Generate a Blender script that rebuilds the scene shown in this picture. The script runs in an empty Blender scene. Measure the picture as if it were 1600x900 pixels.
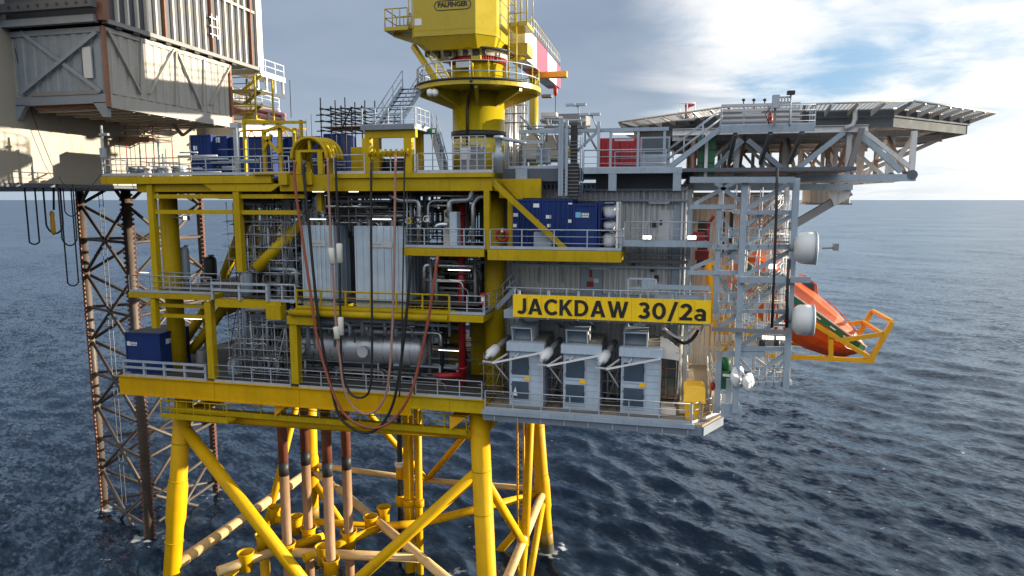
import bpy, math, random
import numpy as np
from mathutils import Vector, Matrix
R = math.radians
S = bpy.context.scene
C = S.collection
random.seed(7)
V = Vector

# ---------------------------------------------------------------- camera geometry (metres, sea level z = 0)
FPX = 1067.0; CAM = V((0, 0, 31.0)); YAW = R(13.0); PIT = R(7.37)
FW = V((-math.sin(YAW)*math.cos(PIT), math.cos(YAW)*math.cos(PIT), -math.sin(PIT)))
RT = V((math.cos(YAW), math.sin(YAW), 0)); UP = RT.cross(FW)
def ray(px, py): return FW + RT*((px-800)/FPX) - UP*((py-450)/FPX)
def aY(px, py, Y):
    d = ray(px, py); return CAM + d*(Y/d.y)
def aX(px, py, X):
    d = ray(px, py); return CAM + d*(X/d.x)
def aZ(px, py, Z):
    d = ray(px, py); return CAM + d*((Z-CAM.z)/d.z)
def XZ(px, py, Y):
    p = aY(px, py, Y); return p.x, p.z

# ---------------------------------------------------------------- mesh builder
class MB:
    def __init__(s): s.v = []; s.f = []; s.sm = []
    def add(s, vs, fs, smooth=False):
        n = len(s.v); s.v += [tuple(a) for a in vs]
        for f in fs: s.f.append(tuple(i+n for i in f)); s.sm.append(smooth)
        return s
    def box(s, x0, x1, y0, y1, z0, z1):
        if x0 > x1: x0, x1 = x1, x0
        if y0 > y1: y0, y1 = y1, y0
        if z0 > z1: z0, z1 = z1, z0
        vs = [(x, y, z) for z in (z0, z1) for y in (y0, y1) for x in (x0, x1)]
        return s.add(vs, [(0,2,3,1),(4,5,7,6),(0,1,5,4),(2,6,7,3),(0,4,6,2),(1,3,7,5)])
    def sweep(s, prof, p, q, up=(0,0,1), smooth=False):
        p = V(p); q = V(q); d = (q-p).normalized(); u = V(up)
        if abs(d.dot(u)) > .99: u = V((0,1,0)) if abs(d.z) > .9 else V((0,0,1))
        r = d.cross(u).normalized(); u = r.cross(d)
        n = len(prof)
        vs = [p + r*a + u*b for a, b in prof] + [q + r*a + u*b for a, b in prof]
        fs = [(i, (i+1) % n, n+(i+1) % n, n+i) for i in range(n)]
        m = len(s.f)
        s.add(vs, fs, smooth)
        s.add(vs[:n], [tuple(range(n))[::-1]]); s.add(vs[n:], [tuple(range(n))])
        return s
    def bar(s, p, q, w, h=None, up=(0,0,1)):
        h = w if h is None else h; a, b = w/2, h/2
        return s.weld(lambda: s.sweep([(-a,-b),(a,-b),(a,b),(-a,b)], p, q, up))
    def ibeam(s, p, q, w, h, t=.03, up=(0,0,1)):
        a, b = w/2, h/2; k = t
        pr = [(-a,-b),(a,-b),(a,-b+k),(k/2,-b+k),(k/2,b-k),(a,b-k),(a,b),(-a,b),(-a,b-k),(-k/2,b-k),(-k/2,-b+k),(-a,-b+k)]
        return s.sweep(pr, p, q, up)
    def weld(s, fn): fn(); return s
    def tube(s, p, q, r, r2=None, n=12, cap=True):
        r2 = r if r2 is None else r2
        p = V(p); q = V(q); d = (q-p).normalized(); u = V((0,0,1)) if abs(d.z) < .95 else V((1,0,0))
        a = d.cross(u).normalized(); b = a.cross(d)
        cs = [(math.cos(2*math.pi*i/n), math.sin(2*math.pi*i/n)) for i in range(n)]
        vs = [p + (a*c + b*e)*r for c, e in cs] + [q + (a*c + b*e)*r2 for c, e in cs]
        k = len(s.v); s.add(vs, [(i, (i+1) % n, n+(i+1) % n, n+i) for i in range(n)], True)
        if cap:
            s.f += [tuple(k+i for i in range(n))[::-1], tuple(k+n+i for i in range(n))]; s.sm += [False, False]
        return s
    def path(s, pts, r, n=8, closed=False):
        pts = [V(p) for p in pts]; m = len(pts); k = len(s.v); prev = None; vs = []
        for i, p in enumerate(pts):
            if closed: d = pts[(i+1) % m] - pts[i-1]
            else: d = pts[min(i+1, m-1)] - pts[max(i-1, 0)]
            d.normalize()
            if prev is None:
                u = V((0,0,1)) if abs(d.z) < .9 else V((1,0,0)); a = d.cross(u).normalized()
            else: a = (prev - d*prev.dot(d)).normalized()
            prev = a; b = a.cross(d); rr = r[i] if isinstance(r, (list, tuple)) else r
            vs += [p + (a*math.cos(2*math.pi*j/n) + b*math.sin(2*math.pi*j/n))*rr for j in range(n)]
        fs = []
        for i in range(m if closed else m-1):
            o = i*n; o2 = ((i+1) % m)*n
            fs += [(o+j, o+(j+1) % n, o2+(j+1) % n, o2+j) for j in range(n)]
        s.add(vs, fs, True)
        if not closed:
            s.f += [tuple(k+j for j in range(n))[::-1], tuple(k+(m-1)*n+j for j in range(n))]; s.sm += [False, False]
        return s
    def lathe(s, prof, c, ax=(0,0,1), n=24, smooth=True):
        # prof: (radius, height) pairs along axis ax from c
        c = V(c); d = V(ax).normalized(); u = V((0,0,1)) if abs(d.z) < .9 else V((1,0,0))
        a = d.cross(u).normalized(); b = a.cross(d); k = len(s.v); m = len(prof)
        vs = [c + d*h + (a*math.cos(2*math.pi*j/n) + b*math.sin(2*math.pi*j/n))*max(r, 1e-4) for r, h in prof for j in range(n)]
        fs = [(i*n+j, i*n+(j+1) % n, (i+1)*n+(j+1) % n, (i+1)*n+j) for i in range(m-1) for j in range(n)]
        s.add(vs, fs, smooth)
        s.f += [tuple(k+j for j in range(n))[::-1], tuple(k+(m-1)*n+j for j in range(n))]; s.sm += [False, False]
        return s
    def prism(s, poly, dv):
        # poly: 3-D points of a planar outline, extruded by vector dv
        poly = [V(p) for p in poly]; n = len(poly); dv = V(dv); k = len(s.v)
        s.add(poly + [p+dv for p in poly], [(i, (i+1) % n, n+(i+1) % n, n+i) for i in range(n)])
        s.f += [tuple(k+i for i in range(n))[::-1], tuple(k+n+i for i in range(n))]; s.sm += [False, False]
        return s
    def corrugated(s, p, u, w, vv, out, pitch=.28, dep=.045, gap=.3):
        # ribbed sheet: starts at p, runs along unit u for w, height vector vv, ribs stand out along 'out'; closed shell
        p = V(p); u = V(u).normalized(); vv = V(vv); o = V(out).normalized()
        n = max(2, int(round(w/pitch))); pt = w/n; pr = []
        for i in range(n):
            a = i*pt
            pr += [(a, 0), (a+pt*.30, 0), (a+pt*.42, dep), (a+pt*.88, dep)]
        pr.append((w, 0))
        fr = [p + u*a + o*b for a, b in pr]; m = len(fr); th = o*(-.04)
        vs = fr + [q+vv for q in fr] + [p+th, p+u*w+th, p+th+vv, p+u*w+th+vv]
        fs = [(i, i+1, m+i+1, m+i) for i in range(m-1)]
        fs += [(2*m+1, 2*m, 2*m+2, 2*m+3), tuple([2*m]+[2*m+1]+list(range(m-1, -1, -1))), tuple([2*m+3, 2*m+2]+list(range(m, 2*m))),
               (2*m, 0, m, 2*m+2), (m-1, 2*m+1, 2*m+3, 2*m-1)]
        return s.add(vs, fs)

def make_mesh(name, mb, off):
    me = bpy.data.meshes.new(name)
    o = V(off)
    me.from_pydata([(a-o.x, b-o.y, c-o.z) for a, b, c in mb.v], [], mb.f)
    me.polygons.foreach_set('use_smooth', mb.sm)
    me.update(calc_edges=True)
    import bmesh
    b = bmesh.new(); b.from_mesh(me); bmesh.ops.remove_doubles(b, verts=b.verts, dist=1e-5)
    bmesh.ops.recalc_face_normals(b, faces=b.faces); b.to_mesh(me); b.free()
    return me

def root_of(o):
    while o.parent: o = o.parent
    return o
def thing(name, label, cat, loc=(0,0,0), group=None):
    o = bpy.data.objects.new(name, None); C.objects.link(o); o.location = loc; o.empty_display_size = .3
    o['label'] = label; o['category'] = cat
    if group: o['group'] = group
    return o
def part(par, name, mb, m, label=None):
    base = V(root_of(par).location)
    o = bpy.data.objects.new(name, make_mesh(name, mb, base)); C.objects.link(o)
    o.parent = par
    o.data.materials.append(m)
    if label: o['label'] = label
    return o
def solo(name, label, cat, mb, m, group=None, kind=None):
    a = np.array(mb.v); lo = a.min(0); hi = a.max(0); base = ((lo[0]+hi[0])/2, (lo[1]+hi[1])/2, lo[2])
    o = bpy.data.objects.new(name, make_mesh(name, mb, base)); C.objects.link(o); o.location = base
    o.data.materials.append(m)
    if label: o['label'] = label
    if cat: o['category'] = cat
    if group: o['group'] = group
    if kind: o['kind'] = kind
    return o
def dup(o, shift, label=None, group=None):
    c = o.copy(); C.objects.link(c); c.location = V(o.location) + V(shift)
    if label: c['label'] = label
    if group: c['group'] = group
    def kids(a, b):
        for ch in list(a.children):
            d = ch.copy(); C.objects.link(d); d.parent = b; kids(ch, d)
    kids(o, c)
    return c
def text(par, name, s, p, size, width, m, u=(1,0,0), w=(0,0,1), depth=.02, bold=0.0, label=None, squash=1.0):
    # lettering as real raised geometry: starts at p, runs along u, stands up along w
    cu = bpy.data.curves.new(name, 'FONT'); cu.body = s; cu.size = 1; cu.offset = bold; cu.extrude = .01
    t = bpy.data.objects.new(name, cu); C.objects.link(t)
    dg = bpy.context.evaluated_depsgraph_get(); me = bpy.data.meshes.new_from_object(t.evaluated_get(dg))
    bpy.data.objects.remove(t); bpy.data.curves.remove(cu)
    u = V(u).normalized(); w = V(w).normalized(); n = u.cross(w)
    xs = [v.co.x for v in me.vertices]; ys = [v.co.y for v in me.vertices]
    x0, x1, y0, y1 = min(xs), max(xs), min(ys), max(ys); base = V(root_of(par).location)
    sx = width/(x1-x0); sy = size/(y1-y0)
    for v in me.vertices:
        a = (v.co.x-x0)*sx; b = (v.co.y-y0)*sy; c = v.co.z/.01*depth/2
        v.co = V(p) + u*a + w*b + n*c - base
    o = bpy.data.objects.new(name, me); C.objects.link(o); o.parent = par
    me.materials.clear(); me.materials.append(m)
    return o

# ---------------------------------------------------------------- materials
def mat(name, col, rough=.5, metal=0.0, var=.12, dirt=None, amt=0.0, streak=0.0, scale=1.0, bump=0.0, emit=0.0, obj_var=.06, spec=.5, clear=0.0):
    m = bpy.data.materials.new(name); m.use_nodes = True; N = m.node_tree.nodes; L = m.node_tree.links; N.clear()
    out = N.new('ShaderNodeOutputMaterial'); b = N.new('ShaderNodeBsdfPrincipled'); L.new(b.outputs[0], out.inputs[0])
    tc = N.new('ShaderNodeTexCoord')
    b.inputs['Metallic'].default_value = metal; b.inputs['Specular IOR Level'].default_value = spec
    b.inputs['Coat Weight'].default_value = clear
    n1 = N.new('ShaderNodeTexNoise'); n1.inputs['Scale'].default_value = .9*scale; n1.inputs['Detail'].default_value = 7; n1.inputs['Roughness'].default_value = .65
    L.new(tc.outputs['Object'], n1.inputs['Vector'])
    hs = N.new('ShaderNodeHueSaturation'); hs.inputs['Color'].default_value = (*col, 1)
    oi = N.new('ShaderNodeObjectInfo')
    mr = N.new('ShaderNodeMapRange'); mr.inputs[1].default_value = .3; mr.inputs[2].default_value = .7; mr.inputs[3].default_value = 1-var; mr.inputs[4].default_value = 1+var
    L.new(n1.outputs[0], mr.inputs[0])
    ov = N.new('ShaderNodeMapRange'); ov.inputs[3].default_value = 1-obj_var; ov.inputs[4].default_value = 1+obj_var; L.new(oi.outputs['Random'], ov.inputs[0])
    mu = N.new('ShaderNodeMath'); mu.operation = 'MULTIPLY'; L.new(mr.outputs[0], mu.inputs[0]); L.new(ov.outputs[0], mu.inputs[1])
    L.new(mu.outputs[0], hs.inputs['Value'])
    col_out = hs.outputs[0]
    if dirt is not None and amt > 0:
        n2 = N.new('ShaderNodeTexNoise'); n2.inputs['Scale'].default_value = 2.3*scale; n2.inputs['Detail'].default_value = 9; n2.inputs['Roughness'].default_value = .7
        L.new(tc.outputs['Object'], n2.inputs['Vector'])
        r = N.new('ShaderNodeMapRange'); r.inputs[1].default_value = .62-.22*amt; r.inputs[2].default_value = .72; r.inputs[4].default_value = min(1, .35+amt*.7); L.new(n2.outputs[0], r.inputs[0])
        fac = r.outputs[0]
        if streak > 0:
            mp = N.new('ShaderNodeMapping'); mp.inputs['Scale'].default_value = (5*scale, 5*scale, .35*scale); L.new(tc.outputs['Object'], mp.inputs[0])
            n3 = N.new('ShaderNodeTexNoise'); n3.inputs['Scale'].default_value = 1.2; n3.inputs['Detail'].default_value = 5; L.new(mp.outputs[0], n3.inputs['Vector'])
            r3 = N.new('ShaderNodeMapRange'); r3.inputs[1].default_value = .55; r3.inputs[2].default_value = .75; r3.inputs[4].default_value = streak; L.new(n3.outputs[0], r3.inputs[0])
            mx = N.new('ShaderNodeMath'); mx.operation = 'MAXIMUM'; L.new(fac, mx.inputs[0]); L.new(r3.outputs[0], mx.inputs[1]); fac = mx.outputs[0]
        mix = N.new('ShaderNodeMix'); mix.data_type = 'RGBA'; L.new(fac, mix.inputs[0]); L.new(col_out, mix.inputs[6]); mix.inputs[7].default_value = (*dirt, 1)
        col_out = mix.outputs[2]
    L.new(col_out, b.inputs['Base Color'])
    rr = N.new('ShaderNodeMapRange'); rr.inputs[1].default_value = .3; rr.inputs[2].default_value = .7; rr.inputs[3].default_value = max(.03, rough-.1); rr.inputs[4].default_value = min(1, rough+.12)
    L.new(n1.outputs[0], rr.inputs[0]); L.new(rr.outputs[0], b.inputs['Roughness'])
    if bump:
        bp = N.new('ShaderNodeBump'); bp.inputs['Strength'].default_value = bump; bp.inputs['Distance'].default_value = .02; L.new(n1.outputs[0], bp.inputs['Height']); L.new(bp.outputs[0], b.inputs['Normal'])
    if emit:
        b.inputs['Emission Color'].default_value = (*col, 1); b.inputs['Emission Strength'].default_value = emit
    return m
RUST = (.16, .06, .025); GRIME = (.05, .045, .035)
YEL = mat('yellow_paint', (.45, .315, .005), .5, spec=.2, var=.14, dirt=(.20, .11, .02), amt=.2, streak=.42, scale=.7)
YELJ = mat('jacket_yellow_paint', (.60, .345, .003), .5, spec=.15, var=.14, dirt=(.36, .17, .03), amt=.2, streak=.3, scale=.5)
RUSTW = mat('weathered_brace_paint', (.58, .40, .17), .6, var=.15, dirt=(.58, .45, .36), amt=.5, scale=1.4)
YELC = mat('crane_yellow_paint', (.42, .325, .009), .3, spec=.5, var=.06, dirt=(.25, .16, .03), amt=.05, streak=.15)
SIGNY = mat('sign_yellow', (.95, .62, .003), .5, var=.05, dirt=(.3, .18, .02), amt=.08, streak=.12)
ORANGY = mat('davit_yellow_paint', (.68, .34, .006), .4, var=.08)
GRY = mat('galvanised_rail', (.36, .41, .47), .42, metal=.2, var=.12, dirt=(.2, .19, .18), amt=.15)
GRYP = mat('grey_blue_paint', (.29, .36, .43), .45, var=.12, dirt=(.14, .12, .1), amt=.15, streak=.3)
STL = mat('weathered_steel_grey', (.20, .205, .21), .5, var=.14, dirt=(.2, .13, .09), amt=.3, streak=.3)
NAVY = mat('dark_slate_paint', (.075, .09, .115), .5, var=.12, dirt=(.04, .04, .04), amt=.15)
WHITE = mat('white_paint', (.74, .75, .76), .45, var=.06, dirt=(.35, .3, .24), amt=.12, streak=.25)
CAB = mat('cabinet_pale_paint', (.43, .53, .63), .5, var=.12, dirt=(.3, .3, .3), amt=.06, streak=.22)
LQW = mat('cladding_grey', (.50, .52, .52), .5, var=.05, dirt=(.25, .24, .22), amt=.1, streak=.1)
LQB = mat('cladding_beige', (.60, .57, .52), .6, var=.08, dirt=(.28, .22, .16), amt=.12, streak=.12)
PIPE = mat('silver_pipe', (.62, .64, .66), .3, metal=.85, var=.1)
SILV = mat('vessel_cladding', (.70, .73, .77), .36, metal=.6, var=.1, dirt=(.2, .2, .2), amt=.08)
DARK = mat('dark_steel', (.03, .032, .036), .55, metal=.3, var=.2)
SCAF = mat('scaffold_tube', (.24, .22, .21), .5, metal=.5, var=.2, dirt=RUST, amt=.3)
WOOD = mat('scaffold_board', (.30, .21, .14), .8, var=.2)
BLUE = mat('container_blue', (.012, .034, .15), .55, spec=.2, var=.16, dirt=(.035, .03, .035), amt=.25, streak=.4)
RED = mat('signal_red', (.33, .012, .018), .45, var=.1)
REDP = mat('red_pipe_paint', (.30, .02, .02), .5, var=.15)
ORNG = mat('lifeboat_orange', (.62, .095, .012), .35, var=.07, dirt=(.4, .05, .02), amt=.1)
GRN = mat('green_paint', (.01, .12, .045), .45, var=.12)
BLK = mat('black_rubber', (.012, .012, .013), .55, var=.2)
HOSR = mat('hose_red', (.30, .075, .04), .5, var=.15, dirt=(.4, .3, .26), amt=.15)
HOSP = mat('hose_pink', (.36, .19, .15), .55, var=.15, dirt=(.5, .42, .38), amt=.25)
WRAP = mat('hose_wrap', (.66, .66, .58), .7, var=.1)
COND = mat('conductor_brown', (.15, .05, .03), .5, var=.15, dirt=(.1, .04, .03), amt=.2)
CONDL = mat('conductor_streaked', (.27, .155, .075), .6, var=.22, dirt=(.40, .18, .05), amt=.35, streak=.75)
LEGM = mat('jackup_leg_steel', (.085, .068, .055), .55, var=.2, dirt=(.10, .05, .03), amt=.35, streak=.4)
LEGR = mat('jackup_rack_red', (.20, .06, .045), .6, var=.2, dirt=RUST, amt=.3)
HULL = mat('hull_cream_paint', (.34, .31, .255), .5, var=.06, dirt=(.4, .34, .25), amt=.12, streak=.15, scale=.3)
MODW = mat('module_cream_paint', (.36, .35, .315), .5, var=.1, dirt=(.27, .18, .1), amt=.3, streak=.5)
MODG = mat('module_grey_paint', (.20, .24, .28), .5, var=.12, dirt=(.22, .18, .14), amt=.25, streak=.4)
MODD = mat('module_dark_paint', (.055, .065, .08), .5, var=.15)
RUSTM = mat('rusty_steel', (.22, .10, .06), .7, var=.25, dirt=(.1, .05, .03), amt=.4)
PLATE = mat('deck_plate', (.07, .068, .065), .65, var=.15, dirt=GRIME, amt=.3)
TAN = mat('tan_deck_coating', (.27, .22, .16), .7, var=.12, dirt=(.15, .11, .08), amt=.25)
TRUSS = mat('helideck_truss_grey', (.60, .61, .62), .45, var=.12, dirt=(.26, .17, .11), amt=.3, streak=.45)
TRUSSB = mat('helideck_truss_brown', (.30, .20, .13), .5, var=.15, dirt=(.2, .1, .05), amt=.3)
NETM = mat('helideck_net_frame', (.46, .44, .40), .45, metal=.3, var=.1)
DECKG = mat('helideck_fascia', (.13, .15, .17), .75, spec=.1, var=.12)
ALU = mat('aluminium_plank', (.45, .45, .45), .4, metal=.7, var=.1)
LAMP = mat('lit_lamp', (1, .97, .9), .4, var=0, emit=1.6, obj_var=0)
PINK = mat('boom_red_paint', (.62, .045, .09), .4, var=.06)
PINKP = mat('faded_pink_pipe', (.50, .20, .17), .5, var=.12)
LOGO = mat('white_vinyl', (.72, .74, .76), .5, var=.04)
LOGOB = mat('light_blue_vinyl', (.16, .42, .60), .5, var=.04)
BLET = mat('black_vinyl', (.008, .008, .01), .5, var=.1)
MESHD = mat('louvre_dark', (.06, .09, .13), .5, metal=.2, var=.15)
MWAVE = mat('radome_white', (.62, .64, .64), .5, var=.07, dirt=(.4, .36, .3), amt=.12, streak=.2)
RADF = mat('radome_face', (.30, .37, .42), .4, var=.08)
TOTE = mat('bin_yellow', (.90, .50, .003), .4, var=.06)
GLASS = mat('dark_window', (.02, .03, .04), .08, var=.05)
SOFTW = mat('white_sheeting', (.70, .66, .60), .75, var=.1, bump=.5, dirt=(.4, .3, .22), amt=.25)

GRYD = mat('slate_edge_paint', (.17, .21, .26), .5, var=.12, dirt=(.1, .09, .08), amt=.15, streak=.35)
WEED = mat('marine_growth', (.035, .04, .02), .8, var=.3, bump=.6)
STAIN = mat('splash_stain', (.30, .19, .03), .6, var=.3, dirt=(.08, .07, .03), amt=.5)
RIBW = mat('rib_cream', (.66, .62, .54), .5, var=.08, dirt=(.3, .2, .12), amt=.15, streak=.3)
SKY_STRENGTH = .15; SKY_GAIN = 2.72; EXPOSURE = 1.25
# ---------------------------------------------------------------- camera, sun, sky
cd = bpy.data.cameras.new('camera'); cam = bpy.data.objects.new('camera', cd); C.objects.link(cam)
M4 = Matrix((RT, UP, -FW)).transposed().to_4x4(); M4.translation = CAM; cam.matrix_world = M4
cd.sensor_width = 36; cd.lens = 36*FPX/1600; cd.clip_start = .5; cd.clip_end = 120000
S.camera = cam
SAZ, SEL = R(21), R(8.5)               # sun: 35 degrees from +X towards +Y, low over the sea
SUN = V((math.cos(SAZ)*math.cos(SEL), math.sin(SAZ)*math.cos(SEL), math.sin(SEL)))
sl = bpy.data.lights.new('sun', 'SUN'); sl.energy = 5.0; sl.angle = R(.5); sl.color = (1, .86, .66)
so = bpy.data.objects.new('sun', sl); C.objects.link(so); so.rotation_euler = (-SUN).to_track_quat('-Z', 'Y').to_euler(); so.location = (60, 60, 80)

W = bpy.data.worlds.new('World'); S.world = W; W.use_nodes = True
N = W.node_tree.nodes; L = W.node_tree.links; N.clear()
def nd(t, **k):
    n = N.new(t)
    for a, b in k.items(): setattr(n, a, b)
    return n
def mth(op, a, b=None, c=None):
    n = nd('ShaderNodeMath', operation=op)
    for i, x in enumerate((a, b, c)):
        if x is None: continue
        if isinstance(x, (int, float)): n.inputs[i].default_value = x
        else: L.new(x, n.inputs[i])
    return n.outputs[0]
def rng(x, a, b, c=0., d=1., smooth=True):
    n = nd('ShaderNodeMapRange'); n.interpolation_type = 'SMOOTHSTEP' if smooth else 'LINEAR'
    L.new(x, n.inputs[0])
    for i, q in enumerate((a, b, c, d)): n.inputs[i+1].default_value = q
    return n.outputs[0]
def mixc(f, a, b):
    n = nd('ShaderNodeMix', data_type='RGBA')
    for i, x in ((0, f), (6, a), (7, b)):
        if isinstance(x, (int, float)): n.inputs[i].default_value = x
        elif isinstance(x, tuple): n.inputs[i].default_value = (*x, 1)
        else: L.new(x, n.inputs[i])
    return n.outputs[2]
def noise(vec, sc, det=6, ro=.55, dist=0.):
    n = nd('ShaderNodeTexNoise'); n.inputs['Scale'].default_value = sc; n.inputs['Detail'].default_value = det; n.inputs['Roughness'].default_value = ro; n.inputs['Distortion'].default_value = dist
    L.new(vec, n.inputs['Vector']); return n.outputs[0]
tc = nd('ShaderNodeTexCoord'); sep = nd('ShaderNodeSeparateXYZ'); L.new(tc.outputs['Generated'], sep.inputs[0])
dx, dy, dz = sep.outputs
sky = nd('ShaderNodeTexSky', sky_type='NISHITA', sun_disc=False); sky.sun_elevation = SEL; sky.sun_rotation = R(90)-SAZ
sky.air_density = 1.0; sky.dust_density = .6; sky.ozone_density = 1.5
zz = mth('MAXIMUM', dz, 0.0)
k = mth('ADD', zz, .10)
cx = mth('DIVIDE', dx, k); cy = mth('DIVIDE', dy, k)
cmb = nd('ShaderNodeCombineXYZ'); L.new(cx, cmb.inputs[0]); L.new(mth('MULTIPLY', cy, 1.0), cmb.inputs[1])
cv = cmb.outputs[0]
n_big = noise(cv, .55, 8, .55, .4)
n_fin = noise(cv, 1.9, 9, .58, .5)
sw = mth('ADD', mth('MULTIPLY', dx, math.cos(R(22))), mth('MULTIPLY', dy, math.sin(R(22))))   # how far round towards the bright side
swn = mth('ADD', sw, mth('MULTIPLY', mth('SUBTRACT', n_big, .5), .42))
deck = rng(swn, .47, .30)                      # solid cloud deck away from the sun
cov = mth('ADD', mth('MULTIPLY', n_big, .72), mth('MULTIPLY', n_fin, .28))
broken = rng(cov, .39, .53)                     # broken bright cloud
hz = rng(zz, .16, .02)                        # pale veil near the horizon
dk_n = rng(noise(cv, 1.1, 6, .5), .3, .7)
dark_c = mixc(dk_n, (.295, .375, .50), (.36, .44, .565))
dark_c = mixc(rng(zz, .22, .0, 0, .85), dark_c, (.50, .60, .70))
br_c = mixc(rng(noise(cv, 1.0, 8, .55), .35, .65), (.92, .97, 1.02), (1.3, 1.28, 1.25))
bg_s = nd('ShaderNodeMix', data_type='RGBA', blend_type='MULTIPLY'); bg_s.inputs[0].default_value = 1
L.new(sky.outputs[0], bg_s.inputs[6]); bg_s.inputs[7].default_value = (.13, .13, .13, 1)
blue = mixc(.65, bg_s.outputs[2], (.34, .66, 1.05))
c1 = mixc(broken, blue, br_c)
c1 = mixc(mth('MULTIPLY', hz, .75), c1, (.86, .93, .97))
glow = rng(sw, .45, .95)
c1 = mixc(mth('MULTIPLY', glow, .6), c1, (1.3, 1.27, 1.2))
c2 = mixc(deck, c1, dark_c)
behind = rng(mth('MULTIPLY', dy, -1.0), -.1, .5)   # sky at the photographer's back: plain overcast
c3 = mixc(behind, c2, mixc(rng(zz, .05, .6), (.50, .54, .60), (1.55, 1.60, 1.70)))
low = rng(dz, .0, -.02)
c3 = mixc(low, c3, (.03, .05, .08))
bg = nd('ShaderNodeBackground'); bg.inputs[1].default_value = SKY_STRENGTH
sc_ = nd('ShaderNodeMix', data_type='RGBA', blend_type='MULTIPLY'); sc_.inputs[0].default_value = 1; L.new(c3, sc_.inputs[6]); q = SKY_GAIN; sc_.inputs[7].default_value = (q, q, q, 1)
L.new(sc_.outputs[2], bg.inputs[0]); wo = nd('ShaderNodeOutputWorld'); L.new(bg.outputs[0], wo.inputs[0])
S.view_settings.view_transform = 'Standard'; S.view_settings.look = 'None'; S.view_settings.gamma = 1; S.view_settings.exposure = EXPOSURE
try:
    S.cycles.use_denoising = True; S.cycles.max_bounces = 6; S.cycles.diffuse_bounces = 3; S.cycles.glossy_bounces = 3; S.cycles.caustics_reflective = False; S.cycles.caustics_refractive = False
    S.cycles.sample_clamp_indirect = 6
except Exception: pass

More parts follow.
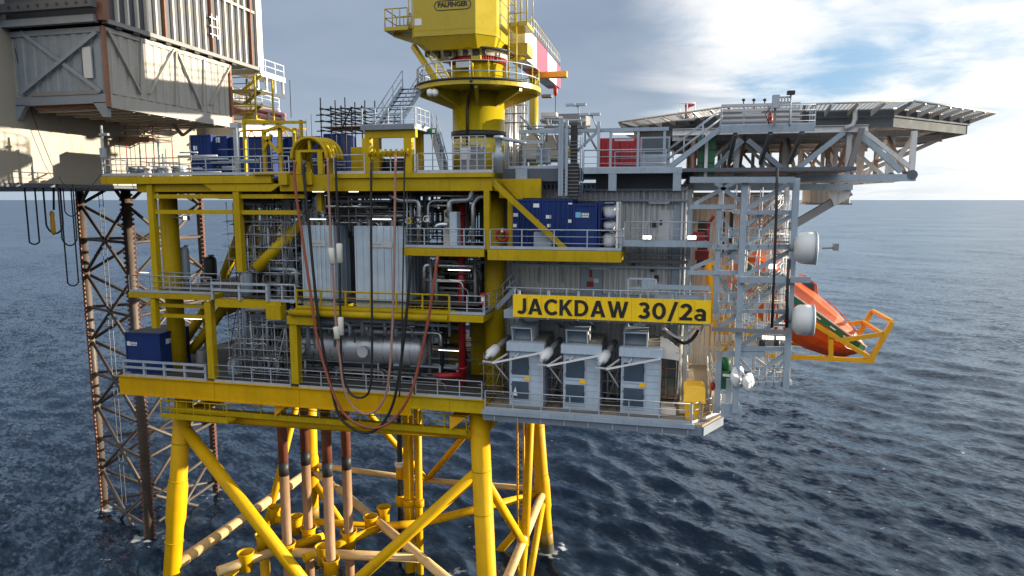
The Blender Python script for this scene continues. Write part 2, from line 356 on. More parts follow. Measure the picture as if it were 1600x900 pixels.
# ---------------------------------------------------------------- sea
def make_sea():
    rs = [30.0]
    while rs[-1] < 1500: rs.append(rs[-1]*1.0075)
    while rs[-1] < 70000: rs.append(rs[-1]*1.035)
    rs = np.array(rs); sp = np.gradient(rs)
    th = np.concatenate([np.linspace(R(-62), R(62), 860), np.linspace(R(62), R(298), 60)[1:-1]])
    nr, nt = len(rs), len(th)
    rr, tt = np.meshgrid(rs, th, indexing='ij'); an = tt + YAW + R(90); an = R(90)+YAW - tt
    x = rr*np.cos(an); y = rr*np.sin(an); z = np.zeros_like(x); ox = np.zeros_like(x); oy = np.zeros_like(x)
    rg = np.random.default_rng(11); spm = np.maximum(sp[:, None], rr*.0025)
    main = R(40)+YAW
    for i in range(95):
        lam = .8*(13/.8)**rg.random(); a = main + rg.normal(0, .55 if lam < 8 else .38)
        kk = 2*math.pi/lam; amp = .012*lam**.45*(1 if lam < 6 else .75)
        ph = rg.random()*6.283
        fade = np.clip((lam/spm-2.5)/3.0, 0, 1)
        p = kk*(x*math.cos(a)+y*math.sin(a))+ph
        s_ = np.sin(p)*amp*fade; c_ = np.cos(p)*amp*fade
        z += c_; ox -= s_*math.cos(a)*.9; oy -= s_*math.sin(a)*.9
    for lam, da, am in ((21, .1, .07), (27, -.3, .08), (34, .22, .09), (43, -.08, .10)):
        a = main+da; z += am*np.cos(2*math.pi/lam*(x*math.cos(a)+y*math.sin(a))+lam)*np.clip((lam/spm-2.5)/3.0, 0, 1)
    x = x+ox; y = y+oy
    co = np.stack([x, y, z], -1).reshape(-1, 3)
    co = np.concatenate([co, [[0, 0, 0]]])
    i = np.arange(nr-1)[:, None]*nt; j = np.arange(nt)[None, :]; j2 = (j+1) % nt
    q = np.stack([i+j, i+j2, i+nt+j2, i+nt+j], -1).reshape(-1, 4)
    ctr = len(co)-1; tri = np.stack([np.full(nt, ctr), (np.arange(nt)+1) % nt, np.arange(nt)], -1)
    me = bpy.data.meshes.new('sea')
    nl = len(q)*4+len(tri)*3
    me.vertices.add(len(co)); me.vertices.foreach_set('co', co.ravel().astype(np.float32))
    me.loops.add(nl); me.loops.foreach_set('vertex_index', np.concatenate([q.ravel(), tri.ravel()]).astype(np.int32))
    st = np.concatenate([np.arange(len(q))*4, len(q)*4+np.arange(len(tri))*3]); me.polygons.add(len(st)); me.polygons.foreach_set('loop_start', st.astype(np.int32))
    me.polygons.foreach_set('use_smooth', np.ones(len(st), bool)); me.update(calc_edges=True); me.validate()
    o = bpy.data.objects.new('sea', me); C.objects.link(o); o['kind'] = 'structure'; o['label'] = 'dark blue choppy open sea reaching to the horizon'
    m = bpy.data.materials.new('sea_water'); m.use_nodes = True; NN = m.node_tree.nodes; LL = m.node_tree.links; b = NN['Principled BSDF']
    g = NN.new('ShaderNodeNewGeometry')
    def vm(op, a, b_):
        n = NN.new('ShaderNodeVectorMath'); n.operation = op
        for i_, x_ in enumerate((a, b_)):
            if x_ is None: continue
            if isinstance(x_, tuple): n.inputs[i_].default_value = x_
            else: LL.new(x_, n.inputs[i_])
        return n
    def rip(sc, stretch, det, kx, turn=0.0):
        # slope field of one family of ripples (independent of viewing distance)
        mp = NN.new('ShaderNodeMapping'); mp.vector_type = 'TEXTURE'; mp.inputs['Rotation'].default_value = (0, 0, main+turn); mp.inputs['Scale'].default_value = (1, stretch, 1); LL.new(g.outputs['Position'], mp.inputs[0])
        n = NN.new('ShaderNodeTexNoise'); n.inputs['Scale'].default_value = sc; n.inputs['Detail'].default_value = det; n.inputs['Roughness'].default_value = .6; LL.new(mp.outputs[0], n.inputs['Vector'])
        a = vm('SUBTRACT', n.outputs['Color'], (.5, .5, .5)); return vm('MULTIPLY', a.outputs[0], (kx, kx, 0)).outputs[0]
    t1 = vm('ADD', rip(2.3, 2.4, 6, .95), rip(.6, 2.6, 4, .5, .3)).outputs[0]
    t2 = vm('ADD', t1, rip(.085, 3, 3, .25, -.25)).outputs[0]
    gn = NN.new('ShaderNodeTexNoise'); gn.inputs['Scale'].default_value = .014; gn.inputs['Detail'].default_value = 4; LL.new(g.outputs['Position'], gn.inputs['Vector'])   # gust patches
    gr_ = NN.new('ShaderNodeMapRange'); gr_.inputs[1].default_value = .38; gr_.inputs[2].default_value = .62; gr_.inputs[3].default_value = .5; gr_.inputs[4].default_value = 1.35; LL.new(gn.outputs[0], gr_.inputs[0])
    gs_ = NN.new('ShaderNodeVectorMath'); gs_.operation = 'SCALE'; LL.new(t2, gs_.inputs[0]); LL.new(gr_.outputs[0], gs_.inputs['Scale']); t2 = gs_.outputs[0]
    nn = vm('ADD', g.outputs['Normal'], t2); nm = vm('NORMALIZE', nn.outputs[0], None)
    # a few scattered whitecaps
    wn = NN.new('ShaderNodeTexNoise'); wn.inputs['Scale'].default_value = .11; wn.inputs['Detail'].default_value = 10; wn.inputs['Roughness'].default_value = .72; LL.new(g.outputs['Position'], wn.inputs['Vector'])
    wr = NN.new('ShaderNodeMapRange'); wr.inputs[1].default_value = .735; wr.inputs[2].default_value = .765; LL.new(wn.outputs[0], wr.inputs[0])
    wm = NN.new('ShaderNodeMix'); wm.data_type = 'RGBA'; 
    last = wr.outputs[0]
    for (fx, fy, f0, f1) in ((-9.55, 56.5, .5, 2.6), (-33, 56.6, .5, 2.2), (-16.1, 56.1, .2, 2.2), (-54.6, 54.4, .3, 2.4), (-45.9, 50.5, .3, 2.6), (-46.6, 60.9, .3, 2.6), (-16.7, 51.2, .1, 1.6)):
        ds = NN.new('ShaderNodeVectorMath'); ds.operation = 'DISTANCE'; fl_ = vm('MULTIPLY', g.outputs['Position'], (1, 1, 0)); LL.new(fl_.outputs[0], ds.inputs[0]); ds.inputs[1].default_value = (fx, fy, 0)
        dr = NN.new('ShaderNodeMapRange'); dr.inputs[1].default_value = f0; dr.inputs[2].default_value = f1; dr.inputs[3].default_value = .27; dr.inputs[4].default_value = 0; LL.new(ds.outputs['Value'], dr.inputs[0])
        n9 = NN.new('ShaderNodeTexNoise'); n9.inputs['Scale'].default_value = 1.1; n9.inputs['Detail'].default_value = 7; LL.new(g.outputs['Position'], n9.inputs['Vector'])
        ad = NN.new('ShaderNodeMath'); LL.new(dr.outputs[0], ad.inputs[0]); LL.new(n9.outputs[0], ad.inputs[1])
        th_ = NN.new('ShaderNodeMapRange'); th_.inputs[1].default_value = .70; th_.inputs[2].default_value = .80; LL.new(ad.outputs[0], th_.inputs[0])
        mx_ = NN.new('ShaderNodeMath'); mx_.operation = 'MAXIMUM'; LL.new(last, mx_.inputs[0]); LL.new(th_.outputs[0], mx_.inputs[1]); last = mx_.outputs[0]
    LL.new(last, wm.inputs[0]); wm.inputs[6].default_value = (.008, .017, .033, 1); wm.inputs[7].default_value = (.5, .53, .55, 1); 
    NN.remove(b); df = NN.new('ShaderNodeBsdfDiffuse'); LL.new(wm.outputs[2], df.inputs[0])
    gl = NN.new('ShaderNodeBsdfGlossy'); gl.inputs['Roughness'].default_value = .14; gl.inputs[0].default_value = (.80, .90, 1, 1); LL.new(nm.outputs[0], gl.inputs['Normal'])
    fr_ = NN.new('ShaderNodeFresnel'); fr_.inputs[0].default_value = 1.33; LL.new(nm.outputs[0], fr_.inputs[1])
    fm = NN.new('ShaderNodeMapRange'); fm.inputs[1].default_value = .0; fm.inputs[2].default_value = 1; fm.inputs[4].default_value = 1.0; LL.new(fr_.outputs[0], fm.inputs[0])
    fc = NN.new('ShaderNodeMath'); fc.operation = 'MINIMUM'; LL.new(fm.outputs[0], fc.inputs[0]); fc.inputs[1].default_value = .55
    ms = NN.new('ShaderNodeMixShader'); LL.new(fc.outputs[0], ms.inputs[0]); LL.new(df.outputs[0], ms.inputs[1]); LL.new(gl.outputs[0], ms.inputs[2]); LL.new(ms.outputs[0], NN['Material Output'].inputs[0])
    me.materials.append(m)
make_sea()

# ---------------------------------------------------------------- jacket
F = 37.6
jk = thing('steel_jacket', 'yellow tubular steel jacket legs and bracing standing in the sea', 'platform legs', (-21, 47, 0))
def jleg(p_top, p_bot, r, joint=None):
    lab = None
    m = MB(); pts = [V(p_bot), V(p_top)]
    d = (pts[1]-pts[0]); L0 = d.length
    def at(z): return pts[0] + d*((z-pts[0].z)/d.z)
    zs = [p_bot[2]]
    if joint: zs += [joint-1.7, joint-1.2, joint+1.2, joint+1.7]
    zs.append(p_top[2])
    rad = [r] + ([r, r*1.16, r*1.16, r] if joint else []) + [r]
    m.path([at(z) for z in zs], rad, 28)
    return m, at
FLm, FL = jleg((-31.9, 39.1, 18.6), (-34.6, 37.6, -8), .57, 10.2)
FRm, FR = jleg((-11.1, 39.0, 18.6), (-9.6, 37.6, -8), .60, None)
RLm, RL = jleg((-31.6, 55.0, 18.6), (-33.2, 57, -8), .58, 5.6)
RRm, RR = jleg((-11.0, 55.0, 18.6), (-9.3, 57, -8), .58, 5.6)
for m_, at_ in ((FLm, FL), (FRm, FR), (RLm, RL), (RRm, RR)):
    lg0 = part(jk, 'leg', m_, YELJ); part(lg0, 'weed_band', MB().tube(at_(-2), at_(.9), .63, n=28), WEED); part(lg0, 'stain_band', MB().tube(at_(.901), at_(2.0), .612, n=28), STAIN)
    for zz_ in (14.5, 11.8, 7.4): part(lg0, 'weld_seam', MB().tube(at_(zz_), at_(zz_+.05), .625, n=28), YEL)
ZH = 5.6
def brace(p, q, r, m=YELJ, name='brace', lab=None):
    return part(jk, name, MB().tube(p, q, r, n=20), m, lab)
# upper front ring tube and X bracing of the front face
brace(FL(16.35), FR(16.75), .36); brace(RL(16.5), RR(16.5), .34); brace(FL(16.4), RL(16.5), .33); brace(FR(16.7), RR(16.5), .33)
brace(FL(15.7), aY(545, 1000, 37.9), .42); brace(FR(14.6), aY(470, 985, 38.3), .36)
# side faces: K bracing between front and rear legs
k1 = aX(820, 852, -9.95); brace(FR(14.2), k1, .30); brace(RR(17.2), k1, .32); brace(k1, aX(806, 1010, -9.9), .26)
brace(RR(ZH), aX(792, 905, -10.0), .33, RUSTW, 'brace', 'rust-streaked white horizontal brace')
brace(RR(ZH-.6), aX(826, 910, -9.8), .28)
k2 = aX(408, 855, -32.6); brace(RL(17), k2, .30); brace(k2, FL(1.0), .3)
brace(RL(ZH), FL(ZH-.1), .42, RUSTW, 'brace', 'rust-streaked pale horizontal brace')
# rear face
mid = V(((RL(ZH).x+RR(ZH).x)/2+.4, RL(ZH).y, ZH+.15))
brace(RL(ZH+.6), mid, .26, RUSTW, 'brace', 'rust-streaked pale horizontal brace'); brace(mid, RR(ZH+.3), .26, RUSTW, 'brace', 'rust-streaked pale horizontal brace')
brace(RL(18), mid, .27); brace(RR(18), mid, .27)
brace(RR(ZH-.7), V((-16.2, 56.0, -3)), .33); brace(RL(ZH-.8), V((-27.2, 56, -2.5)), .33)
# plan bracing at the lower level
pc = aZ(655, 818, ZH-.3); pl = aZ(530, 765, ZH-.1); pe = aZ(735, 935, ZH-.1); pw = aZ(300, 905, ZH-.2)
brace(RR(ZH), pc, .34); brace(pl, pe, .34, RUSTW, 'brace', 'rust-streaked pale plan brace'); brace(RL(ZH), pl, .3, RUSTW, 'brace', 'rust-streaked pale plan brace')
gl = aZ(428, 862, ZH-.3); gr = aZ(660, 872, ZH-.3)
brace(aZ(340, 893, ZH-.3), gl, .34, RUSTW, 'brace', 'rust-streaked pale plan brace'); brace(gl, gr, .34, RUSTW, 'brace', 'rust-streaked pale plan brace')
brace(gl, aZ(505, 838, ZH-.3), .3); brace(aZ(475, 872, ZH-.3), aZ(600, 822, ZH-.3), .3); brace(aZ(432, 812, ZH-.3), aZ(600, 822, ZH-.3), .28); brace(aZ(600, 822, ZH-.3), pc, .3)
# conductor guide funnels
def funnel(px, py, r=.55, n='guide_funnel'):
    p = aZ(px, py, ZH)
    part(jk, n, MB().lathe([(r*.86, -.9), (r*.86, .1), (r*1.08, .42), (r*1.08, .48), (r*.98, .46), (r*.74, .1), (r*.74, -.85)], p, n=26), YELJ); return p
for px, py in ((384, 872), (411, 843), (462, 815), (579, 815), (505, 862), (600, 800), (430, 800)): funnel(px, py)
brace(aZ(412, 843, ZH), aZ(412, 843, ZH)+V((0, 0, -14)), .36, YELJ, 'guide_post')
cond_px = [(449, 857, 'leftmost'), (482, 832, 'second from the left'), (517, 882, 'third from the left'), (545, 838, 'rightmost')]
for px, py, w in cond_px:
    p = funnel(px, py, .58)
    c = thing('conductor_pipe', 'rust brown well conductor pipe under the deck, ' + w + ' of the four', 'pipe', (p.x, p.y, -6), 'well conductor pipes between the jacket legs')
    zb = aY(px, {449: 722, 482: 706, 517: 722, 545: 713}[px], p.y).z
    part(c, 'upper_pipe', MB().tube(p+V((0, 0, 13)), V((p.x, p.y, zb)), .345, n=22), COND)
    part(c, 'clamp_band', MB().tube(V((p.x, p.y, zb+.02)), V((p.x, p.y, zb-1.0)), .36, n=22), DARK)
    part(c, 'lower_pipe', MB().tube(V((p.x, p.y, zb-.98)), V((p.x, p.y, -6)), .35, n=22), CONDL, 'pale pipe with rust streaks')
# caissons and riser
for px, r, w in ((638, .42, 'thicker'), (653.5, .30, 'thinner')):
    a = aY(px, 690, 50.5); m = MB().tube((a.x, 50.5, 18), (a.x-.15, 50.7, -6), r, n=22)
    c = thing('caisson_pipe', w + ' of two yellow vertical pipes running down into the sea', 'pipe', (a.x, 50.5, 0), 'yellow caissons'); part(c, 'pipe', m, YELJ)
    for z in (12.5, 6.2): part(c, 'clamp', MB().tube((a.x, 50.5, z-.3), (a.x, 50.5, z+.3), r*1.3, n=22), YELJ)
a = aY(625.5, 690, 51); c = thing('riser_pipe', 'black vertical riser pipe with yellow clamps beside the yellow caissons', 'pipe', (a.x, 51, 0))
part(c, 'pipe', MB().tube((a.x, 51, 18), (a.x-.3, 51.2, -4), .22, n=18), DARK)
zc = aY(626, 735, 51).z
part(c, 'clamp', MB().lathe([(.25, -.7), (.42, -.6), (.42, .35), (.25, .4)], (a.x, 51, zc)), YELJ); part(c, 'collar', MB().tube((a.x, 51, zc+.4), (a.x, 51, zc+.75), .5, n=20), WHITE)
part(c, 'clamp', MB().lathe([(.25, -.5), (.4, -.4), (.4, .35), (.25, .4)], (a.x-.15, 51, 6)), YELJ)
# boat landing ladder
c = thing('access_ladder', 'slender yellow vertical ladder under the grey module', 'ladder', tuple(aY(813, 660, 52)))
for px in (807.5, 817.5):
    a = aY(px, 660, 52); part(c, 'rail', MB().tube((a.x, 52, 18.5), (a.x+.1, 52.2, -2), .09, n=8), YELJ)
a = aY(807.5, 660, 52); b_ = aY(817.5, 660, 52)
for i in range(46):
    z = 18 - i*.42; part(c, 'rung', MB().tube((a.x+.02, 52.05, z), (b_.x+.05, 52.05, z), .035, n=6), YELJ)
# ================================================================ TOPSIDES STRUCTURE
ZL, ZM, ZM2, ZB, ZU = 19.3, 25.0, 24.4, 28.25, 32.5      # deck levels
X0, X1 = -35.75, -10.3
def rail(label, p, q, m=GRY, h=1.1, step=1.5, heavy=False, toe=True, group='guardrails along the deck edges', name='guardrail', mids=2, pw=.055):
    # straight guardrail from p to q (points on the deck): posts, rails, toe board
    p = V(p); q = V(q); L0 = (q-p).length; n = max(1, round(L0/step)); u = (q-p)/L0; z = V((0, 0, 1))
    t = thing(name, label, 'railing', tuple(p), group)
    for i in range(n+1):
        a = p + (q-p)*(i/n)
        if heavy: part(t, 'post', MB().bar(a, a+z*h, .18, .14, up=u), m)
        else: part(t, 'post', MB().bar(a, a+z*h, pw, pw*1.1, up=u), m)
    off = V((u.y, -u.x, 0))*.03
    if heavy:
        for k in (.96, .58): part(t, 'beam_rail', MB().bar(p+z*h*k+off*3, q+z*h*k+off*3, .1, .15), m)
    else:
        part(t, 'top_rail', MB().tube(p+z*h, q+z*h, pw*.62, n=8), m)
        for k in range(mids): part(t, 'mid_rail', MB().tube(p+z*h*(k+1)/(mids+1)+off, q+z*h*(k+1)/(mids+1)+off, .02, n=6), m)
    if toe: part(t, 'toe_board', MB().bar(p+z*.09+off, q+z*.09+off, .012, .16), m)
    return t
def stair(label, p, q, w, wv, m, tread_m=None, rails=True, name='staircase', group=None, n=None, rm=None):
    # flight from p (bottom) to q (top); width w along unit vector wv
    p = V(p); q = V(q); wv = V(wv).normalized(); t = thing(name, label, 'stairs', tuple(p), group); rm = rm or m
    for s in (0, w): part(t, 'stringer', MB().bar(p+wv*s, q+wv*s, .05, .28, up=(0, 0, 1)), m)
    n = n or max(3, int(abs(q.z-p.z)/.24)); d = (q-p); hd = V((d.x, d.y, 0)).normalized()
    for i in range(n):
        a = p + d*((i+.5)/n); part(t, 'tread', MB().bar(a+wv*.03, a+wv*(w-.03), .24, .035, up=(0, 0, 1)), tread_m or m)
    if rails:
        for s in (0, w):
            for k in (1.05, .55): part(t, 'handrail', MB().tube(p+wv*s+V((0, 0, k)), q+wv*s+V((0, 0, k)), .03, n=8), rm)
            for f in (0, .33, .67, 1): a = p+d*f+wv*s; part(t, 'baluster', MB().tube(a, a+V((0, 0, 1.05)), .028, n=6), rm)
    return t

ts = thing('topsides_frame', 'yellow steel deck frame of the platform with its columns, beams and deck floors', 'platform deck', (-23, 47, ZL))
def tp(name, mb, m=YEL, lab=None): return part(ts, name, mb, m, lab)
# --- lower deck
tp('deck_floor', MB().box(X0+.1, X1, F+.25, 57.5, ZL-.12, ZL), PLATE)
xm = aY(642, 610, F).x
tp('fascia_beam', MB().box(X0, xm, F, F+.25, ZL-1.2, ZL-.03), YELJ); tp('fascia_flange', MB().box(X0-.03, xm, F-.12, F+.3, ZL-.028, ZL+.012), YELJ)
tp('fascia_flange', MB().box(X0-.03, xm, F-.12, F+.3, ZL-1.25, ZL-1.2), YELJ)
for px in (330, 462, 585): x = aY(px, 600, F).x; tp('stiffener', MB().box(x-.22, x+.22, F-.035, F, ZL-1.2, ZL-.03), YELJ)
tp('fascia_beam', MB().box(xm+.004, X1, F+.02, F+.25, ZL-.75, ZL-.03), YEL); tp('fascia_flange', MB().box(xm+.004, X1+.03, F-.1, F+.3, ZL-.028, ZL+.01), YEL); tp('fascia_flange', MB().box(xm+.004, X1+.03, F-.1, F+.3, ZL-.8, ZL-.75), YEL)
tp('fascia_beam', MB().box(X0, X0+.25, F+.252, 57.5, ZL-1.2, ZL-.125), YEL)
tp('fascia_beam', MB().box(X1-.25, X1, F+.252, 57.5, ZL-1.2, ZL-.125), YEL)
for y in (41, 45, 49, 53, 57): tp('floor_beam', MB().ibeam((X0+.3, y, ZL-.55), (X1-.3, y, ZL-.55), .3, .8), YEL)
for x in (-32, -28, -24, -20, -16, -13): tp('floor_beam', MB().ibeam((x, F+.3, ZL-.5), (x, 57, ZL-.5), .25, .7), YEL)
# --- mid deck
tp('deck_floor', MB().box(-34.4, -11, F+1.2, 57, ZM-.3, ZM-.2), PLATE)
a = aY(200, 452, F); xq = aY(330, 458, F).x
tp('fascia_beam', MB().box(a.x, xq, F, F+1.18, ZM-.36, ZM-.02), YEL)
xr = aY(440, 470, F).x
tp('fascia_beam', MB().box(xq+.3, xr, F-.1, F+.5, ZM2-.15, ZM2+.35), YEL)
xs_, xe = aY(463, 480, F).x, aY(702, 480, F).x
tp('walkway_floor', MB().box(xs_, xe, F-.2, F+1.3, ZM2-.06, ZM2), YEL); tp('edge_tube', MB().tube((xs_-.3, F-.25, ZM2-.28), (xe, F-.25, ZM2-.28), .21, n=16), YEL)
tp('hanger_bracket', MB().box(xr-.9, xr+.1, F-.35, F+.3, ZM2-.75, ZM2+.1), YEL); tp('hanger_bracket', MB().box(xs_-.6, xs_+1.4, F-.15, F+.2, ZM2-1.05, ZM2-.52), YEL)
xk, xk2 = aY(703, 490, F).x, aY(757, 490, F).x
tp('fascia_beam', MB().box(xk, xk2, F-.3, F+.3, ZM2-.42, ZM2-.02), YEL); tp('walkway_floor', MB().box(xk, xk2, F+.302, 43, ZM2-.08, ZM2-.02), PLATE)
tp('fascia_beam', MB().box(xk2-.2, xk2, F+.304, 42, ZM2-.42, ZM2-.082), YEL)
# --- two balconies below the upper deck
xa, xb_, xc, xd = aY(630, 388, F-.4).x, aY(757, 388, F-.4).x, aY(765, 388, F-.4).x, aY(970, 388, F-.4).x
tp('balcony_floor', MB().box(xa, xb_, F-.4, 42, ZB-.1, ZB-.02), PLATE); tp('fascia_beam', MB().box(xa, xb_, F-.55, F-.3, ZB-.45, ZB-.02), YEL); tp('fascia_beam', MB().box(xa-.02, xa+.2, F-.298, 41.8, ZB-.45, ZB-.102), YEL)
tp('balcony_floor', MB().box(xb_+.004, xd-.02, F-.4, 40.7, ZB-.1, ZB-.02), PLATE); tp('fascia_beam', MB().box(xb_+.2, xd, F-.5, F-.25, ZB-.62, ZB-.02), YEL); tp('fascia_beam', MB().box(xd-.2, xd+.015, F-.248, 40.6, ZB-.62, ZB-.102), YEL)
# --- upper deck
tp('deck_floor', MB().box(-35.8, -9.8, F+.2, 57.5, ZU-.3, ZU-.2), PLATE)
tp('fascia_beam', MB().box(-35.9, aY(425, 280, F).x, F-.1, F+.2, ZU-.5, ZU-.03), YEL)
tp('fascia_beam', MB().box(aY(216, 290, F+.4).x, aY(430, 290, F+.4).x, F+.25, F+.6, ZU-1.0, ZU-.5), YEL)
q = [aY(px, py, F+.1) for px, py in ((318, 287), (442, 287), (425, 299), (335, 299))]
tp('haunch', MB().prism([(a.x, F+.0, a.z) for a in q], (0, .22, 0)), YEL)
tp('fascia_beam', MB().box(aY(440, 290, F).x, aY(530, 290, F).x, F-.2, F+.18, ZU-1.0, ZU-.02), YEL)
tp('fascia_beam', MB().box(aY(530.5, 290, F).x, -9.75, F-.35, F-.1, ZU-1.0, ZU-.25), YEL); tp('fascia_flange', MB().box(aY(525, 290, F).x, -9.7, F-.5, F+.0, ZU-.248, ZU), YEL)
for px in (448, 486): x = aY(px, 280, F).x; tp('hanger_bracket', MB().box(x-.28, x+.28, F-.45, F-.21, ZU-.62, ZU+.1), YEL)
for y in (42, 47, 52, 57): tp('floor_beam', MB().ibeam((-35.6, y, ZU-.7), (-10, y, ZU-.7), .35, .8), YEL)
for x in (-33.5, -29.5, -25, -20.5, -16, -12): tp('floor_beam', MB().ibeam((x, F+.8, ZU-.68), (x, 57, ZU-.68), .28, .7), YEL)
tp('fascia_beam', MB().box(-10.05, -9.75, F+.21, 57, ZU-1.0, ZU-.31), YEL)
# --- horizontal beams between upper and mid deck
for py, hh in ((307, .26), (331, .26)):
    a = aY(237, py, F+.3); b = aY(479 if py < 320 else 470, py, F+.3); tp('tie_beam', MB().bar((a.x, F+.3, a.z), (b.x, F+.3, a.z), .22, hh), YEL)
for py, x2 in ((474, 325), (488, 322), (503, 320)):
    pass
for py in (476, 492): a = aY(245, py, F+.5); b = aY(322, py, F+.5); tp('tie_beam', MB().bar((a.x, F+.5, a.z), (b.x, F+.5, a.z), .2, .24), YEL)
a = aY(335, 476, F-.05)
# --- front posts
def fpost(px, py0, py1, w, Y=F+.25, m=YEL, name='column'):
    a = aY(px, py0, Y); b = aY(px, py1, Y); x = a.x
    tp(name, MB().box(x-w/2, x+w/2, Y-w/2, Y+w/2, b.z, a.z), m)
fpost(236, 288, 452, .40); fpost(241, 466, 512, .38); fpost(371, 297, 424, .42); fpost(327, 472, 590, .45, F+.2); fpost(460, 490, 598, .5, F+.2)
fpost(761, 296, 392, .32, F-.2); fpost(799, 312, 388, .36, F+.9); fpost(500, 300, 330, .3, F+.6)
tp('diagonal_strut', MB().bar(aY(768, 283, F-.1), aY(884, 390, F-.1), .28, .28), YEL); tp('diagonal_strut', MB().bar(aY(788, 283, F+1.5), aY(832, 333, F+1.5), .26, .26), YEL)
# --- big round columns and inner diagonals
def rcol(px, Y, r, z0, z1, n='round_column'):
    x = aY(px, 400, Y).x; tp(n, MB().tube((x, Y, z0), (x, Y, z1), r, n=26), YEL); return x
rcol(268, 40.3, .58, ZL, ZU-.35); rcol(773, 40.6, .62, 18, ZU-.3); rcol(398, 53, .5, ZL, ZU-.35); rcol(700, 55, .55, ZL, ZU-.35); rcol(540, 55.5, .5, ZL, ZU-.4)
def diag(p, q, r): tp('inner_diagonal', MB().tube(p, q, r, n=20), YEL)
diag(aY(400, 420, 38.35), aY(476, 345, 39.9), .36); diag(aY(336, 470, 48), aY(402, 298, 48), .42); diag(aY(455, 322, 52), aY(400, 420, 52), .35)
diag(aY(300, 548, 41.5), aY(358, 470, 41.5), .34); diag(aY(270, 560, 44), aY(325, 478, 44), .34); diag(aY(320, 500, 46), aY(395, 470, 46), .3)
diag(aY(650, 470, 50), aY(760, 300, 50), .4); diag(aY(745, 600, 48), aY(690, 480, 48), .36)
tp('bulkhead_post', MB().box(-14.6, -13.9, 44, 44.6, ZL, ZU-.4), YEL); tp('bulkhead_post', MB().box(-12.8, -11.4, 43.2, 43.8, ZL, ZM), YEL)
tp('deck_edge_plate', MB().box(-9.8, aY(846, 300, F+1.6).x, F+1.5, F+1.7, ZU-1.4, ZU-.3), YEL)

# --- guardrails, each a thing of its own
def fr(px0, px1, py, Y, z):       # endpoints on a level line
    return (aY(px0, py, Y).x, Y, z), (aY(px1, py, Y).x, Y, z)
rail('grey guardrail along the front of the upper yellow deck, before the blue containers', *fr(161, 452, 270, F-.05, ZU), step=1.9)
rail('grey guardrail along the upper yellow deck between the hose arch and the crane stair', *fr(522, 570, 268, F-.05, ZU))
rail('grey guardrail on the upper deck below the crane pedestal', *fr(653, 770, 268, F-.3, ZU), step=1.7)
rail('grey guardrail behind the yellow crane access frame posts', *fr(572, 650, 268, F+.5, ZU), step=1.5)
rail('grey guardrail on the end of the upper yellow deck facing the cream hull', (-35.8, F, ZU), (-35.8, 52, ZU), step=2)
rail('grey guardrail on the mid deck at the platform end, before the big round column', *fr(203, 331, 452, F+.05, ZM), step=1.6)
rail('second grey guardrail on the mid deck, behind the front one by the round column', *fr(240, 345, 446, F+2.0, ZM), step=2)
rail('heavy grey crash barrier on the mid deck beside the white cabinet', *fr(333, 418, 468, F-.15, ZM2+.34), heavy=True, step=1.9, toe=False, group=None, name='crash_barrier')
rail('short grey guardrail between the crash barrier and the yellow handrail', *fr(421, 462, 470, F-.05, ZM2+.3), step=.9, pw=.09)
rail('yellow handrail on the walkway in front of the white cabinets', *fr(464, 702, 480, F-.2, ZM2), YEL, step=1.55, pw=.09, name='yellow_handrail', group=None)
rail('grey guardrail on the small mid platform before the red firewater pipe', *fr(703, 757, 486, F-.2, ZM2), step=1.0)
rail('grey guardrail running back from the mid platform corner towards the stair by the sign', (xk2-.05, F-.1, ZM2), (xk2-.05, 41.5, ZM2), step=1.2)
rail('grey guardrail of the balcony below the upper deck, in front of silver pipes', *fr(633, 757, 388, F-.45, ZB), step=1.35)
rail('grey guardrail of the balcony in front of the blue containers', *fr(766, 970, 388, F-.4, ZB), step=1.75)
rail('short grey guardrail closing the sunny end of the container balcony', (xd-.05, F-.35, ZB), (xd-.05, 40.4, ZB), step=1.0)
rail('heavy grey crash barrier on the lowest yellow deck in front of the blue box', *fr(196, 322, 588, F+.1, ZL), heavy=True, step=1.75, toe=True, group=None, name='crash_barrier')
rail('grey guardrail on the lowest deck between two yellow posts, before the scaffold', *fr(336, 454, 598, F+.1, ZL), step=1.4)
rail('grey guardrail on the lowest deck in front of the silver vessel', *fr(468, 645, 606, F+.1, ZL), step=1.6)
rail('grey guardrail on the lowest deck corner beside the grey module', *fr(650, 753, 618, F+.05, ZL), step=1.3)
# --- walkway hung below the lower deck
wk = thing('underdeck_walkway', 'yellow walkway slung below the lowest deck beam', 'walkway', (-22, F+.6, 16.9))
a = aY(268, 650, F+.7); b = aY(730, 668, F+.7); zw = 16.98
part(wk, 'floor', MB().box(a.x, b.x, F+.55, F+1.6, zw-.1, zw), YEL); part(wk, 'kick_plate', MB().box(a.x, b.x, F+.5, F+.545, zw-.1, zw+.25), YEL)
n = 15
for i in range(n+1):
    x = a.x+(b.x-a.x)*i/n; part(wk, 'post', MB().bar((x, F+.52, zw+.2), (x, F+.52, zw+1.15), .06, .06), YEL)
for z in (.7, 1.12): part(wk, 'handrail', MB().tube((a.x, F+.52, zw+z), (b.x, F+.52, zw+z), .03, n=6), YEL)
x2 = aY(362, 655, F).x
part(wk, 'basket_floor', MB().box(a.x+.1, x2, F-.35, F+.49, zw-.25, zw-.15), YEL); part(wk, 'basket_kick_plate', MB().box(a.x+.1, x2, F-.4, F-.352, zw-.25, zw+.1), YEL)
for i in range(5): x = a.x+.15+(x2-a.x-.2)*i/4; part(wk, 'post', MB().bar((x, F-.38, zw-.2), (x, F-.38, zw+1.0), .05, .05), YEL)
for z in (.45, .98): part(wk, 'handrail', MB().tube((a.x+.1, F-.38, zw+z), (x2, F-.38, zw+z), .03, n=6), YEL)
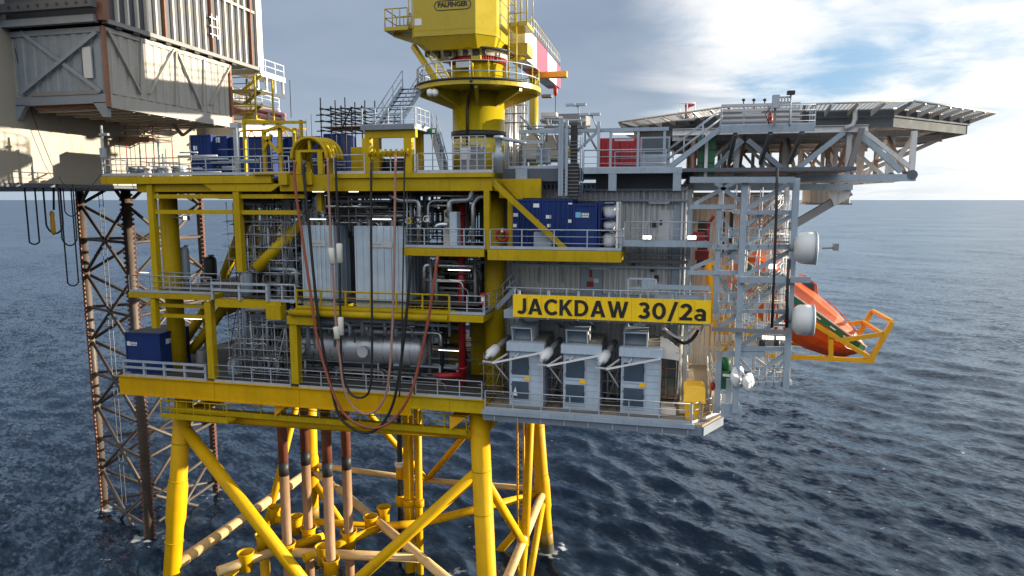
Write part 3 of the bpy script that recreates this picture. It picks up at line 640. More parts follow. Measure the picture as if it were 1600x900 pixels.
for px, w in ((440, 'middle'), (715, 'end')):
    c = aY(px, 648, F+.3); m = MB().prism([(c.x-.5, F+.3, ZL-1.25), (c.x+.5, F+.3, ZL-1.25), (c.x-.5, F+.3, ZL-2.1)], (0, 1.4, 0))
    part(wk, 'gusset', m, ORANGY)  # orange paint puts the sunlight on these gussets into their colour

# ================================================================ GREY MODULE DECK
G = 37.0; ZG = 18.95
gm = thing('module_deck', 'long grey steel deck carrying three tall cabinets, with a cut-off corner', 'deck', (-4, 40, ZG-.6))
gx0, gx1 = -10.25, 2.0
poly = [(gx0, G, ZG), (gx1, G, ZG), (aY(1128, 650, G+2.2).x, G+2.2, ZG), (aY(1128, 650, G+2.2).x, 54, ZG), (gx0, 54, ZG)]
part(gm, 'deck_floor', MB().prism([(x, y, z-.02) for x, y, z in poly], (0, 0, -.12)), TAN)
part(gm, 'edge_beam', MB().box(gx0, gx1, G-.05, G+.2, ZG-.62, ZG-.145), GRYD); part(gm, 'edge_channel', MB().box(gx0-.05, gx1-.4, G-.22, G-.055, ZG-.22, ZG+.03), GRYP)
part(gm, 'edge_beam', MB().bar((gx1, G+.05, ZG-.385), (poly[2][0], G+2.2, ZG-.385), .2, .48), GRYD)
part(gm, 'edge_beam', MB().box(poly[2][0]-.2, poly[2][0], G+2.3, 53.5, ZG-.6, ZG-.145), GRYP)
for i in range(9): x = gx0+.7+i*1.35; part(gm, 'stiffener', MB().box(x-.03, x+.03, G-.12, G-.052, ZG-.6, ZG-.32), GRY)
for y in (40, 44, 48, 52): part(gm, 'floor_beam', MB().ibeam((gx0+.1, y, ZG-.45), (poly[2][0]-.25, y, ZG-.45), .25, .6), GRYP)
for x in (-7.5, -4, -.5): part(gm, 'floor_beam', MB().ibeam((x, G+.25, ZG-.42), (x, 53.5, ZG-.42), .22, .52), GRYP)
rail('thin grey guardrail along the front of the grey module deck, before the three cabinets', (gx0+.1, G+.05, ZG), (1.35, G+.05, ZG), step=1.75)
rail('short grey guardrail in front of the yellow bin', (1.45, G+.05, ZG), (poly[2][0]-1.3, G+.6, ZG), step=1.0)
rail('grey guardrail around the cut-off corner of the grey module deck', (poly[2][0]-1.2, G+.7, ZG), (poly[2][0]-.1, G+2.3, ZG), step=.8)
rail('grey guardrail on the far side of the grey deck facing the lifeboat', (poly[2][0]-.1, G+2.4, ZG), (poly[2][0]-.1, 53, ZG), step=1.8)
# ================================================================ JACK-UP RIG ALONGSIDE
HX = -41.0
hz = aX(150, 289, HX).z
hull = thing('rig_hull', 'cream painted hull side of the neighbouring jack-up rig', 'rig hull', (-55, 40, hz))
part(hull, 'side_shell', MB().box(-76, HX, 16, 57, hz, hz+24), HULL)
part(hull, 'keel_plate', MB().box(-76.1, HX+.06, 15.9, 57.1, hz-.25, hz-.004), NAVY)
for y in (19, 24.2, 29.4, 34.6, 39.8, 45, 50.2): part(hull, 'weld_seam', MB().box(HX+.001, HX+.012, y-.02, y+.02, hz+.1, hz+9), HULL)
a = aX(28, 240, HX); 
for dy, dz, w, h in ((0, 0, .9, .06), (0, -.75, .9, .06), (0, -.37, .06, .75), (.84, -.37, .06, .75), (.3, -.3, .1, .45), (.6, -.3, .1, .45)):
    part(hull, 'draught_marking', MB().box(HX+.002, HX+.02, a.y+dy, a.y+dy+w, a.z+dz-h/2, a.z+dz+h/2), MODW)
# lower module
def module_side(par, X, y0, y1, z0, z1): pass
MX = -34.0
nb = aX(170, 167, MX); nt_ = aX(163, 42, MX); fb = aX(363, 195, MX)
my0, my1, mz0, mz1 = nb.y, fb.y, nb.z, nt_.z
mxl = aY(20, 150, my0).x
md = thing('steel_module', 'pale grey braced steel module overhanging from the cream rig hull', 'container module', (MX-3, my0+5, mz0))
part(md, 'body', MB().box(mxl+.1, MX-.1, my0+.1, my1-.1, mz0+.32, mz1), MODW)
part(md, 'side_panel', MB().corrugated((MX-.09, my0+.2, mz0+.85), (0, 1, 0), my1-my0-.4, (0, 0, mz1-mz0-1.0), (1, 0, 0), pitch=.75, dep=.07), MODW)
part(md, 'end_panel', MB().corrugated((mxl+.3, my0+.09, mz0+.9), (1, 0, 0), MX-mxl-.6, (0, 0, mz1-mz0-1.0), (0, -1, 0), pitch=.8, dep=.06), MODG)
for x, y in ((MX, my0), (mxl, my0), (MX, my1)):
    part(md, 'corner_post', MB().box(x-.14, x+.06, y-.06, y+.16, mz0, mz1+.05), RUSTM if x == MX else MODG)
part(md, 'bottom_beam', MB().box(mxl, MX+.03, my0-.05, my0+.15, mz0+.25, mz0+.8), MODG); part(md, 'bottom_beam', MB().box(MX-.15, MX+.05, my0+.17, my1, mz0-.02, mz0+.75), MODW)
part(md, 'top_beam', MB().box(MX-.15, MX+.05, my0+.17, my1, mz1-.25, mz1+.02), MODW); part(md, 'top_beam', MB().box(mxl+.1, MX-.2, my0-.04, my0+.15, mz1-.3, mz1+.02), MODG)
part(md, 'bottom_beam', MB().box(mxl+1.5, MX-.6, my0-.1, my0-.06, mz0+.8, mz0+1.05), STL)
for x, s in ((mxl, 1), (MX-.1, -1)):
    part(md, 'foot', MB().prism([(x, my0-.05, mz0+.3), (x+s*1.0, my0-.05, mz0+.3), (x+s*.35, my0-.05, mz0-.6), (x, my0-.05, mz0-.6)], (0, .3, 0)), MODG)
def mp(px, py): return aX(px, py, MX+.04)
for p, q in (((167, 47), (220, 147)), ((233, 147), (271, 77)), ((276, 80), (315, 170)), ((328, 164), (359, 104))):
    part(md, 'brace', MB().bar(mp(*p), mp(*q), .1, .24, up=(1, 0, 0)), MODW)
for p, q in (((220, 60), (220, 140)), ((275, 80), (275, 165)), ((318, 92), (318, 165))): part(md, 'side_post', MB().bar(mp(*p), mp(*q), .12, .16, up=(1, 0, 0)), MODW)
for p, q in (((32, 50), (158, 143)), ((150, 50), (34, 145))): part(md, 'cross_brace', MB().bar(aY(*p, my0-.05 - (.13 if p[0] == 150 else 0)), aY(*q, my0-.05 - (.13 if p[0] == 150 else 0)), .24, .11, up=(0, 1, 0)), MODG)
a = aY(129, 74, my0-.02); b = aY(146, 122, my0-.02); part(md, 'access_door', MB().box(a.x, b.x, my0-.09, my0+.02, b.z, a.z), LQW)
part(md, 'door_frame', MB().box(a.x-.08, a.x-.01, my0-.1, my0+.02, b.z-.08, a.z+.08), MODD); 
part(md, 'soffit', MB().box(mxl+1.2, MX-.2, my0+.4, my1-.2, mz0+.05, mz0+.31), RUSTM)
for i in range(9): y = my0+.8+i*1.35; part(md, 'soffit_beam', MB().box(mxl+1, MX-.16, y, y+.18, mz0-.08, mz0+.048), MODW)
part(md, 'hanger_arm', MB().bar((MX-2.6, my1-3.5, mz0-.1), (MX-1.9, my1-3.4, mz0-.9), .25, .2), STL); part(md, 'hanger_arm', MB().bar((MX-1.9, my1-3.4, mz0-.9), (MX-.9, my1-3.2, mz0-.2), .2, .15), STL)
# upper module
UX = MX+.25
u0 = aX(160, 31, UX); u1 = aX(404, 104, UX); uz = u0.z; uy0 = u0.y; uy1 = u1.y
um = thing('ribbed_module', 'dark steel module with pale upright ribs stacked on the braced module', 'container module', (UX-4, uy0+5, uz))
part(um, 'body', MB().box(-48, UX-.12, uy0+.1, uy1, uz+.1, uz+14), MODD)
for i in range(20):
    y = uy0+.3+i*(uy1-uy0-.5)/19; part(um, 'rib', MB().box(UX-.115, UX+.12, y, y+.13, uz+.15, uz+13.5), RIBW if i % 6 else RUSTM)
part(um, 'side_rail', MB().box(UX-.11, UX+.1, uy0+6.2, uy1-.4, uz+4.3, uz+4.5), MODW)
part(um, 'end_panel', MB().corrugated((-47.9, uy0+.09, uz+2.0), (1, 0, 0), 47.9+UX-.4, (0, 0, 11), (0, -1, 0), pitch=.95, dep=.09), MODG)
part(um, 'corner_post', MB().box(UX-.35, UX+.14, uy0-.08, uy0+.28, uz, uz+14), RUSTM); part(um, 'corner_post', MB().box(UX-.5, UX+.16, uy1+.004, uy1+.5, uz-.3, uz+14), WHITE, 'sunlit white corner post')
part(um, 'bottom_beam', MB().box(-48, UX-.36, uy0-.3, uy0+.08, uz-.12, uz+.3), MODG); part(um, 'bottom_beam', MB().box(UX-.34, UX+.1, uy0+.29, uy1, uz-.12, uz+.14), STL)
hb = MB().box(-48, aY(148, 20, uy0-.5).x, uy0-.75, uy0-.32, uz+.62, uz+1.12); part(um, 'drilled_beam', hb, MODD)
for i in range(10): x = aY(140-i*15, 20, uy0-.5).x; part(um, 'hole_ring', MB().tube((x, uy0-.78, uz+.87), (x, uy0-.752, uz+.87), .1, n=14), DARK)
for i in range(9): y = uy0+1+i*1.45; part(um, 'support_foot', MB().box(UX-.6, UX+.02, y, y+.5, mz1+.03, uz-.122), DARK)
for p in ((333, 43),):
    a = aX(*p, UX+.05)
    for k in range(3): part(um, 'rung', MB().box(UX+.121, UX+.17, a.y-.5, a.y+.5, a.z-.6+k*.6, a.z-.52+k*.6), WHITE)
    for s in (-.3, .3): part(um, 'rung_rail', MB().box(UX+.171, UX+.2, a.y+s-.04, a.y+s+.04, a.z-.8, a.z+.9), WHITE)
# white deckhouse beyond
wx = -38.0; w0 = aX(364, 155, wx); w1 = aX(438, 176, wx); wb = aX(364, 190, wx)
dh = thing('rig_deckhouse', 'sunlit white deckhouse of the rig carrying two pink pipes, beyond the modules', 'deckhouse', (wx-3, w0.y+3, wb.z-1.5))
part(dh, 'body', MB().box(wx-9, wx, w0.y, w1.y, wb.z-4, w0.z), WHITE)
for py0, py1 in ((163, 182), (172, 188.5)):
    a = aX(366, py0, wx+.3); b = aX(441, py1, wx+.3); part(dh, 'pipe', MB().tube(a, (wx+.3, b.y+.4, a.z), .22, n=14), PINKP)
for k in (.3, .62, .93): y = w0.y+(w1.y-w0.y)*k; part(dh, 'pipe_bracket', MB().box(wx+.01, wx+.55, y-.2, y+.2, w0.z-1.75, w0.z-.6), STL)
rail('white guardrail on the roof of the rig deckhouse', (wx-.1, w0.y+.2, w0.z), (wx-.1, w1.y, w0.z), WHITE, step=1.4, group=None)
rail('yellow guardrail on the back of the rig deckhouse roof', (wx-2.5, w0.y-2, w0.z+.3), (wx-2.5, w1.y-1, w0.z+.3), YEL, step=1.2, group=None)
pf = thing('rig_platform', 'white bracketed platform jutting out beyond the ribbed module', 'platform', (-37, 54, aY(400, 125, 54).z))
a = aY(383, 112, 53.5); b = aY(430, 116, 56)
part(pf, 'floor', MB().box(a.x-1, b.x, 53, 57.5, a.z-.2, a.z), WHITE); part(pf, 'edge_beam', MB().box(a.x-1, b.x+.05, 52.9, 52.98, a.z-.35, a.z+.1), WHITE); part(pf, 'edge_beam', MB().box(b.x+.01, b.x+.08, 53, 57.5, a.z-.35, a.z+.1), WHITE)
for i in range(4): y = 53.3+i*1.3; part(pf, 'bracket_post', MB().box(b.x-.2, b.x, y, y+.16, a.z-1.5, a.z-.21), WHITE)
part(pf, 'lower_beam', MB().box(b.x-.22, b.x+.02, 53.1, 57.5, a.z-1.72, a.z-1.505), WHITE)
for x, y in ((b.x, 53), (b.x, 54.5), (b.x, 56), (b.x, 57.4), (b.x-1.5, 53), (b.x-3, 53)): part(pf, 'post', MB().tube((x, y, a.z), (x, y, a.z+1.15), .04, n=6), WHITE)
for z in (.6, 1.12): part(pf, 'handrail', MB().path([(b.x-3, 53, a.z+z), (b.x, 53, a.z+z), (b.x, 57.4, a.z+z)], .035, 6), WHITE)
part(pf, 'cage_ladder', MB().tube((b.x-1.2, 53.1, a.z), (b.x-1.2, 53.1, a.z+3.2), .06, n=6), WHITE); part(pf, 'cage_ladder', MB().tube((b.x-.7, 53.1, a.z), (b.x-.7, 53.1, a.z+3.2), .06, n=6), WHITE)
part(pf, 'strut', MB().tube((b.x-2.4, 55, a.z-4.2), (b.x-2.2, 55, a.z-.3), .09, n=8), STL); part(pf, 'whip_aerial', MB().tube((b.x+.8, 57, a.z-3.5), (b.x+.8, 57, a.z-.2), .03, n=6), DARK)
ys = thing('yellow_stair_cage', 'sunlit yellow stair cage beside the far end of the braced module', 'stair cage', tuple(aY(380, 188, 51.5)))
a = aY(366, 188, 51); b = aY(399, 118, 51)
for z in np.linspace(a.z, b.z, 4)[:3]: part(ys, 'landing', MB().box(a.x-.6, b.x, 50.8, 53.5, z, z+.1), YELC)
for x in (a.x, b.x):
    for y in (50.85, 53.4): part(ys, 'post', MB().box(x-.06, x+.06, y-.06, y+.06, a.z, b.z), YELC)
for z in np.linspace(a.z, b.z, 4)[:3]:
    for k in (.55, 1.05): part(ys, 'handrail', MB().tube((a.x, 50.85, z+k), (b.x, 50.85, z+k), .04, n=6), YELC)
    part(ys, 'stringer', MB().bar((a.x+.1, 52, z+.1), (b.x-.1, 52, z+1.35), .1, .25), YELC)
# lattice pipe rack behind the top deck
lt = thing('lattice_boom', 'long yellow lattice boom lying low behind the blue containers', 'lattice boom', (-30, 56, ZU))
a = aY(270, 211, 56); b = aY(470, 202, 56); c_ = aY(470, 214, 56)
for z in (b.z, c_.z-.6): part(lt, 'chord', MB().tube((a.x, 56, z), (b.x+.5, 56, z), .09, n=8), ORANGY)
for i in range(16):
    x = a.x+(b.x-a.x)*i/16; x2 = a.x+(b.x-a.x)*(i+1)/16; z0, z1 = c_.z-.6, b.z
    part(lt, 'lacing', MB().tube((x, 56, z0 if i % 2 else z1), (x2, 56, z1 if i % 2 else z0), .055, n=6), ORANGY)
# jack-up leg
lg = thing('jackup_leg', 'brown lattice leg of the jack-up rig with toothed chords standing in the sea', 'rig leg', (-48, 55, 0))
CH = [V((-54.6, 54.4, 0)), V((-45.9, 50.5, 0)), V((-46.6, 60.9, 0))]
ctr = (CH[0]+CH[1]+CH[2])/3
for i, c in enumerate(CH):
    part(lg, 'chord', MB().tube(c+V((0, 0, -6)), c+V((0, 0, hz)), .36, n=16), LEGM)
    d = (c-ctr).normalized(); t_ = V((-d.y, d.x, 0))
    for s in (-1, 1):
        m = MB(); w_ = t_*s
        for kz in range(int((hz+4)/.42)):
            z = -4+kz*.42; p = c+w_*.36+V((0, 0, z)); m.prism([p-d*.09, p-d*.09+V((0, 0, .26)), p-d*.09+w_*.17+V((0, 0, .19)), p-d*.09+w_*.17+V((0, 0, .07))], d*.18)
        m.box(c.x+w_.x*.3-.06, c.x+w_.x*.3+.06, c.y+w_.y*.3-.06, c.y+w_.y*.3+.06, -5, hz)
        part(lg, 'rack_teeth', m, LEGR if i == 2 else RUSTM)
BH = 6.55; zb = -2.2
for i in range(3):
    p, q = CH[i], CH[(i+1) % 3]
    for k in range(6):
        z0 = zb+k*BH; z1 = z0+BH
        if z0 > hz-1: break
        f = min(1, (hz-z0)/BH)
        part(lg, 'brace', MB().tube(p+V((0, 0, z0)), p+(q-p)*f+V((0, 0, z0+BH*f)), .15, n=10), LEGM)
        part(lg, 'brace', MB().tube(q+V((0, 0, z0)), q+(p-q)*f+V((0, 0, z0+BH*f)), .15, n=10), LEGM)
        if f > .5: part(lg, 'horizontal_brace', MB().tube(p+V((0, 0, z0+BH/2)), q+V((0, 0, z0+BH/2)), .14, n=10), LEGM)
x, y = -50.5, 52.6
for s in (-.22, .22): part(lg, 'ladder_rail', MB().tube((x+s, y, 2), (x+s, y, hz), .03, n=5), STL)
for k in range(60): part(lg, 'ladder_rung', MB().tube((x-.22, y, 3+k*.5), (x+.22, y, 3+k*.5), .02, n=4), STL)
# hose loops and a cable hanging under the hull
def hang(label, px0, px1, pyb, Y, r=.045, m=BLK, name='hanging_hose'):
    a = aY(px0, 290, Y); b = aY(px1, 290, Y); bt = aY((px0+px1)/2, pyb, Y); w_ = abs(b.x-a.x)/2; pts = []
    for k in range(9): pts.append((a.x, Y, hz+(bt.z+w_*1.5-hz)*k/8))
    for k in range(1, 12):
        t = math.pi*k/12; pts.append(((a.x+b.x)/2-math.cos(t)*(b.x-a.x)/2, Y+.05*k, bt.z+w_*1.5-math.sin(t)*w_*1.5))
    for k in range(9): pts.append((b.x, Y+.6, bt.z+w_*1.5+(hz-bt.z-w_*1.5)*k/8))
    return solo(name, label, 'hose', MB().path(pts, r, 8), m, 'hoses hanging under the rig hull')
hang('black hose loop hanging alone under the cream hull, farthest from the platform', 38, 42, 382, 40, .055)
hang('black hose loop under the hull, reaching down to the orange wrapped hose', 67, 82, 365, 40, .06)
hang('longest thin black hose loop hanging under the cream hull', 93, 99, 447, 40, .05)
hang('black hose loop with a shiny fitting under the cream hull', 90, 102, 384, 39, .05)
hang('shortest black hose loop under the cream hull, nearest to the rig leg', 98, 107, 338, 41, .04)
a = aY(84, 290, 39.8); b = aY(84, 328, 39.8); c_ = aY(84, 367, 39.8)
ow = thing('wrapped_hose', 'hose end in an orange wrapping dangling under the cream hull', 'hose', tuple(c_))
part(ow, 'hose', MB().tube((a.x, 39.8, hz), b, .07, n=10), BLK); part(ow, 'wrapping', MB().lathe([(.08, 0), (.15, .2), (.16, .8), (.13, 1.2), (.17, 1.5), (.06, 1.7)], c_, n=12), ORANGY)
cp = [aX(px, py, -40.6) for px, py in ((23, 75), (42, 155), (62, 210), (80, 255), (97, 285))] + [aX(px, py, -38.6) for px, py in ((115, 298), (131, 301), (148, 285), (158, 272))]
solo('slack_cable', 'thin dark cable slung in front of the cream hull down to the deck corner', 'cable', MB().path(cp, .025, 6), BLK)

# ================================================================ PEDESTAL CRANE
cc = aY(748, 200, 44); CX, CY = cc.x, 44.0
def cz(py): return aY(748, py, CY).z
cr = thing('pedestal_crane', 'big yellow pedestal crane with an eight-sided machinery house', 'crane', (CX, CY, ZU))
def cpt(n, mb, m=YELC, par=None, lab=None): return part(par or cr, n, mb, m, lab)
zp = cz(147)
cpt('pedestal', MB().lathe([(1.72, ZU-.2-0), (1.72, cz(207)), (1.70, cz(206.8)), (1.70, zp), (1.62, zp+.05), (1.62, aY(748, 90, CY-1.86).z-.1)], (CX, CY, 0), n=48))
cpt('pedestal_band', MB().tube((CX, CY, cz(217)), (CX, CY, cz(207)), 1.80, n=48), DARK)
ring = MB()
ro, ri = 4.05, 1.66; n = 56; vs = []
for z in (zp, zp+.28):
    for r_ in (ri, ro): vs += [(CX+r_*math.cos(2*math.pi*i/n), CY+r_*math.sin(2*math.pi*i/n), z) for i in range(n)]
fs = []
for i in range(n):
    j = (i+1) % n
    fs += [(i, j, n+j, n+i), (2*n+i, 3*n+i, 3*n+j, 2*n+j), (n+i, n+j, 3*n+j, 3*n+i), (i, 2*n+i, 2*n+j, j)]
ring.add(vs, fs); cpt('ring_platform', ring)
for i in range(8):
    t = 2*math.pi*(i+.3)/8; d = V((math.cos(t), math.sin(t), 0)); b = V((CX, CY, 0)); s = V((-d.y, d.x, 0))*.1
    cpt('platform_bracket', MB().prism([b+d*1.6+V((0, 0, zp-.002))-s, b+d*3.8+V((0, 0, zp-.002))-s, b+d*3.8+V((0, 0, zp-.2))-s, b+d*1.6+V((0, 0, zp-1.0))-s], s*2))
m1 = MB()
for k in (.5, 1.1): m1 = MB().path([(CX+3.95*math.cos(2*math.pi*i/40), CY+3.95*math.sin(2*math.pi*i/40), zp+.28+k) for i in range(40)], .035, 6, True); cpt('ring_handrail', m1, GRY)
for i in range(22): t = 2*math.pi*i/22; cpt('ring_post', MB().tube((CX+3.95*math.cos(t), CY+3.95*math.sin(t), zp+.28), (CX+3.95*math.cos(t), CY+3.95*math.sin(t), zp+1.38), .035, n=6), GRY if i % 3 else YELC)
cpt('ring_cable', MB().path([(CX+4.08*math.cos(t), CY+4.08*math.sin(t), zp+.32) for t in np.linspace(R(185), R(330), 24)] , .07, 8), BLK)
cpt('pedestal_cable', MB().path([(CX-.25, CY-1.78, ZU), (CX-.25, CY-1.78, zp-1.2), (CX-.1, CY-1.95, zp-.5), (CX+.4, CY-3, zp-.25), (CX+.7, CY-4.1, zp+.2)], .09, 8), BLK)
for i in range(8):
    t = 2*math.pi*(i+.1)/8; d = V((math.cos(t), math.sin(t), 0)); b = V((CX, CY, 0)); s = V((-d.y, d.x, 0))*.04
    cpt('gusset', MB().prism([b+d*1.6+V((0, 0, zp+.29))-s, b+d*2.1+V((0, 0, zp+1.6))-s, b+d*1.6+V((0, 0, zp+1.6))-s], s*2))
cpt('flood_lamp', MB().box(CX-.9, CX+.1, CY-1.95, CY-1.66, zp+1.35, zp+1.7), GRY); cpt('lamp_arm', MB().box(CX+.1, CX+.7, CY-2.0, CY-1.6, zp+1.8, zp+2.05), YELC)
zs = aY(748, 90, CY-1.86).z
teeth = MB().tube((CX, CY, zs-.12), (CX, CY, zs+.1), 1.86, n=72)
for i in range(72): t = 2*math.pi*i/72; teeth.tube((CX+1.86*math.cos(t), CY+1.86*math.sin(t), zs-.12), (CX+1.86*math.cos(t), CY+1.86*math.sin(t), zs+.17), .03, n=5)
cpt('bolt_ring', teeth, RED); cpt('slew_bearing', MB().lathe([(1.75, zs+.17), (1.88, zs+.2), (1.88, zs+.42), (2.0, zs+.46), (2.0, zs+.52)], (CX, CY, 0), n=48), WHITE)
# machinery house
y0 = CY-2.9; a = aY(641, 58, y0); b = aY(743, 52, y0); zh = (a.z+b.z)/2
hx0, hx1 = a.x, b.x; ch = 1.05
foot = [(hx0+.5, y0), (hx1, y0), (hx1+ch, y0+ch*.95), (hx1+ch, y0+4.6), (hx1, y0+6), (hx0+.5, y0+6), (hx0-.25, y0+5), (hx0-.25, y0+.9)]
foot[0] = (hx0+.25, y0)
cpt('machinery_house', MB().prism([(x, y, zh) for x, y in foot], (0, 0, 7)))
cxm = sum(p[0] for p in foot)/8; cym = sum(p[1] for p in foot)/8
und = MB(); lo = [((x-cxm)*.80+cxm+.3, (y-cym)*.80+cym, zh-.72) for x, y in foot]; hi = [((x-cxm)*.985+cxm, (y-cym)*.985+cym, zh-.002) for x, y in foot]
und.add(lo+hi, [(i, (i+1) % 8, 8+(i+1) % 8, 8+i) for i in range(8)] + [tuple(range(8))[::-1], tuple(range(8, 16))]); cpt('house_underside', und)
cpt('slew_deck', MB().tube((CX, CY, zs+.5), (CX, CY, max(zs+.6, zh-.7)), 2.35, n=40), DARK)
for i in range(7): x = hx0+.6+i*.62; cpt('underside_fitting', MB().box(x, x+.2+.1*(i % 3), y0+.9, y0+1.3, zh-1.0-.1*(i % 2), zh-.724), DARK)
cpt('plate_seam', MB().box(hx0+.3, hx1, y0-.012, y0-.001, zh+.32, zh+.35), YEL)
lg_ = cr
t1 = aY(680, 13.5, y0-.02); t2 = aY(734, 3.5, y0-.02)
text(cr, 'maker_lettering', 'PALFINGER', (aY(684, 13, y0-.02).x, y0-.015, aY(684, 12, y0).z), aY(684, 4, y0).z-aY(684, 12, y0).z, aY(731, 8, y0).x-aY(684, 8, y0).x, BLET, bold=.035)
# rounded outline round the lettering
xa_, xb2 = aY(679, 8, y0).x, aY(735.5, 8, y0).x; zc_ = aY(700, 8.2, y0).z; hr = .27; pts = []
for k in range(13): t = math.pi/2+math.pi*k/12; pts.append((xa_+hr+hr*math.cos(t), y0-.012, zc_+hr*math.sin(t)))
for k in range(13): t = -math.pi/2+math.pi*k/12; pts.append((xb2-hr+hr*math.cos(t), y0-.012, zc_+hr*math.sin(t)))
cpt('maker_outline', MB().path(pts, .022, 6, True), BLET)
a = aY(642, 34, y0); cpt('number_plate', MB().box(a.x+.25, a.x+.7, y0-.03, y0-.001, a.z-.25, a.z+.15), LOGO)
# crane side platforms and ladders
def cplat(x0, x1, yy0, yy1, z, h=1.1, m=YELC, rm=YELC):
    p = part(cr, 'side_platform', MB().box(x0, x1, yy0, yy1, z-.22, z), m)
    for x in np.linspace(x0+.05, x1-.05, 4):
        for yy in (yy0+.05, yy1-.05): part(p, 'post', MB().tube((x, yy, z), (x, yy, z+h), .035, n=6), rm)
    for k in (.55, h): part(p, 'handrail', MB().path([(x1-.05, yy0+.05, z+k), (x0+.05, yy0+.05, z+k), (x0+.05, yy1-.05, z+k), (x1-.05, yy1-.05, z+k)], .035, 6), rm)
a = aY(604, 45, y0+1); b = aY(641, 45, y0+1); cplat(a.x, b.x, y0+.6, y0+2.6, a.z)
a2 = aY(620, 33, y0+.8); cplat(a2.x, b.x+.05, y0+2.7, y0+4.4, a2.z+.4, 1.6)
cpt('platform_strut', MB().bar((a.x+.3, y0+1.5, a.z-.25), (b.x+1.2, y0+1.8, a.z-1.1), .2, .3))
p_ = aY(646, 72, CY-1.5); q_ = aY(683, 158, CY-3.2); q_.z = zp+.3
cpt('ladder_beam', MB().bar(p_, q_, .28, .3)); 
for dx_ in (.5, .95):
    cpt('ladder_rail', MB().tube(p_+V((dx_, 0, .1)), q_+V((dx_, 0, 0)), .05, n=6))
for k in range(12): a_ = p_+(q_-p_)*((k+.5)/12); cpt('ladder_rung', MB().tube(a_+V((.5, 0, .05)), a_+V((.95, 0, .05)), .03, n=5))
for px in (672, 680): a_ = aY(px, 145, CY-3.4); cpt('white_lamp', MB().lathe([(.08, -.2), (.2, -.1), (.2, .15), (.1, .2)], a_, (.3, -.9, .2), n=14), WHITE)
rx0 = aY(797, 40, CY).x
cplat(rx0, rx0+1.25, CY-.6, CY+1.5, aY(815, 38, CY).z, 3.6); 
for z in (1.4, 2.4, 3.0): cpt('cage_hoop', MB().path([(rx0+1.2, CY-.6, aY(815, 38, CY).z+z), (rx0+.1, CY-.6, aY(815, 38, CY).z+z), (rx0+.1, CY+1.5, aY(815, 38, CY).z+z)], .035, 6))
for px in (795, 807): a_ = aY(px, 20, CY-.7); b_ = aY(px, 140, CY-.7); cpt('ladder_rail', MB().tube((a_.x, CY-.7, a_.z), (a_.x, CY-.7, zp+.3), .05, n=6))
for k in range(14): z = zp+.6+k*.42; cpt('ladder_rung', MB().tube((aY(795, 80, CY-.7).x, CY-.7, z), (aY(807, 80, CY-.7).x, CY-.7, z), .025, n=5))
# boom
bm0 = V((aY(806, 72, CY+2).x, CY+2, aY(806, 66, CY+2).z)); bm1 = V((aY(866, 122, 72).x, 72, aY(866, 122, 72).z))
bd = bm1-bm0
cols = [WHITE, PINK, WHITE, PINK]
fr_ = [0, .24, .54, .85, 1]
for i in range(4): cpt('boom_section', MB().bar(bm0+bd*(fr_[i]+.0005), bm0+bd*fr_[i+1], 1.25, 2.1), cols[i])
bu = bd.normalized(); br = bu.cross(V((0, 0, 1))).normalized()
for k in range(17):
    a_ = bm0+bd*(.12+.85*k/16)+br*.62+V((0, 0, 1.06)); cpt('boom_post', MB().tube(a_, a_+V((0, 0, 1.1)), .04, n=6), GRY)
for h in (.55, 1.08): cpt('boom_handrail', MB().tube(bm0+bd*.12+br*.62+V((0, 0, 1.06+h)), bm0+bd*.97+br*.62+V((0, 0, 1.06+h)), .035, n=6), YELC)
cpt('winch_drum', MB().tube(aY(800, 86, CY+1.5), aY(818, 82, CY+1.5), .42, n=20)); cpt('boom_foot', MB().box(rx0-.3, rx0+1.0, CY+.6, CY+2.4, zs+.6, zs+1.3))
# boom rest and hook block
brt = thing('boom_rest', 'yellow post with a wide crossbeam holding up the crane boom', 'boom rest', tuple(aY(835, 210, 55)))
a = aY(834, 205, 55); part(brt, 'post', MB().tube((a.x, 55, ZU-.3), (a.x, 55, aY(834, 120, 55).z), .36, n=22), YELC)
b = aY(838, 118, 54.6); c_ = aY(886, 118, 54.6); part(brt, 'crossbeam', MB().box(b.x-.6, c_.x, 54.3, 54.95, b.z-.22, b.z+.22), ORANGY)
hk = thing('hook_block', 'small red hook block hanging from the crane boom tip', 'hook block', tuple(aY(868, 150, 56)))
a = aY(868, 150, 56); part(hk, 'block', MB().lathe([(.06, 0), (.17, .2), (.18, .55), (.08, .8)], a, n=14), RED); part(hk, 'wire', MB().tube((a.x, 56, a.z-3.5), (a.x, 56, a.z), .03, n=6), BLK)
part(hk, 'cage', MB().box(a.x-1.1, a.x-.3, 55.6, 56.4, a.z-.1, a.z+.1), STL)
# access frame and stairs to the crane
Yf = 38.0
af = thing('crane_access_frame', 'yellow portal frame with a grey railed platform beside the hose arch', 'platform', (aY(610, 270, Yf).x, Yf, ZU))
xa1, xb1 = aY(568, 205, Yf).x, aY(650, 205, Yf).x; zf = aY(600, 199, Yf).z
part(af, 'floor', MB().box(xa1, xb1, Yf-.2, Yf+3.4, zf-.12, zf), GRY); part(af, 'edge_beam', MB().box(xa1-.05, xb1+.02, Yf-.3, Yf-.21, zf-.16, zf+.12), GRYD); part(af, 'beam', MB().box(xa1+.1, xb1, Yf-.1, Yf+.25, zf-.6, zf-.125), YEL)
for px in (573, 638): x = aY(px, 240, Yf).x; part(af, 'post', MB().box(x-.24, x+.24, Yf-.1, Yf+.35, ZU, zf-.605), YEL)
for px in (590, 656): x = aY(px, 240, Yf+2.5).x; part(af, 'post', MB().box(x-.2, x+.2, Yf+2.3, Yf+2.7, ZU, zf-.125), YEL)
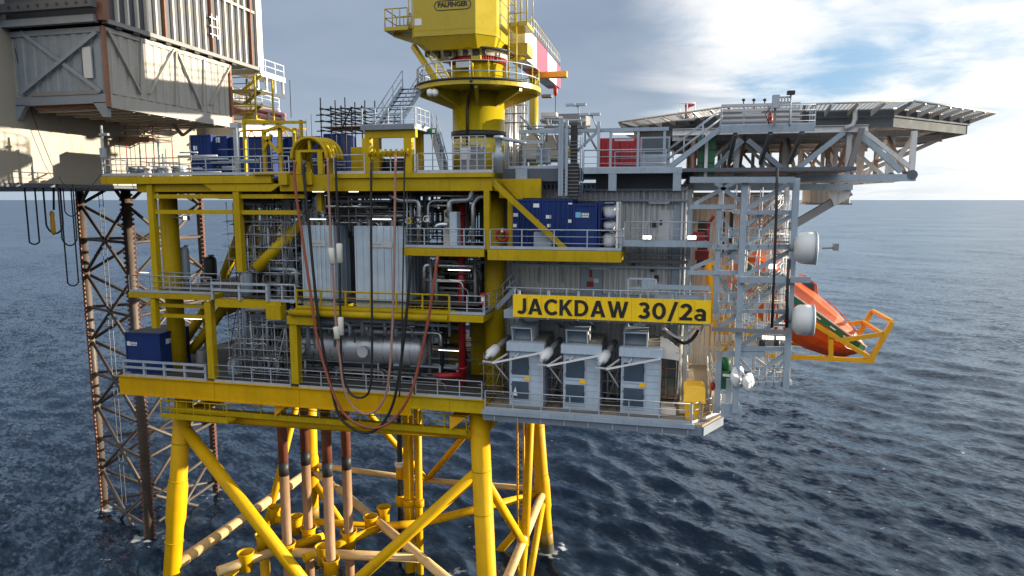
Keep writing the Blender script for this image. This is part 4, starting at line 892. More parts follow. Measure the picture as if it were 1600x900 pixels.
part(af, 'cross_tie', MB().box(aY(573, 240, Yf).x+.25, aY(638, 240, Yf).x-.25, Yf, Yf+.2, aY(600, 241, Yf).z-.15, aY(600, 236, Yf).z), YEL)
for i in range(8): x = xa1+.4+i*.34; part(af, 'hose_clamp', MB().tube((x, Yf-.16, aY(600, 241, Yf).z-.1), (x, Yf-.16, aY(600, 236, Yf).z+.1), .07, n=10), YEL)
rail('grey guardrail along the front of the crane access platform', (xa1, Yf-.15, zf), (xb1, Yf-.15, zf), step=.9, group='guardrails by the crane access platform')
rail('grey guardrail on the back edge of the crane access platform', (xa1, Yf+3.3, zf), (xa1+1.2, Yf+3.3, zf), step=.6, group='guardrails by the crane access platform')
rail('grey guardrail on the open end of the crane access platform', (xb1, Yf, zf), (xb1, Yf+2.2, zf), step=.8, group='guardrails by the crane access platform')
sx = aY(607, 165, Yf+3.4).x
stair('dark grey stair climbing from the access platform to the crane ring platform', (sx-.7, Yf+2.6, zf), (sx+.9, CY-2.4, zp+.2), 1.35, (1, 0, 0), GRYP, DARK, rm=GRYP)
stair('grey stair leading down from the crane access platform to the upper deck', (aY(692, 240, Yf+2.4).x, Yf+2.4, ZU), (xb1+.1, Yf+2.4, zf), .9, (0, 1, 0), GRY)
es = thing('exit_sign', 'small green sign on a post beside the crane access stair', 'sign', tuple(aY(675, 215, 40)))
a = aY(675, 205, 40); part(es, 'panel', MB().box(a.x-.3, a.x+.3, 39.98, 40.02, a.z-.17, a.z+.17), GRN); part(es, 'pictogram', MB().box(a.x+.02, a.x+.2, 39.965, 39.978, a.z-.1, a.z+.1), LOGO); part(es, 'post', MB().tube((a.x, 40.05, ZU), (a.x, 40.05, a.z), .03, n=6), GRY)
def stroke2(pts, w):
    n = len(pts); L_, R_ = [], []
    for i in range(n):
        p = V((*pts[i], 0)); ns = []
        if i > 0: d = (V((*pts[i], 0))-V((*pts[i-1], 0))).normalized(); ns.append(V((-d.y, d.x, 0)))
        if i < n-1: d = (V((*pts[i+1], 0))-V((*pts[i], 0))).normalized(); ns.append(V((-d.y, d.x, 0)))
        m = sum(ns, V((0, 0, 0))).normalized(); k = w/2/max(.5, m.dot(ns[0])); L_.append((p.x+m.x*k, p.y+m.y*k)); R_.append((p.x-m.x*k, p.y-m.y*k))
    return L_+R_[::-1]
def arc(cx, cy, rx, ry, a0, a1, n=22): return [(cx+rx*math.cos(R(a0+(a1-a0)*i/n)), cy+ry*math.sin(R(a0+(a1-a0)*i/n))) for i in range(n+1)]
def glyph(ch, w=.2):
    h = w/2
    if ch == 'J': return .50, [stroke2([(.40, 1), (.40, .30)]+arc(.21, .30, .19, .2, 0, -150), w)]
    if ch == 'A': return .84, [[(0, 0), (.31, 1), (.53, 1), (.84, 0), (.62, 0), (.565, .2), (.275, .2), (.22, 0)], [(.325, .37), (.515, .37), (.42, .70)]]
    if ch == 'C': return .78, [stroke2(arc(.45, .5, .35, .41, 42, 318, 34), w)]
    if ch == 'K': return .76, [[(0, 0), (0, 1), (.2, 1), (.2, .58), (.5, 1), (.74, 1), (.43, .575), (.77, 0), (.53, 0), (.29, .41), (.2, .30), (.2, 0)]]
    if ch == 'D': return .80, [[(0, 0), (0, 1), (.32, 1)]+arc(.32, .5, .46, .5, 88, -88, 30)+[(.32, 0)], [(.2, .18), (.32, .18)]+arc(.32, .5, .26, .32, -88, 88, 26)+[(.32, .82), (.2, .82)]]
    if ch == 'W': return 1.16, [[(0, 1), (.21, 1), (.36, .36), (.49, 1), (.67, 1), (.80, .36), (.95, 1), (1.16, 1), (.91, 0), (.70, 0), (.58, .58), (.46, 0), (.25, 0)]]
    if ch == '3': return .66, [stroke2(arc(.31, .715, .21, .19, 150, -90, 22), w*.95), stroke2(arc(.32, .29, .235, .20, 95, -155, 26), w*.98)]
    if ch == '0': return .72, [arc(.36, .5, .36, .51, 0, 350, 34), arc(.36, .5, .16, .32, 0, 350, 30)]
    if ch == '/': return .50, [[(-.02, -.1), (.17, -.1), (.52, 1.08), (.33, 1.08)]]
    if ch == '2': return .66, [stroke2(arc(.33, .68, .215, .225, 165, -22, 20)+[(.46, .5), (.16, .1)], w)[:], [(.0, 0), (.66, 0), (.66, .18), (.0, .18)]]
    if ch == 'a': return .62, [stroke2(arc(.3, .45, .2, .185, 150, 0, 16)+[(.5, .0)], w*.95), arc(.27, .2, .27, .215, 0, 350, 28), arc(.27, .2, .11, .08, 0, 350, 20)]
def letters(par, s, p, h, width, m, gap=.10, space=.3, depth=.02):
    adv = [glyph(c)[0] for c in s]; tot = sum(adv)+gap*(len(s)-1); sx = width/tot; x = 0
    for c, a in zip(s, adv):
        loops = glyph(c)[1]; groups = [loops]
        if c in '23': groups = [[loops[0]], [loops[1]]]
        if c == 'a': groups = [[loops[0]], [loops[1], loops[2]]]
        mb = MB()
        for gi, g in enumerate(groups):
            cu = bpy.data.curves.new('c', 'CURVE'); cu.dimensions = '2D'; cu.fill_mode = 'BOTH'; cu.extrude = .5
            for l in g:
                s_ = cu.splines.new('POLY'); s_.points.add(len(l)-1); s_.use_cyclic_u = True
                for q, (u, v_) in zip(s_.points, l): q.co = (u, v_, 0, 1)
            o = bpy.data.objects.new('c', cu); C.objects.link(o); me = bpy.data.meshes.new_from_object(o.evaluated_get(bpy.context.evaluated_depsgraph_get()))
            vs = [(p[0]+(x+v.co.x)*sx, p[1]-gi*.003+v.co.z*-depth, p[2]+v.co.y*h) for v in me.vertices]; mb.add(vs, [tuple(f.vertices) for f in me.polygons])
            bpy.data.objects.remove(o); bpy.data.curves.remove(cu); bpy.data.meshes.remove(me)
        part(par, 'letter', mb, m); x += a+gap
# ================================================================ ACCOMMODATION BLOCK
WY = 41.5
lx0 = aY(788, 400, WY).x; lx1 = aY(1050, 400, WY).x; lx2 = aY(1079, 400, WY).x; ZR = 31.75
lq = thing('accommodation_block', 'grey corrugated accommodation block behind the yellow name board', 'building', ((lx0+lx2)/2, WY, ZG))
def lp(n, mb, m=LQW, lab=None, par=None): return part(par or lq, n, mb, m, lab)
lp('wall', MB().box(lx0, lx2, WY+.05, 52, ZG+.02, ZR), LQW)
lp('wall_cladding', MB().corrugated((lx0+.02, WY+.045, ZG+.05), (1, 0, 0), lx1-lx0-.03, (0, 0, 6.05), (0, -1, 0), pitch=.32, dep=.10), LQW)
lp('wall_cladding', MB().corrugated((lx0+.02, WY+.045, ZG+6.35), (1, 0, 0), lx1-lx0-.03, (0, 0, ZR-ZG-6.4), (0, -1, 0), pitch=.32, dep=.10), LQW)
lp('corner_panel', MB().box(lx1, lx2, WY-.12, WY+.048, ZG+.05, aY(1060, 320, WY).z), GRYP)
lp('storey_band', MB().box(lx0, lx1-.003, WY-.14, WY+.04, ZG+6.1, ZG+6.3), GRYP)
lp('eaves_band', MB().box(lx0-.1, lx2, WY-.2, WY+.046, ZR-.12, ZR+.14), NAVY)
lp('roof', MB().box(lx0-.1, lx2+.05, WY+.047, 52.2, ZR+.001, ZR+.15), PLATE)
a = aY(909, 418, WY); b = aY(941, 456, WY); d_ = lp('door', MB().box(a.x, b.x, WY-.09, WY-.02, b.z-.35, a.z), GRYP)
a2 = aY(917, 445, WY); lp('door_sign', MB().box(a2.x, a2.x+.42, WY-.115, WY-.092, a2.z-.12, a2.z+.22), REDP, par=d_); a2 = aY(928, 440, WY); lp('door_notice', MB().box(a2.x, a2.x+.3, WY-.115, WY-.092, a2.z-.05, a2.z+.2), LOGO, par=d_)
a2 = aY(921, 433, WY); lp('door_window', MB().box(a2.x, a2.x+.18, WY-.115, WY-.092, a2.z, a2.z+.45), REDP, par=d_)
a = aY(1029, 328, WY); b = aY(1051, 377, WY); d_ = lp('door', MB().box(a.x, b.x, WY-.09, WY-.02, b.z, a.z), LQW); lp('handle', MB().box(a.x+.1, a.x+.22, WY-.16, WY-.092, b.z+.95, b.z+1.25), DARK, par=d_)
for px, py, w in ((822, 415, 28), (922, 419, 32), (1013, 317, 34), (945, 425, 0)):
    if not w: continue
    a = aY(px, py, WY-.3); b = aY(px+w, py, WY-.3); f_ = lp('light_fitting', MB().box(a.x, b.x, WY-.42, WY-.24, a.z, a.z+.09), GRY); lp('tube', MB().box(a.x+.05, b.x-.05, WY-.4, WY-.27, a.z-.045, a.z-.002), WHITE, par=f_)
for py, hh in ((296, .16), (313, .1), (404, .2), (413, .14), (394, .08)):
    a = aY(800 if py > 330 else 870, py, WY-.3); b = aY(1075, py, WY-.3); lp('cable_tray', MB().box(a.x, b.x, WY-.45, WY-.16, a.z-hh/2, a.z+hh/2), GRYP if py != 404 else STL)
for px in (842, 880, 1000, 1012, 1048): a = aY(px, 330, WY-.1); lp('conduit', MB().tube((a.x, WY-.1, ZG+7), (a.x, WY-.1, ZR-.2), .035, n=6), GRY)
for px, py in ((888, 400), (1019, 420), (990, 411), (1026, 435), (1022, 350)): a = aY(px, py, WY-.2); lp('junction_box', MB().box(a.x-.12, a.x+.12, WY-.3, WY-.06, a.z-.18, a.z+.18), DARK)
for px in (1066, 1072): a = aY(px, 330, WY-.3); lp('downpipe', MB().tube((a.x, WY-.25, ZG+.05), (a.x, WY-.25, ZR), .06, n=8), WHITE)
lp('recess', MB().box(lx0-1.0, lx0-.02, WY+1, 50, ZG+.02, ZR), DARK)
a = aY(830, 283, WY-.5); b = aY(893, 310, WY-.5)
lp('pale_panel', MB().corrugated((a.x, WY-.16, b.z), (1, 0, 0), b.x-a.x, (0, 0, a.z-b.z), (0, -1, 0), pitch=.25, dep=.05), WHITE)
for px0, px1 in ((905, 952), (966, 1048)):
    a = aY(px0, 283, WY-.4); b = aY(px1, 294, WY-.4); lp('pale_panel', MB().corrugated((a.x, WY-.16, b.z-.1), (1, 0, 0), b.x-a.x, (0, 0, a.z-b.z), (0, -1, 0), pitch=.25, dep=.05), LQW)
# rear beige block
BY = 50.5; bx0, bx1 = aY(1082, 400, BY).x, aY(1212, 400, BY).x
rb = thing('rear_block', 'brownish corrugated block seen through the grey lattice tower', 'building', ((bx0+bx1)/2, BY, 20))
part(rb, 'wall', MB().box(bx0, bx1, BY+.05, 60, 24.8, 31.2), LQB); part(rb, 'wall_cladding', MB().corrugated((bx0, BY+.04, 24.8), (1, 0, 0), bx1-bx0, (0, 0, 6.4), (0, -1, 0), pitch=.34, dep=.07), LQB)
part(rb, 'lower_wall', MB().corrugated((bx0, BY+.5, 19), (1, 0, 0), 3.2, (0, 0, 5.78), (0, -1, 0), pitch=.34, dep=.07), LQB)
part(rb, 'end_panel', MB().box(bx1+.003, bx1+.35, BY+.1, 56, 25.5, 31), WHITE); part(rb, 'doorway', MB().box(bx0+.3, bx0+1.0, BY-.06, BY-.04, 26.2, 29.5), DARK)  # end panel white: sunlight on the block's edge is put into its paint
part(rb, 'roof_edge', MB().box(bx0-.1, bx1+.4, BY-.25, BY+.03, 31.2, 31.5), STL)
for px in (1125, 1140): a = aY(px, 350, BY-.2); part(rb, 'doorway', MB().box(a.x, a.x+.35, BY-.06, BY-.04, 27, 30.2), DARK)

# ---------------------------------------------------------------- roof level of the block
rd = thing('roof_deck', 'dark slate roof deck and stores level on top of the accommodation block', 'roof deck', (-4, 42, ZR+.2))
a = aY(786, 264, 39.5); b = aY(912, 283, 39.5)
part(rd, 'fascia', MB().box(a.x, b.x, 39.4, 39.7, b.z, a.z), NAVY); part(rd, 'floor', MB().box(a.x, 9.5, 39.71, 54, a.z-.25, a.z-.05), NAVY)
c1 = aY(806, 264, 39.3); c2 = aY(824, 284, 39.3); part(rd, 'fascia_plate', MB().box(c1.x, c2.x, 39.2, 39.39, c2.z, c1.z), GRYP)
ZRD = a.z-.05
rail('grey guardrail on the roof edge between the crane and the black cable riser', *fr(795, 872, 263, 39.5, a.z), step=1.1, toe=True, group='guardrails on the roof level')
b1 = aY(912, 266, 39.0); b2 = aY(1066, 266, 39.0)
rw = thing('roof_walkway', 'pale grey walkway on two brackets below the helideck stair', 'walkway', ((b1.x+b2.x)/2, 39, b1.z))
part(rw, 'floor', MB().box(b1.x, b2.x, 39.0, 40.8, b1.z-.1, b1.z), GRY); part(rw, 'edge_beam', MB().box(b1.x, b2.x, 38.9, 38.99, b1.z-.2, b1.z+.12), GRYP)
for px in (957, 1058): a = aY(px, 280, 38.95); part(rw, 'bracket', MB().box(a.x-.22, a.x+.22, 38.88, 39.2, aY(px, 298, 39).z, b1.z-.21), GRYP)
part(rw, 'under_beam', MB().box(b1.x+.5, b2.x, 40.85, 41.2, b1.z-1.0, b1.z-.2), DARK)
rail('grey guardrail along the roof walkway in front of the red store', (b1.x, 39.0, b1.z), (aY(1040, 266, 39).x, 39.0, b1.z), step=1.3, group='guardrails on the roof level')
rail('grey guardrail on the inner edge of the roof walkway', (b1.x+1.6, 40.7, b1.z), (b2.x-.5, 40.7, b1.z), step=1.5, group='guardrails on the roof level')
ZW = b1.z
st = thing('red_store', 'dark red steel store beside the grey cabinet on the roof level', 'container', tuple(aY(970, 258, 43)))
a = aY(935, 216, 43); b = aY(1000, 260, 43); part(st, 'body', MB().box(a.x, b.x, 43.06, 47, b.z, a.z), RED); part(st, 'front_panel', MB().corrugated((a.x+.1, 43.055, b.z+.1), (1, 0, 0), b.x-a.x-.2, (0, 0, a.z-b.z-.2), (0, -1, 0), pitch=.3, dep=.045), RED); part(st, 'door_seam', MB().box((a.x+b.x)/2-.02, (a.x+b.x)/2+.02, 42.98, 43.0, b.z+.1, a.z-.1), DARK)
st = thing('grey_store', 'dark grey plain store right beside the red store on the roof', 'container', tuple(aY(1022, 258, 43)))
a = aY(1001, 214, 43); b = aY(1046, 260, 43); part(st, 'body', MB().box(a.x, b.x, 43.0, 46.5, b.z, a.z), GRYP); part(st, 'top_panel', MB().box(a.x+.1, b.x-.1, 42.97, 42.998, a.z-1.0, a.z-.1), NAVY)
gs = thing('green_locker', 'tall green locker divided by a white post under the helideck stair', 'locker', tuple(aY(1104, 275, 40.5)))
a = aY(1092, 214, 40.5); b = aY(1116, 274, 40.5); part(gs, 'body', MB().box(a.x, b.x, 40.5, 42, b.z, a.z), GRN); part(gs, 'post', MB().box(aY(1101, 240, 40.4).x, aY(1106, 240, 40.4).x, 40.35, 40.49, b.z-.1, a.z+.1), WHITE)
for z in (.33, .66): part(gs, 'seam', MB().box(a.x, b.x, 40.46, 40.498, b.z+(a.z-b.z)*z-.03, b.z+(a.z-b.z)*z+.03), DARK)
c_ = aY(1084, 274, 40.5); solo('red_locker', 'narrow dark red locker squeezed beside the tall green locker', 'locker', MB().box(c_.x, a.x-.08, 40.6, 41.6, b.z, a.z-.4), REDP)
# portal frame over the roof walkway
pfz = aY(960, 203, 39.8).z
pf_ = thing('roof_portal_frame', 'grey post and beam frame carrying lamps over the roof walkway', 'frame', tuple(aY(960, 266, 39.8)))
part(pf_, 'beam', MB().box(aY(810, 203, 39.8).x, aY(1045, 203, 39.8).x, 39.75, 39.95, pfz-.1, pfz+.1), GRYP)
for px in (820, 846, 882, 935, 954, 997, 1038): a = aY(px, 230, 39.85); part(pf_, 'post', MB().box(a.x-.07, a.x+.07, 39.78, 39.92, ZRD, pfz-.101), GRYP)
part(pf_, 'post', MB().box(aY(935, 230, 39.6).x-.08, aY(935, 230, 39.6).x+.08, 39.55, 39.7, ZRD, aY(935, 190, 39.6).z), GRY)
part(pf_, 'brace', MB().bar(aY(902, 236, 39.7), aY(933, 206, 39.7), .12, .16), GRYP)
for px0, px1, py in ((958, 991, 209), (960, 991, 219), (885, 910, 210), (822, 850, 223)):
    a = aY(px0, py, 39.6); b = aY(px1, py, 39.6); f_ = part(pf_, 'light_fitting', MB().box(a.x, b.x, 39.5, 39.68, a.z, a.z+.07), GRY); part(f_, 'tube', MB().box(a.x+.03, b.x-.03, 39.52, 39.66, a.z-.05, a.z-.002), LAMP if py in (209,) else WHITE)
for k, (z0, z1) in enumerate(((.5, .62), (1.2, 1.32))): part(pf_, 'cross_rail', MB().box(aY(820, 203, 39.8).x+.08, aY(846, 203, 39.8).x-.08, 39.8, 39.9, pfz-z1, pfz-z0), GRY)
# risers on the wall
kr = thing('cable_riser', 'black vertical cable riser climbing the wall to the roof', 'cable riser', tuple(aY(896, 308, 39.2)))
a = aY(888, 255, 39.2); b = aY(904, 308, 39.2); part(kr, 'cables', MB().box(a.x-.05, b.x, 39.1, 39.38, b.z, aY(890, 256, 39.2).z), BLK); a = aY(892, 195, 39.2); part(kr, 'cables', MB().box(a.x, a.x+.38, 39.12, 39.37, aY(890, 255.8, 39.2).z, a.z), BLK)
for k in range(16): z = b.z+.1+k*.2; part(kr, 'rung', MB().box(aY(886, 255, 39.1).x, b.x+.05, 39.05, 39.098, z, z+.035), STL)
for x in (b.x+.08, b.x+.2): part(kr, 'conduit', MB().tube((x, 39.2, b.z), (x, 39.2, aY(890, 215, 39.2).z), .035, n=6), GRY)
kl = thing('ladder_tray', 'blue-grey vertical ladder tray beside the black cable riser', 'cable tray', tuple(aY(880, 305, 39)))
for px in (875, 879, 886): a = aY(px, 188, 39); b = aY(px, 306, 39); part(kl, 'rail', MB().box(a.x-.07, a.x+.07, 38.95, 39.15, b.z, a.z), GRYP)
for k in range(20): z = aY(880, 306, 39).z+.1+k*.2; part(kl, 'rung', MB().box(aY(879, 250, 39).x+.08, aY(886, 250, 39).x-.08, 39.0, 39.08, z, z+.04), GRYP)
# roof machinery between crane and helideck
def unit(name, label, cat, px0, py0, px1, py1, Y, dep, m, feet=True, extra=None):
    a = aY(px0, py0, Y); b = aY(px1, py1, Y); t = thing(name, label, cat, ((a.x+b.x)/2, Y+dep/2, b.z))
    part(t, 'body', MB().box(a.x, b.x, Y, Y+dep, b.z+.12, a.z), m)
    part(t, 'base_frame', MB().box(a.x-.05, b.x+.05, Y-.05, Y+dep+.05, b.z, b.z+.117), STL)
    part(t, 'cover', MB().box(a.x+.06, b.x-.06, Y-.03, Y-.003, b.z+.3, a.z-.12), m)
    return t, a, b
unit('control_cabinet', 'pale grey control cabinet standing on the roof behind the guardrail', 'cabinet', 838, 230, 856, 256, 40.2, .8, GRY)
unit('machinery_skid', 'brown machinery block on the roof behind the grey portal frame', 'machinery', 815, 212, 872, 250, 45, 3, LQB)
unit('vent_unit', 'sunlit tan drum-topped vent unit high beside the crane column', 'machinery', 845, 176, 869, 189, 44, 1.6, LQB)
unit('exhaust_housing', 'grey sloping exhaust housing with pipes on top of the roof', 'machinery', 872, 178, 915, 200, 43.5, 2.5, STL)
unit('yellow_bin', 'small dull yellow box on the roof beside the black riser', 'box', 880, 233, 892, 246, 41, .8, YEL)
sc2 = thing('vent_stacks', 'cluster of slim sunlit silver vent stacks behind the crane column', 'vent stacks', tuple(aY(810, 215, 52)))
for i, px in enumerate((791, 795, 799, 804, 808, 813, 818, 822)):
    a = aY(px, 152+(i*7) % 17, 52+(i % 3)*.6); part(sc2, 'stack', MB().tube((a.x, a.y, ZU-.2), a, .10+.05*(i % 2), n=10), PIPE if i % 3 else LQB)
for py in (165, 178, 192): a = aY(788, py, 51.8); b = aY(826, py, 51.8); part(sc2, 'cross_tie', MB().tube(a, (b.x, 51.8, a.z), .05, n=6), STL)
for lab, px, py0, py1 in (('tall floodlight mast leaning on the roof beside the exhaust housing', 903, 166, 200), ('short floodlight mast on the roof nearest to the helideck net', 925, 181, 205)):
    a = aY(px, py0, 42.5); b = aY(px+(6 if px < 910 else 10), py1, 42.5); t = thing('floodlight_mast', lab, 'lamp mast', tuple(b), 'floodlight masts on the roof')
    part(t, 'mast', MB().tube(b, a, .045, n=8), GRY); part(t, 'arm', MB().tube(a, a+V((-.7, 0, .1)), .04, n=6), GRY); part(t, 'lamp_head', MB().box(a.x-.75, a.x-.2, 42.35, 42.65, a.z+.02, a.z+.16), GRY); part(t, 'lamp_head', MB().box(a.x-.1, a.x+.5, 42.35, 42.65, a.z+.02, a.z+.16), GRY)
sc3 = thing('roof_pipework', 'tangle of grey pipes and handrails above the roof machinery', 'pipework', tuple(aY(880, 205, 43)))
rnd = random.Random(5)
for i in range(26):
    px = 812+rnd.random()*105; py = 180+rnd.random()*26; Y = 42.3+rnd.random()*1.6; a = aY(px, py, Y); k = rnd.random(); L1 = .6+rnd.random()*1.8
    b = a+V(((L1 if k < .55 else (.9 if k > .85 else 0)), 0, (0 if k < .55 else -L1))); part(sc3, 'pipe', MB().tube(a, b, .03+.05*rnd.random(), n=8), [GRY, STL, PIPE, GRYP][i % 4])

# ================================================================ NAME BOARD
SY = 36.95; sx0, sx1 = aY(801.5, 478, SY).x, aY(1110.5, 487, SY).x; sz0, sz1 = 24.47, 25.74
sg = thing('name_board', 'long yellow board lettered JACKDAW 30/2a in black on the grey walkway edge', 'sign', ((sx0+sx1)/2, SY, sz0))
part(sg, 'panel', MB().box(sx0, sx1, SY, SY+.06, sz0, sz1), SIGNY)
for i in range(1, 13): x = sx0+(sx1-sx0)*i/13; part(sg, 'seam', MB().box(x-.008, x+.008, SY-.004, SY-.001, sz0, sz1), YEL)
ta = aY(809, 480, SY); te = aY(1104, 490, SY)
l0, l1 = sz0+.17, sz1-.20
w1x = aY(982, 480, SY).x; w2x = aY(996.5, 480, SY).x
letters(sg, 'JACKDAW', (ta.x, SY-.014, l0), l1-l0, w1x-ta.x, BLET); letters(sg, '30/2a', (w2x, SY-.014, l0), l1-l0, te.x-w2x, BLET)
for i in range(13):
    for z_ in (sz0+.07, sz1-.07): x = sx0+.1+(sx1-sx0-.2)*i/12; part(sg, 'bolt', MB().tube((x, SY-.012, z_), (x, SY-.001, z_), .022, n=8), STL)
for i in range(7): x = sx0+.3+(sx1-sx0-.6)*i/6; part(sg, 'bracket', MB().box(x-.05, x+.05, SY+.061, SY+.35, sz0-.1, sz0+1.5), GRY)
wz = 24.75
w3 = thing('name_board_walkway', 'grey walkway behind the yellow name board along the corrugated wall', 'walkway', ((sx0+sx1)/2, 38.5, wz))
part(w3, 'floor', MB().box(sx0-.6, sx1, SY+.36, WY-.5, wz-.1, wz), GRY); part(w3, 'edge_beam', MB().box(sx0-.6, sx1, SY+.3, SY+.352, sz0-.15, wz+.05), GRYP)
for x in np.linspace(sx0, sx1-.3, 6): part(w3, 'bracket', MB().bar((x, SY+.4, wz-.15), (x, WY-.2, wz-1.6), .12, .14), GRYP)
for x in np.linspace(sx0, sx1-.3, 8): part(w3, 'post', MB().box(x-.03, x+.03, SY+.4, SY+.46, wz, wz+1.32), GRY)
part(w3, 'handrail', MB().tube((sx0-.5, SY+.43, wz+1.32), (sx1, SY+.43, wz+1.32), .035, n=6), GRY)
bk = thing('landing_gate', 'small grey steel gate frame standing behind the name board', 'gate', tuple(aY(1003, 462, 38)))
a = aY(982, 435, 38); b = aY(1024, 466, 38)
for x in (a.x, b.x): part(bk, 'post', MB().box(x-.06, x+.06, 37.94, 38.06, wz, a.z), GRY)
for z in (a.z, (a.z+b.z)/2, ): part(bk, 'bar', MB().box(a.x+.06, b.x-.06, 37.96, 38.04, z-.05, z+.05), GRY)
part(bk, 'panel', MB().box((a.x+b.x)/2, b.x-.07, 37.97, 38.03, (a.z+b.z)/2+.05, a.z-.06), GRYP)
pl2 = thing('side_landing', 'grey railed landing beside the last letters of the name board', 'landing', tuple(aY(1065, 460, 37.8)))
a = aY(1028, 448, 37.6); b = aY(1109, 448, 37.6); part(pl2, 'beam', MB().box(a.x, b.x, 37.5, 37.6, a.z-.12, a.z+.12), GRYP); part(pl2, 'toe_board', MB().box(a.x, b.x, 37.52, 37.56, a.z-.75, a.z-.4), GRYP)
for x in np.linspace(a.x, b.x, 5): part(pl2, 'post', MB().box(x-.05, x+.05, 37.61, 37.7, wz, a.z+.1), GRY)
st_ = stair('short grey stair rising from the mid platform to the name board walkway', (xk2+.1, 40, ZM2), (sx0-.5, 40, wz+1.0), 1.0, (0, 1, 0), GRYP, DARK, rm=GRY)

# walkway of the storey above, running to the tower
w4z = aY(1000, 378, 38.5).z
w4 = thing('upper_walkway', 'pale grey walkway along the corrugated wall beside the container balcony', 'walkway', (0, 39, w4z))
a = aY(972, 380, 38.5); b = aY(1112, 380, 38.5); part(w4, 'floor', MB().box(a.x, b.x, 38.5, 41, w4z-.12, w4z), GRY); part(w4, 'edge_beam', MB().box(a.x, b.x, 38.38, 38.48, w4z-.25, w4z+.1), GRYP)
rail('grey guardrail of the upper walkway in front of the corrugated wall and door', *fr(976, 1110, 378, 38.45, w4z), step=1.15, toe=False, group='guardrails on the roof level')
for px, lab in ((905, 'twin floodlight lit on the walkway beside the container balcony'), (1081, 'twin floodlight lit on the walkway near the red lifebuoy cabinet')):
    py = 371.5; 
    if px == 905: px = 1011; py = 371
    if px == 1011: px = 1011
    a = aY(px, py, 38.3); t = thing('floodlight', lab, 'lamp', tuple(a), 'lit twin floodlights on the walkways'); part(t, 'housing', MB().box(a.x-.24, a.x+.24, 38.3, 38.45, a.z-.12, a.z+.14), DARK)
    for s in (-.12, .12): part(t, 'lens', MB().box(a.x+s-.1, a.x+s+.1, 38.285, 38.298, a.z-.09, a.z+.11), LAMP)
# red objects by the tower
rc = thing('red_hose_cabinet', 'red fire hose cabinet on the walkway behind the tower', 'cabinet', tuple(aY(1095, 378, 40)))
a = aY(1083, 363, 40); b = aY(1101, 383, 40); part(rc, 'body', MB().box(a.x, b.x, 40, 40.7, w4z, a.z), REDP); part(rc, 'door', MB().box(a.x+.05, b.x-.05, 39.97, 39.998, w4z+.1, a.z-.05), REDP)
rp = thing('fire_monitor', 'dark red fire monitor with its nozzle raised beside the tower', 'fire monitor', tuple(aY(1106, 378, 39.6)))
a = aY(1106, 378, 39.6); part(rp, 'stand', MB().tube(a, a+V((0, 0, .9)), .08, n=12), REDP); part(rp, 'body', MB().lathe([(.07, 0), (.14, .08), (.14, .25), (.07, .32)], a+V((0, 0, .85)), n=14), REDP); part(rp, 'nozzle', MB().tube(a+V((0, 0, 1.0)), a+V((.22, -.3, 1.4)), .07, .11, n=12), REDP)
c_ = aY(1096, 398, 40.5); solo('red_locker', 'red locker on the level under the fire hose cabinet', 'locker', MB().box(c_.x-.35, c_.x+.4, 40.5, 41.2, c_.z-.3, c_.z+.22), REDP)

# ================================================================ LATTICE TOWER
tw = thing('lattice_tower', 'pale grey lattice stair tower with two drum antennas on its outer face', 'tower', tuple(aY(1195, 640, 38)))
TY0, TY1 = 37.4, 41.2
def tb(p, q, w=.24, h=None, n='brace', Y=TY0, m=GRYP, off=0): part(tw, n, MB().bar(aY(*p, Y+off), aY(*q, Y+off), w, h or w, up=(0, 1, 0)), m)
def tv(px, py0, py1, w=.26, Y=TY0, m=GRYP):
    a = aY(px, (py0+py1)/2, Y); z1 = aY(px, py0, Y).z; z0 = aY(px, py1, Y).z; part(tw, 'post', MB().box(a.x-w/2, a.x+w/2, Y-w/2, Y+w/2, z0, z1), m)
tv(1156, 283, 645, .3); tv(1236, 278, 608, .3); tv(1121, 320, 490, .26, TY0+.35)
tv(1163, 290, 560, .22, TY1, TRUSS); tv(1222, 290, 590, .22, TY1, TRUSS)
hb_ = [((1078, 281), (1241, 281), .3), ((1078, 323), (1152, 323), .24), ((1160, 332), (1236, 332), .22), ((1112, 386), (1238, 386), .26), ((1074, 426), (1152, 426), .22), ((1155, 437), (1266, 437), .3), ((1118, 486), (1232, 486), .18), ((1155, 545), (1234, 545), .24), ((1150, 600), (1232, 600), .26), ((1130, 553), (1195, 553), .26)]
for p, q, w in hb_: tb(p, q, w, None, 'horizontal', off=(-.28 if w == .3 else .27))
dg = [((1084, 319), (1150, 284)), ((1159, 330), (1237, 285)), ((1124, 378), (1192, 333)), ((1159, 382), (1237, 337)), ((1079, 420), (1150, 389)), ((1158, 433), (1237, 391)), ((1120, 477), (1182, 441)), ((1158, 482), (1230, 441)), ((1120, 515), (1156, 489)), ((1159, 540), (1232, 490)), ((1166, 598), (1232, 549)), ((1118, 286), (1163, 318)), ((1138, 395), (1158, 415))]
for i, (p, q) in enumerate(dg): tb(p, q, .2, .2, 'diagonal', off=.52)
for p, q in (((1165, 330), (1222, 300)), ((1165, 400), (1222, 360)), ((1165, 470), (1222, 425)), ((1165, 540), (1222, 500)), ((1222, 345), (1240, 380)), ((1180, 560), (1222, 590)), ((1213, 560), (1232, 595))): tb(p, q, .16, .16, 'rear_diagonal', TY1, TRUSS)
for py in (282, 332, 386, 437, 486, 545, 600):
    for px in (1156, 1236):
        a = aY(px, py, TY0); part(tw, 'cross_beam', MB().box(a.x-.09, a.x+.09, TY0+.2, TY1-.13, a.z-.1, a.z+.1), TRUSS)
for py in (333, 438, 546): a = aY(1160, py, TY0); b = aY(1233, py, TY0); part(tw, 'grating', MB().box(a.x, b.x, TY0+.7, TY1-.2, a.z-.04, a.z+.03), STL)
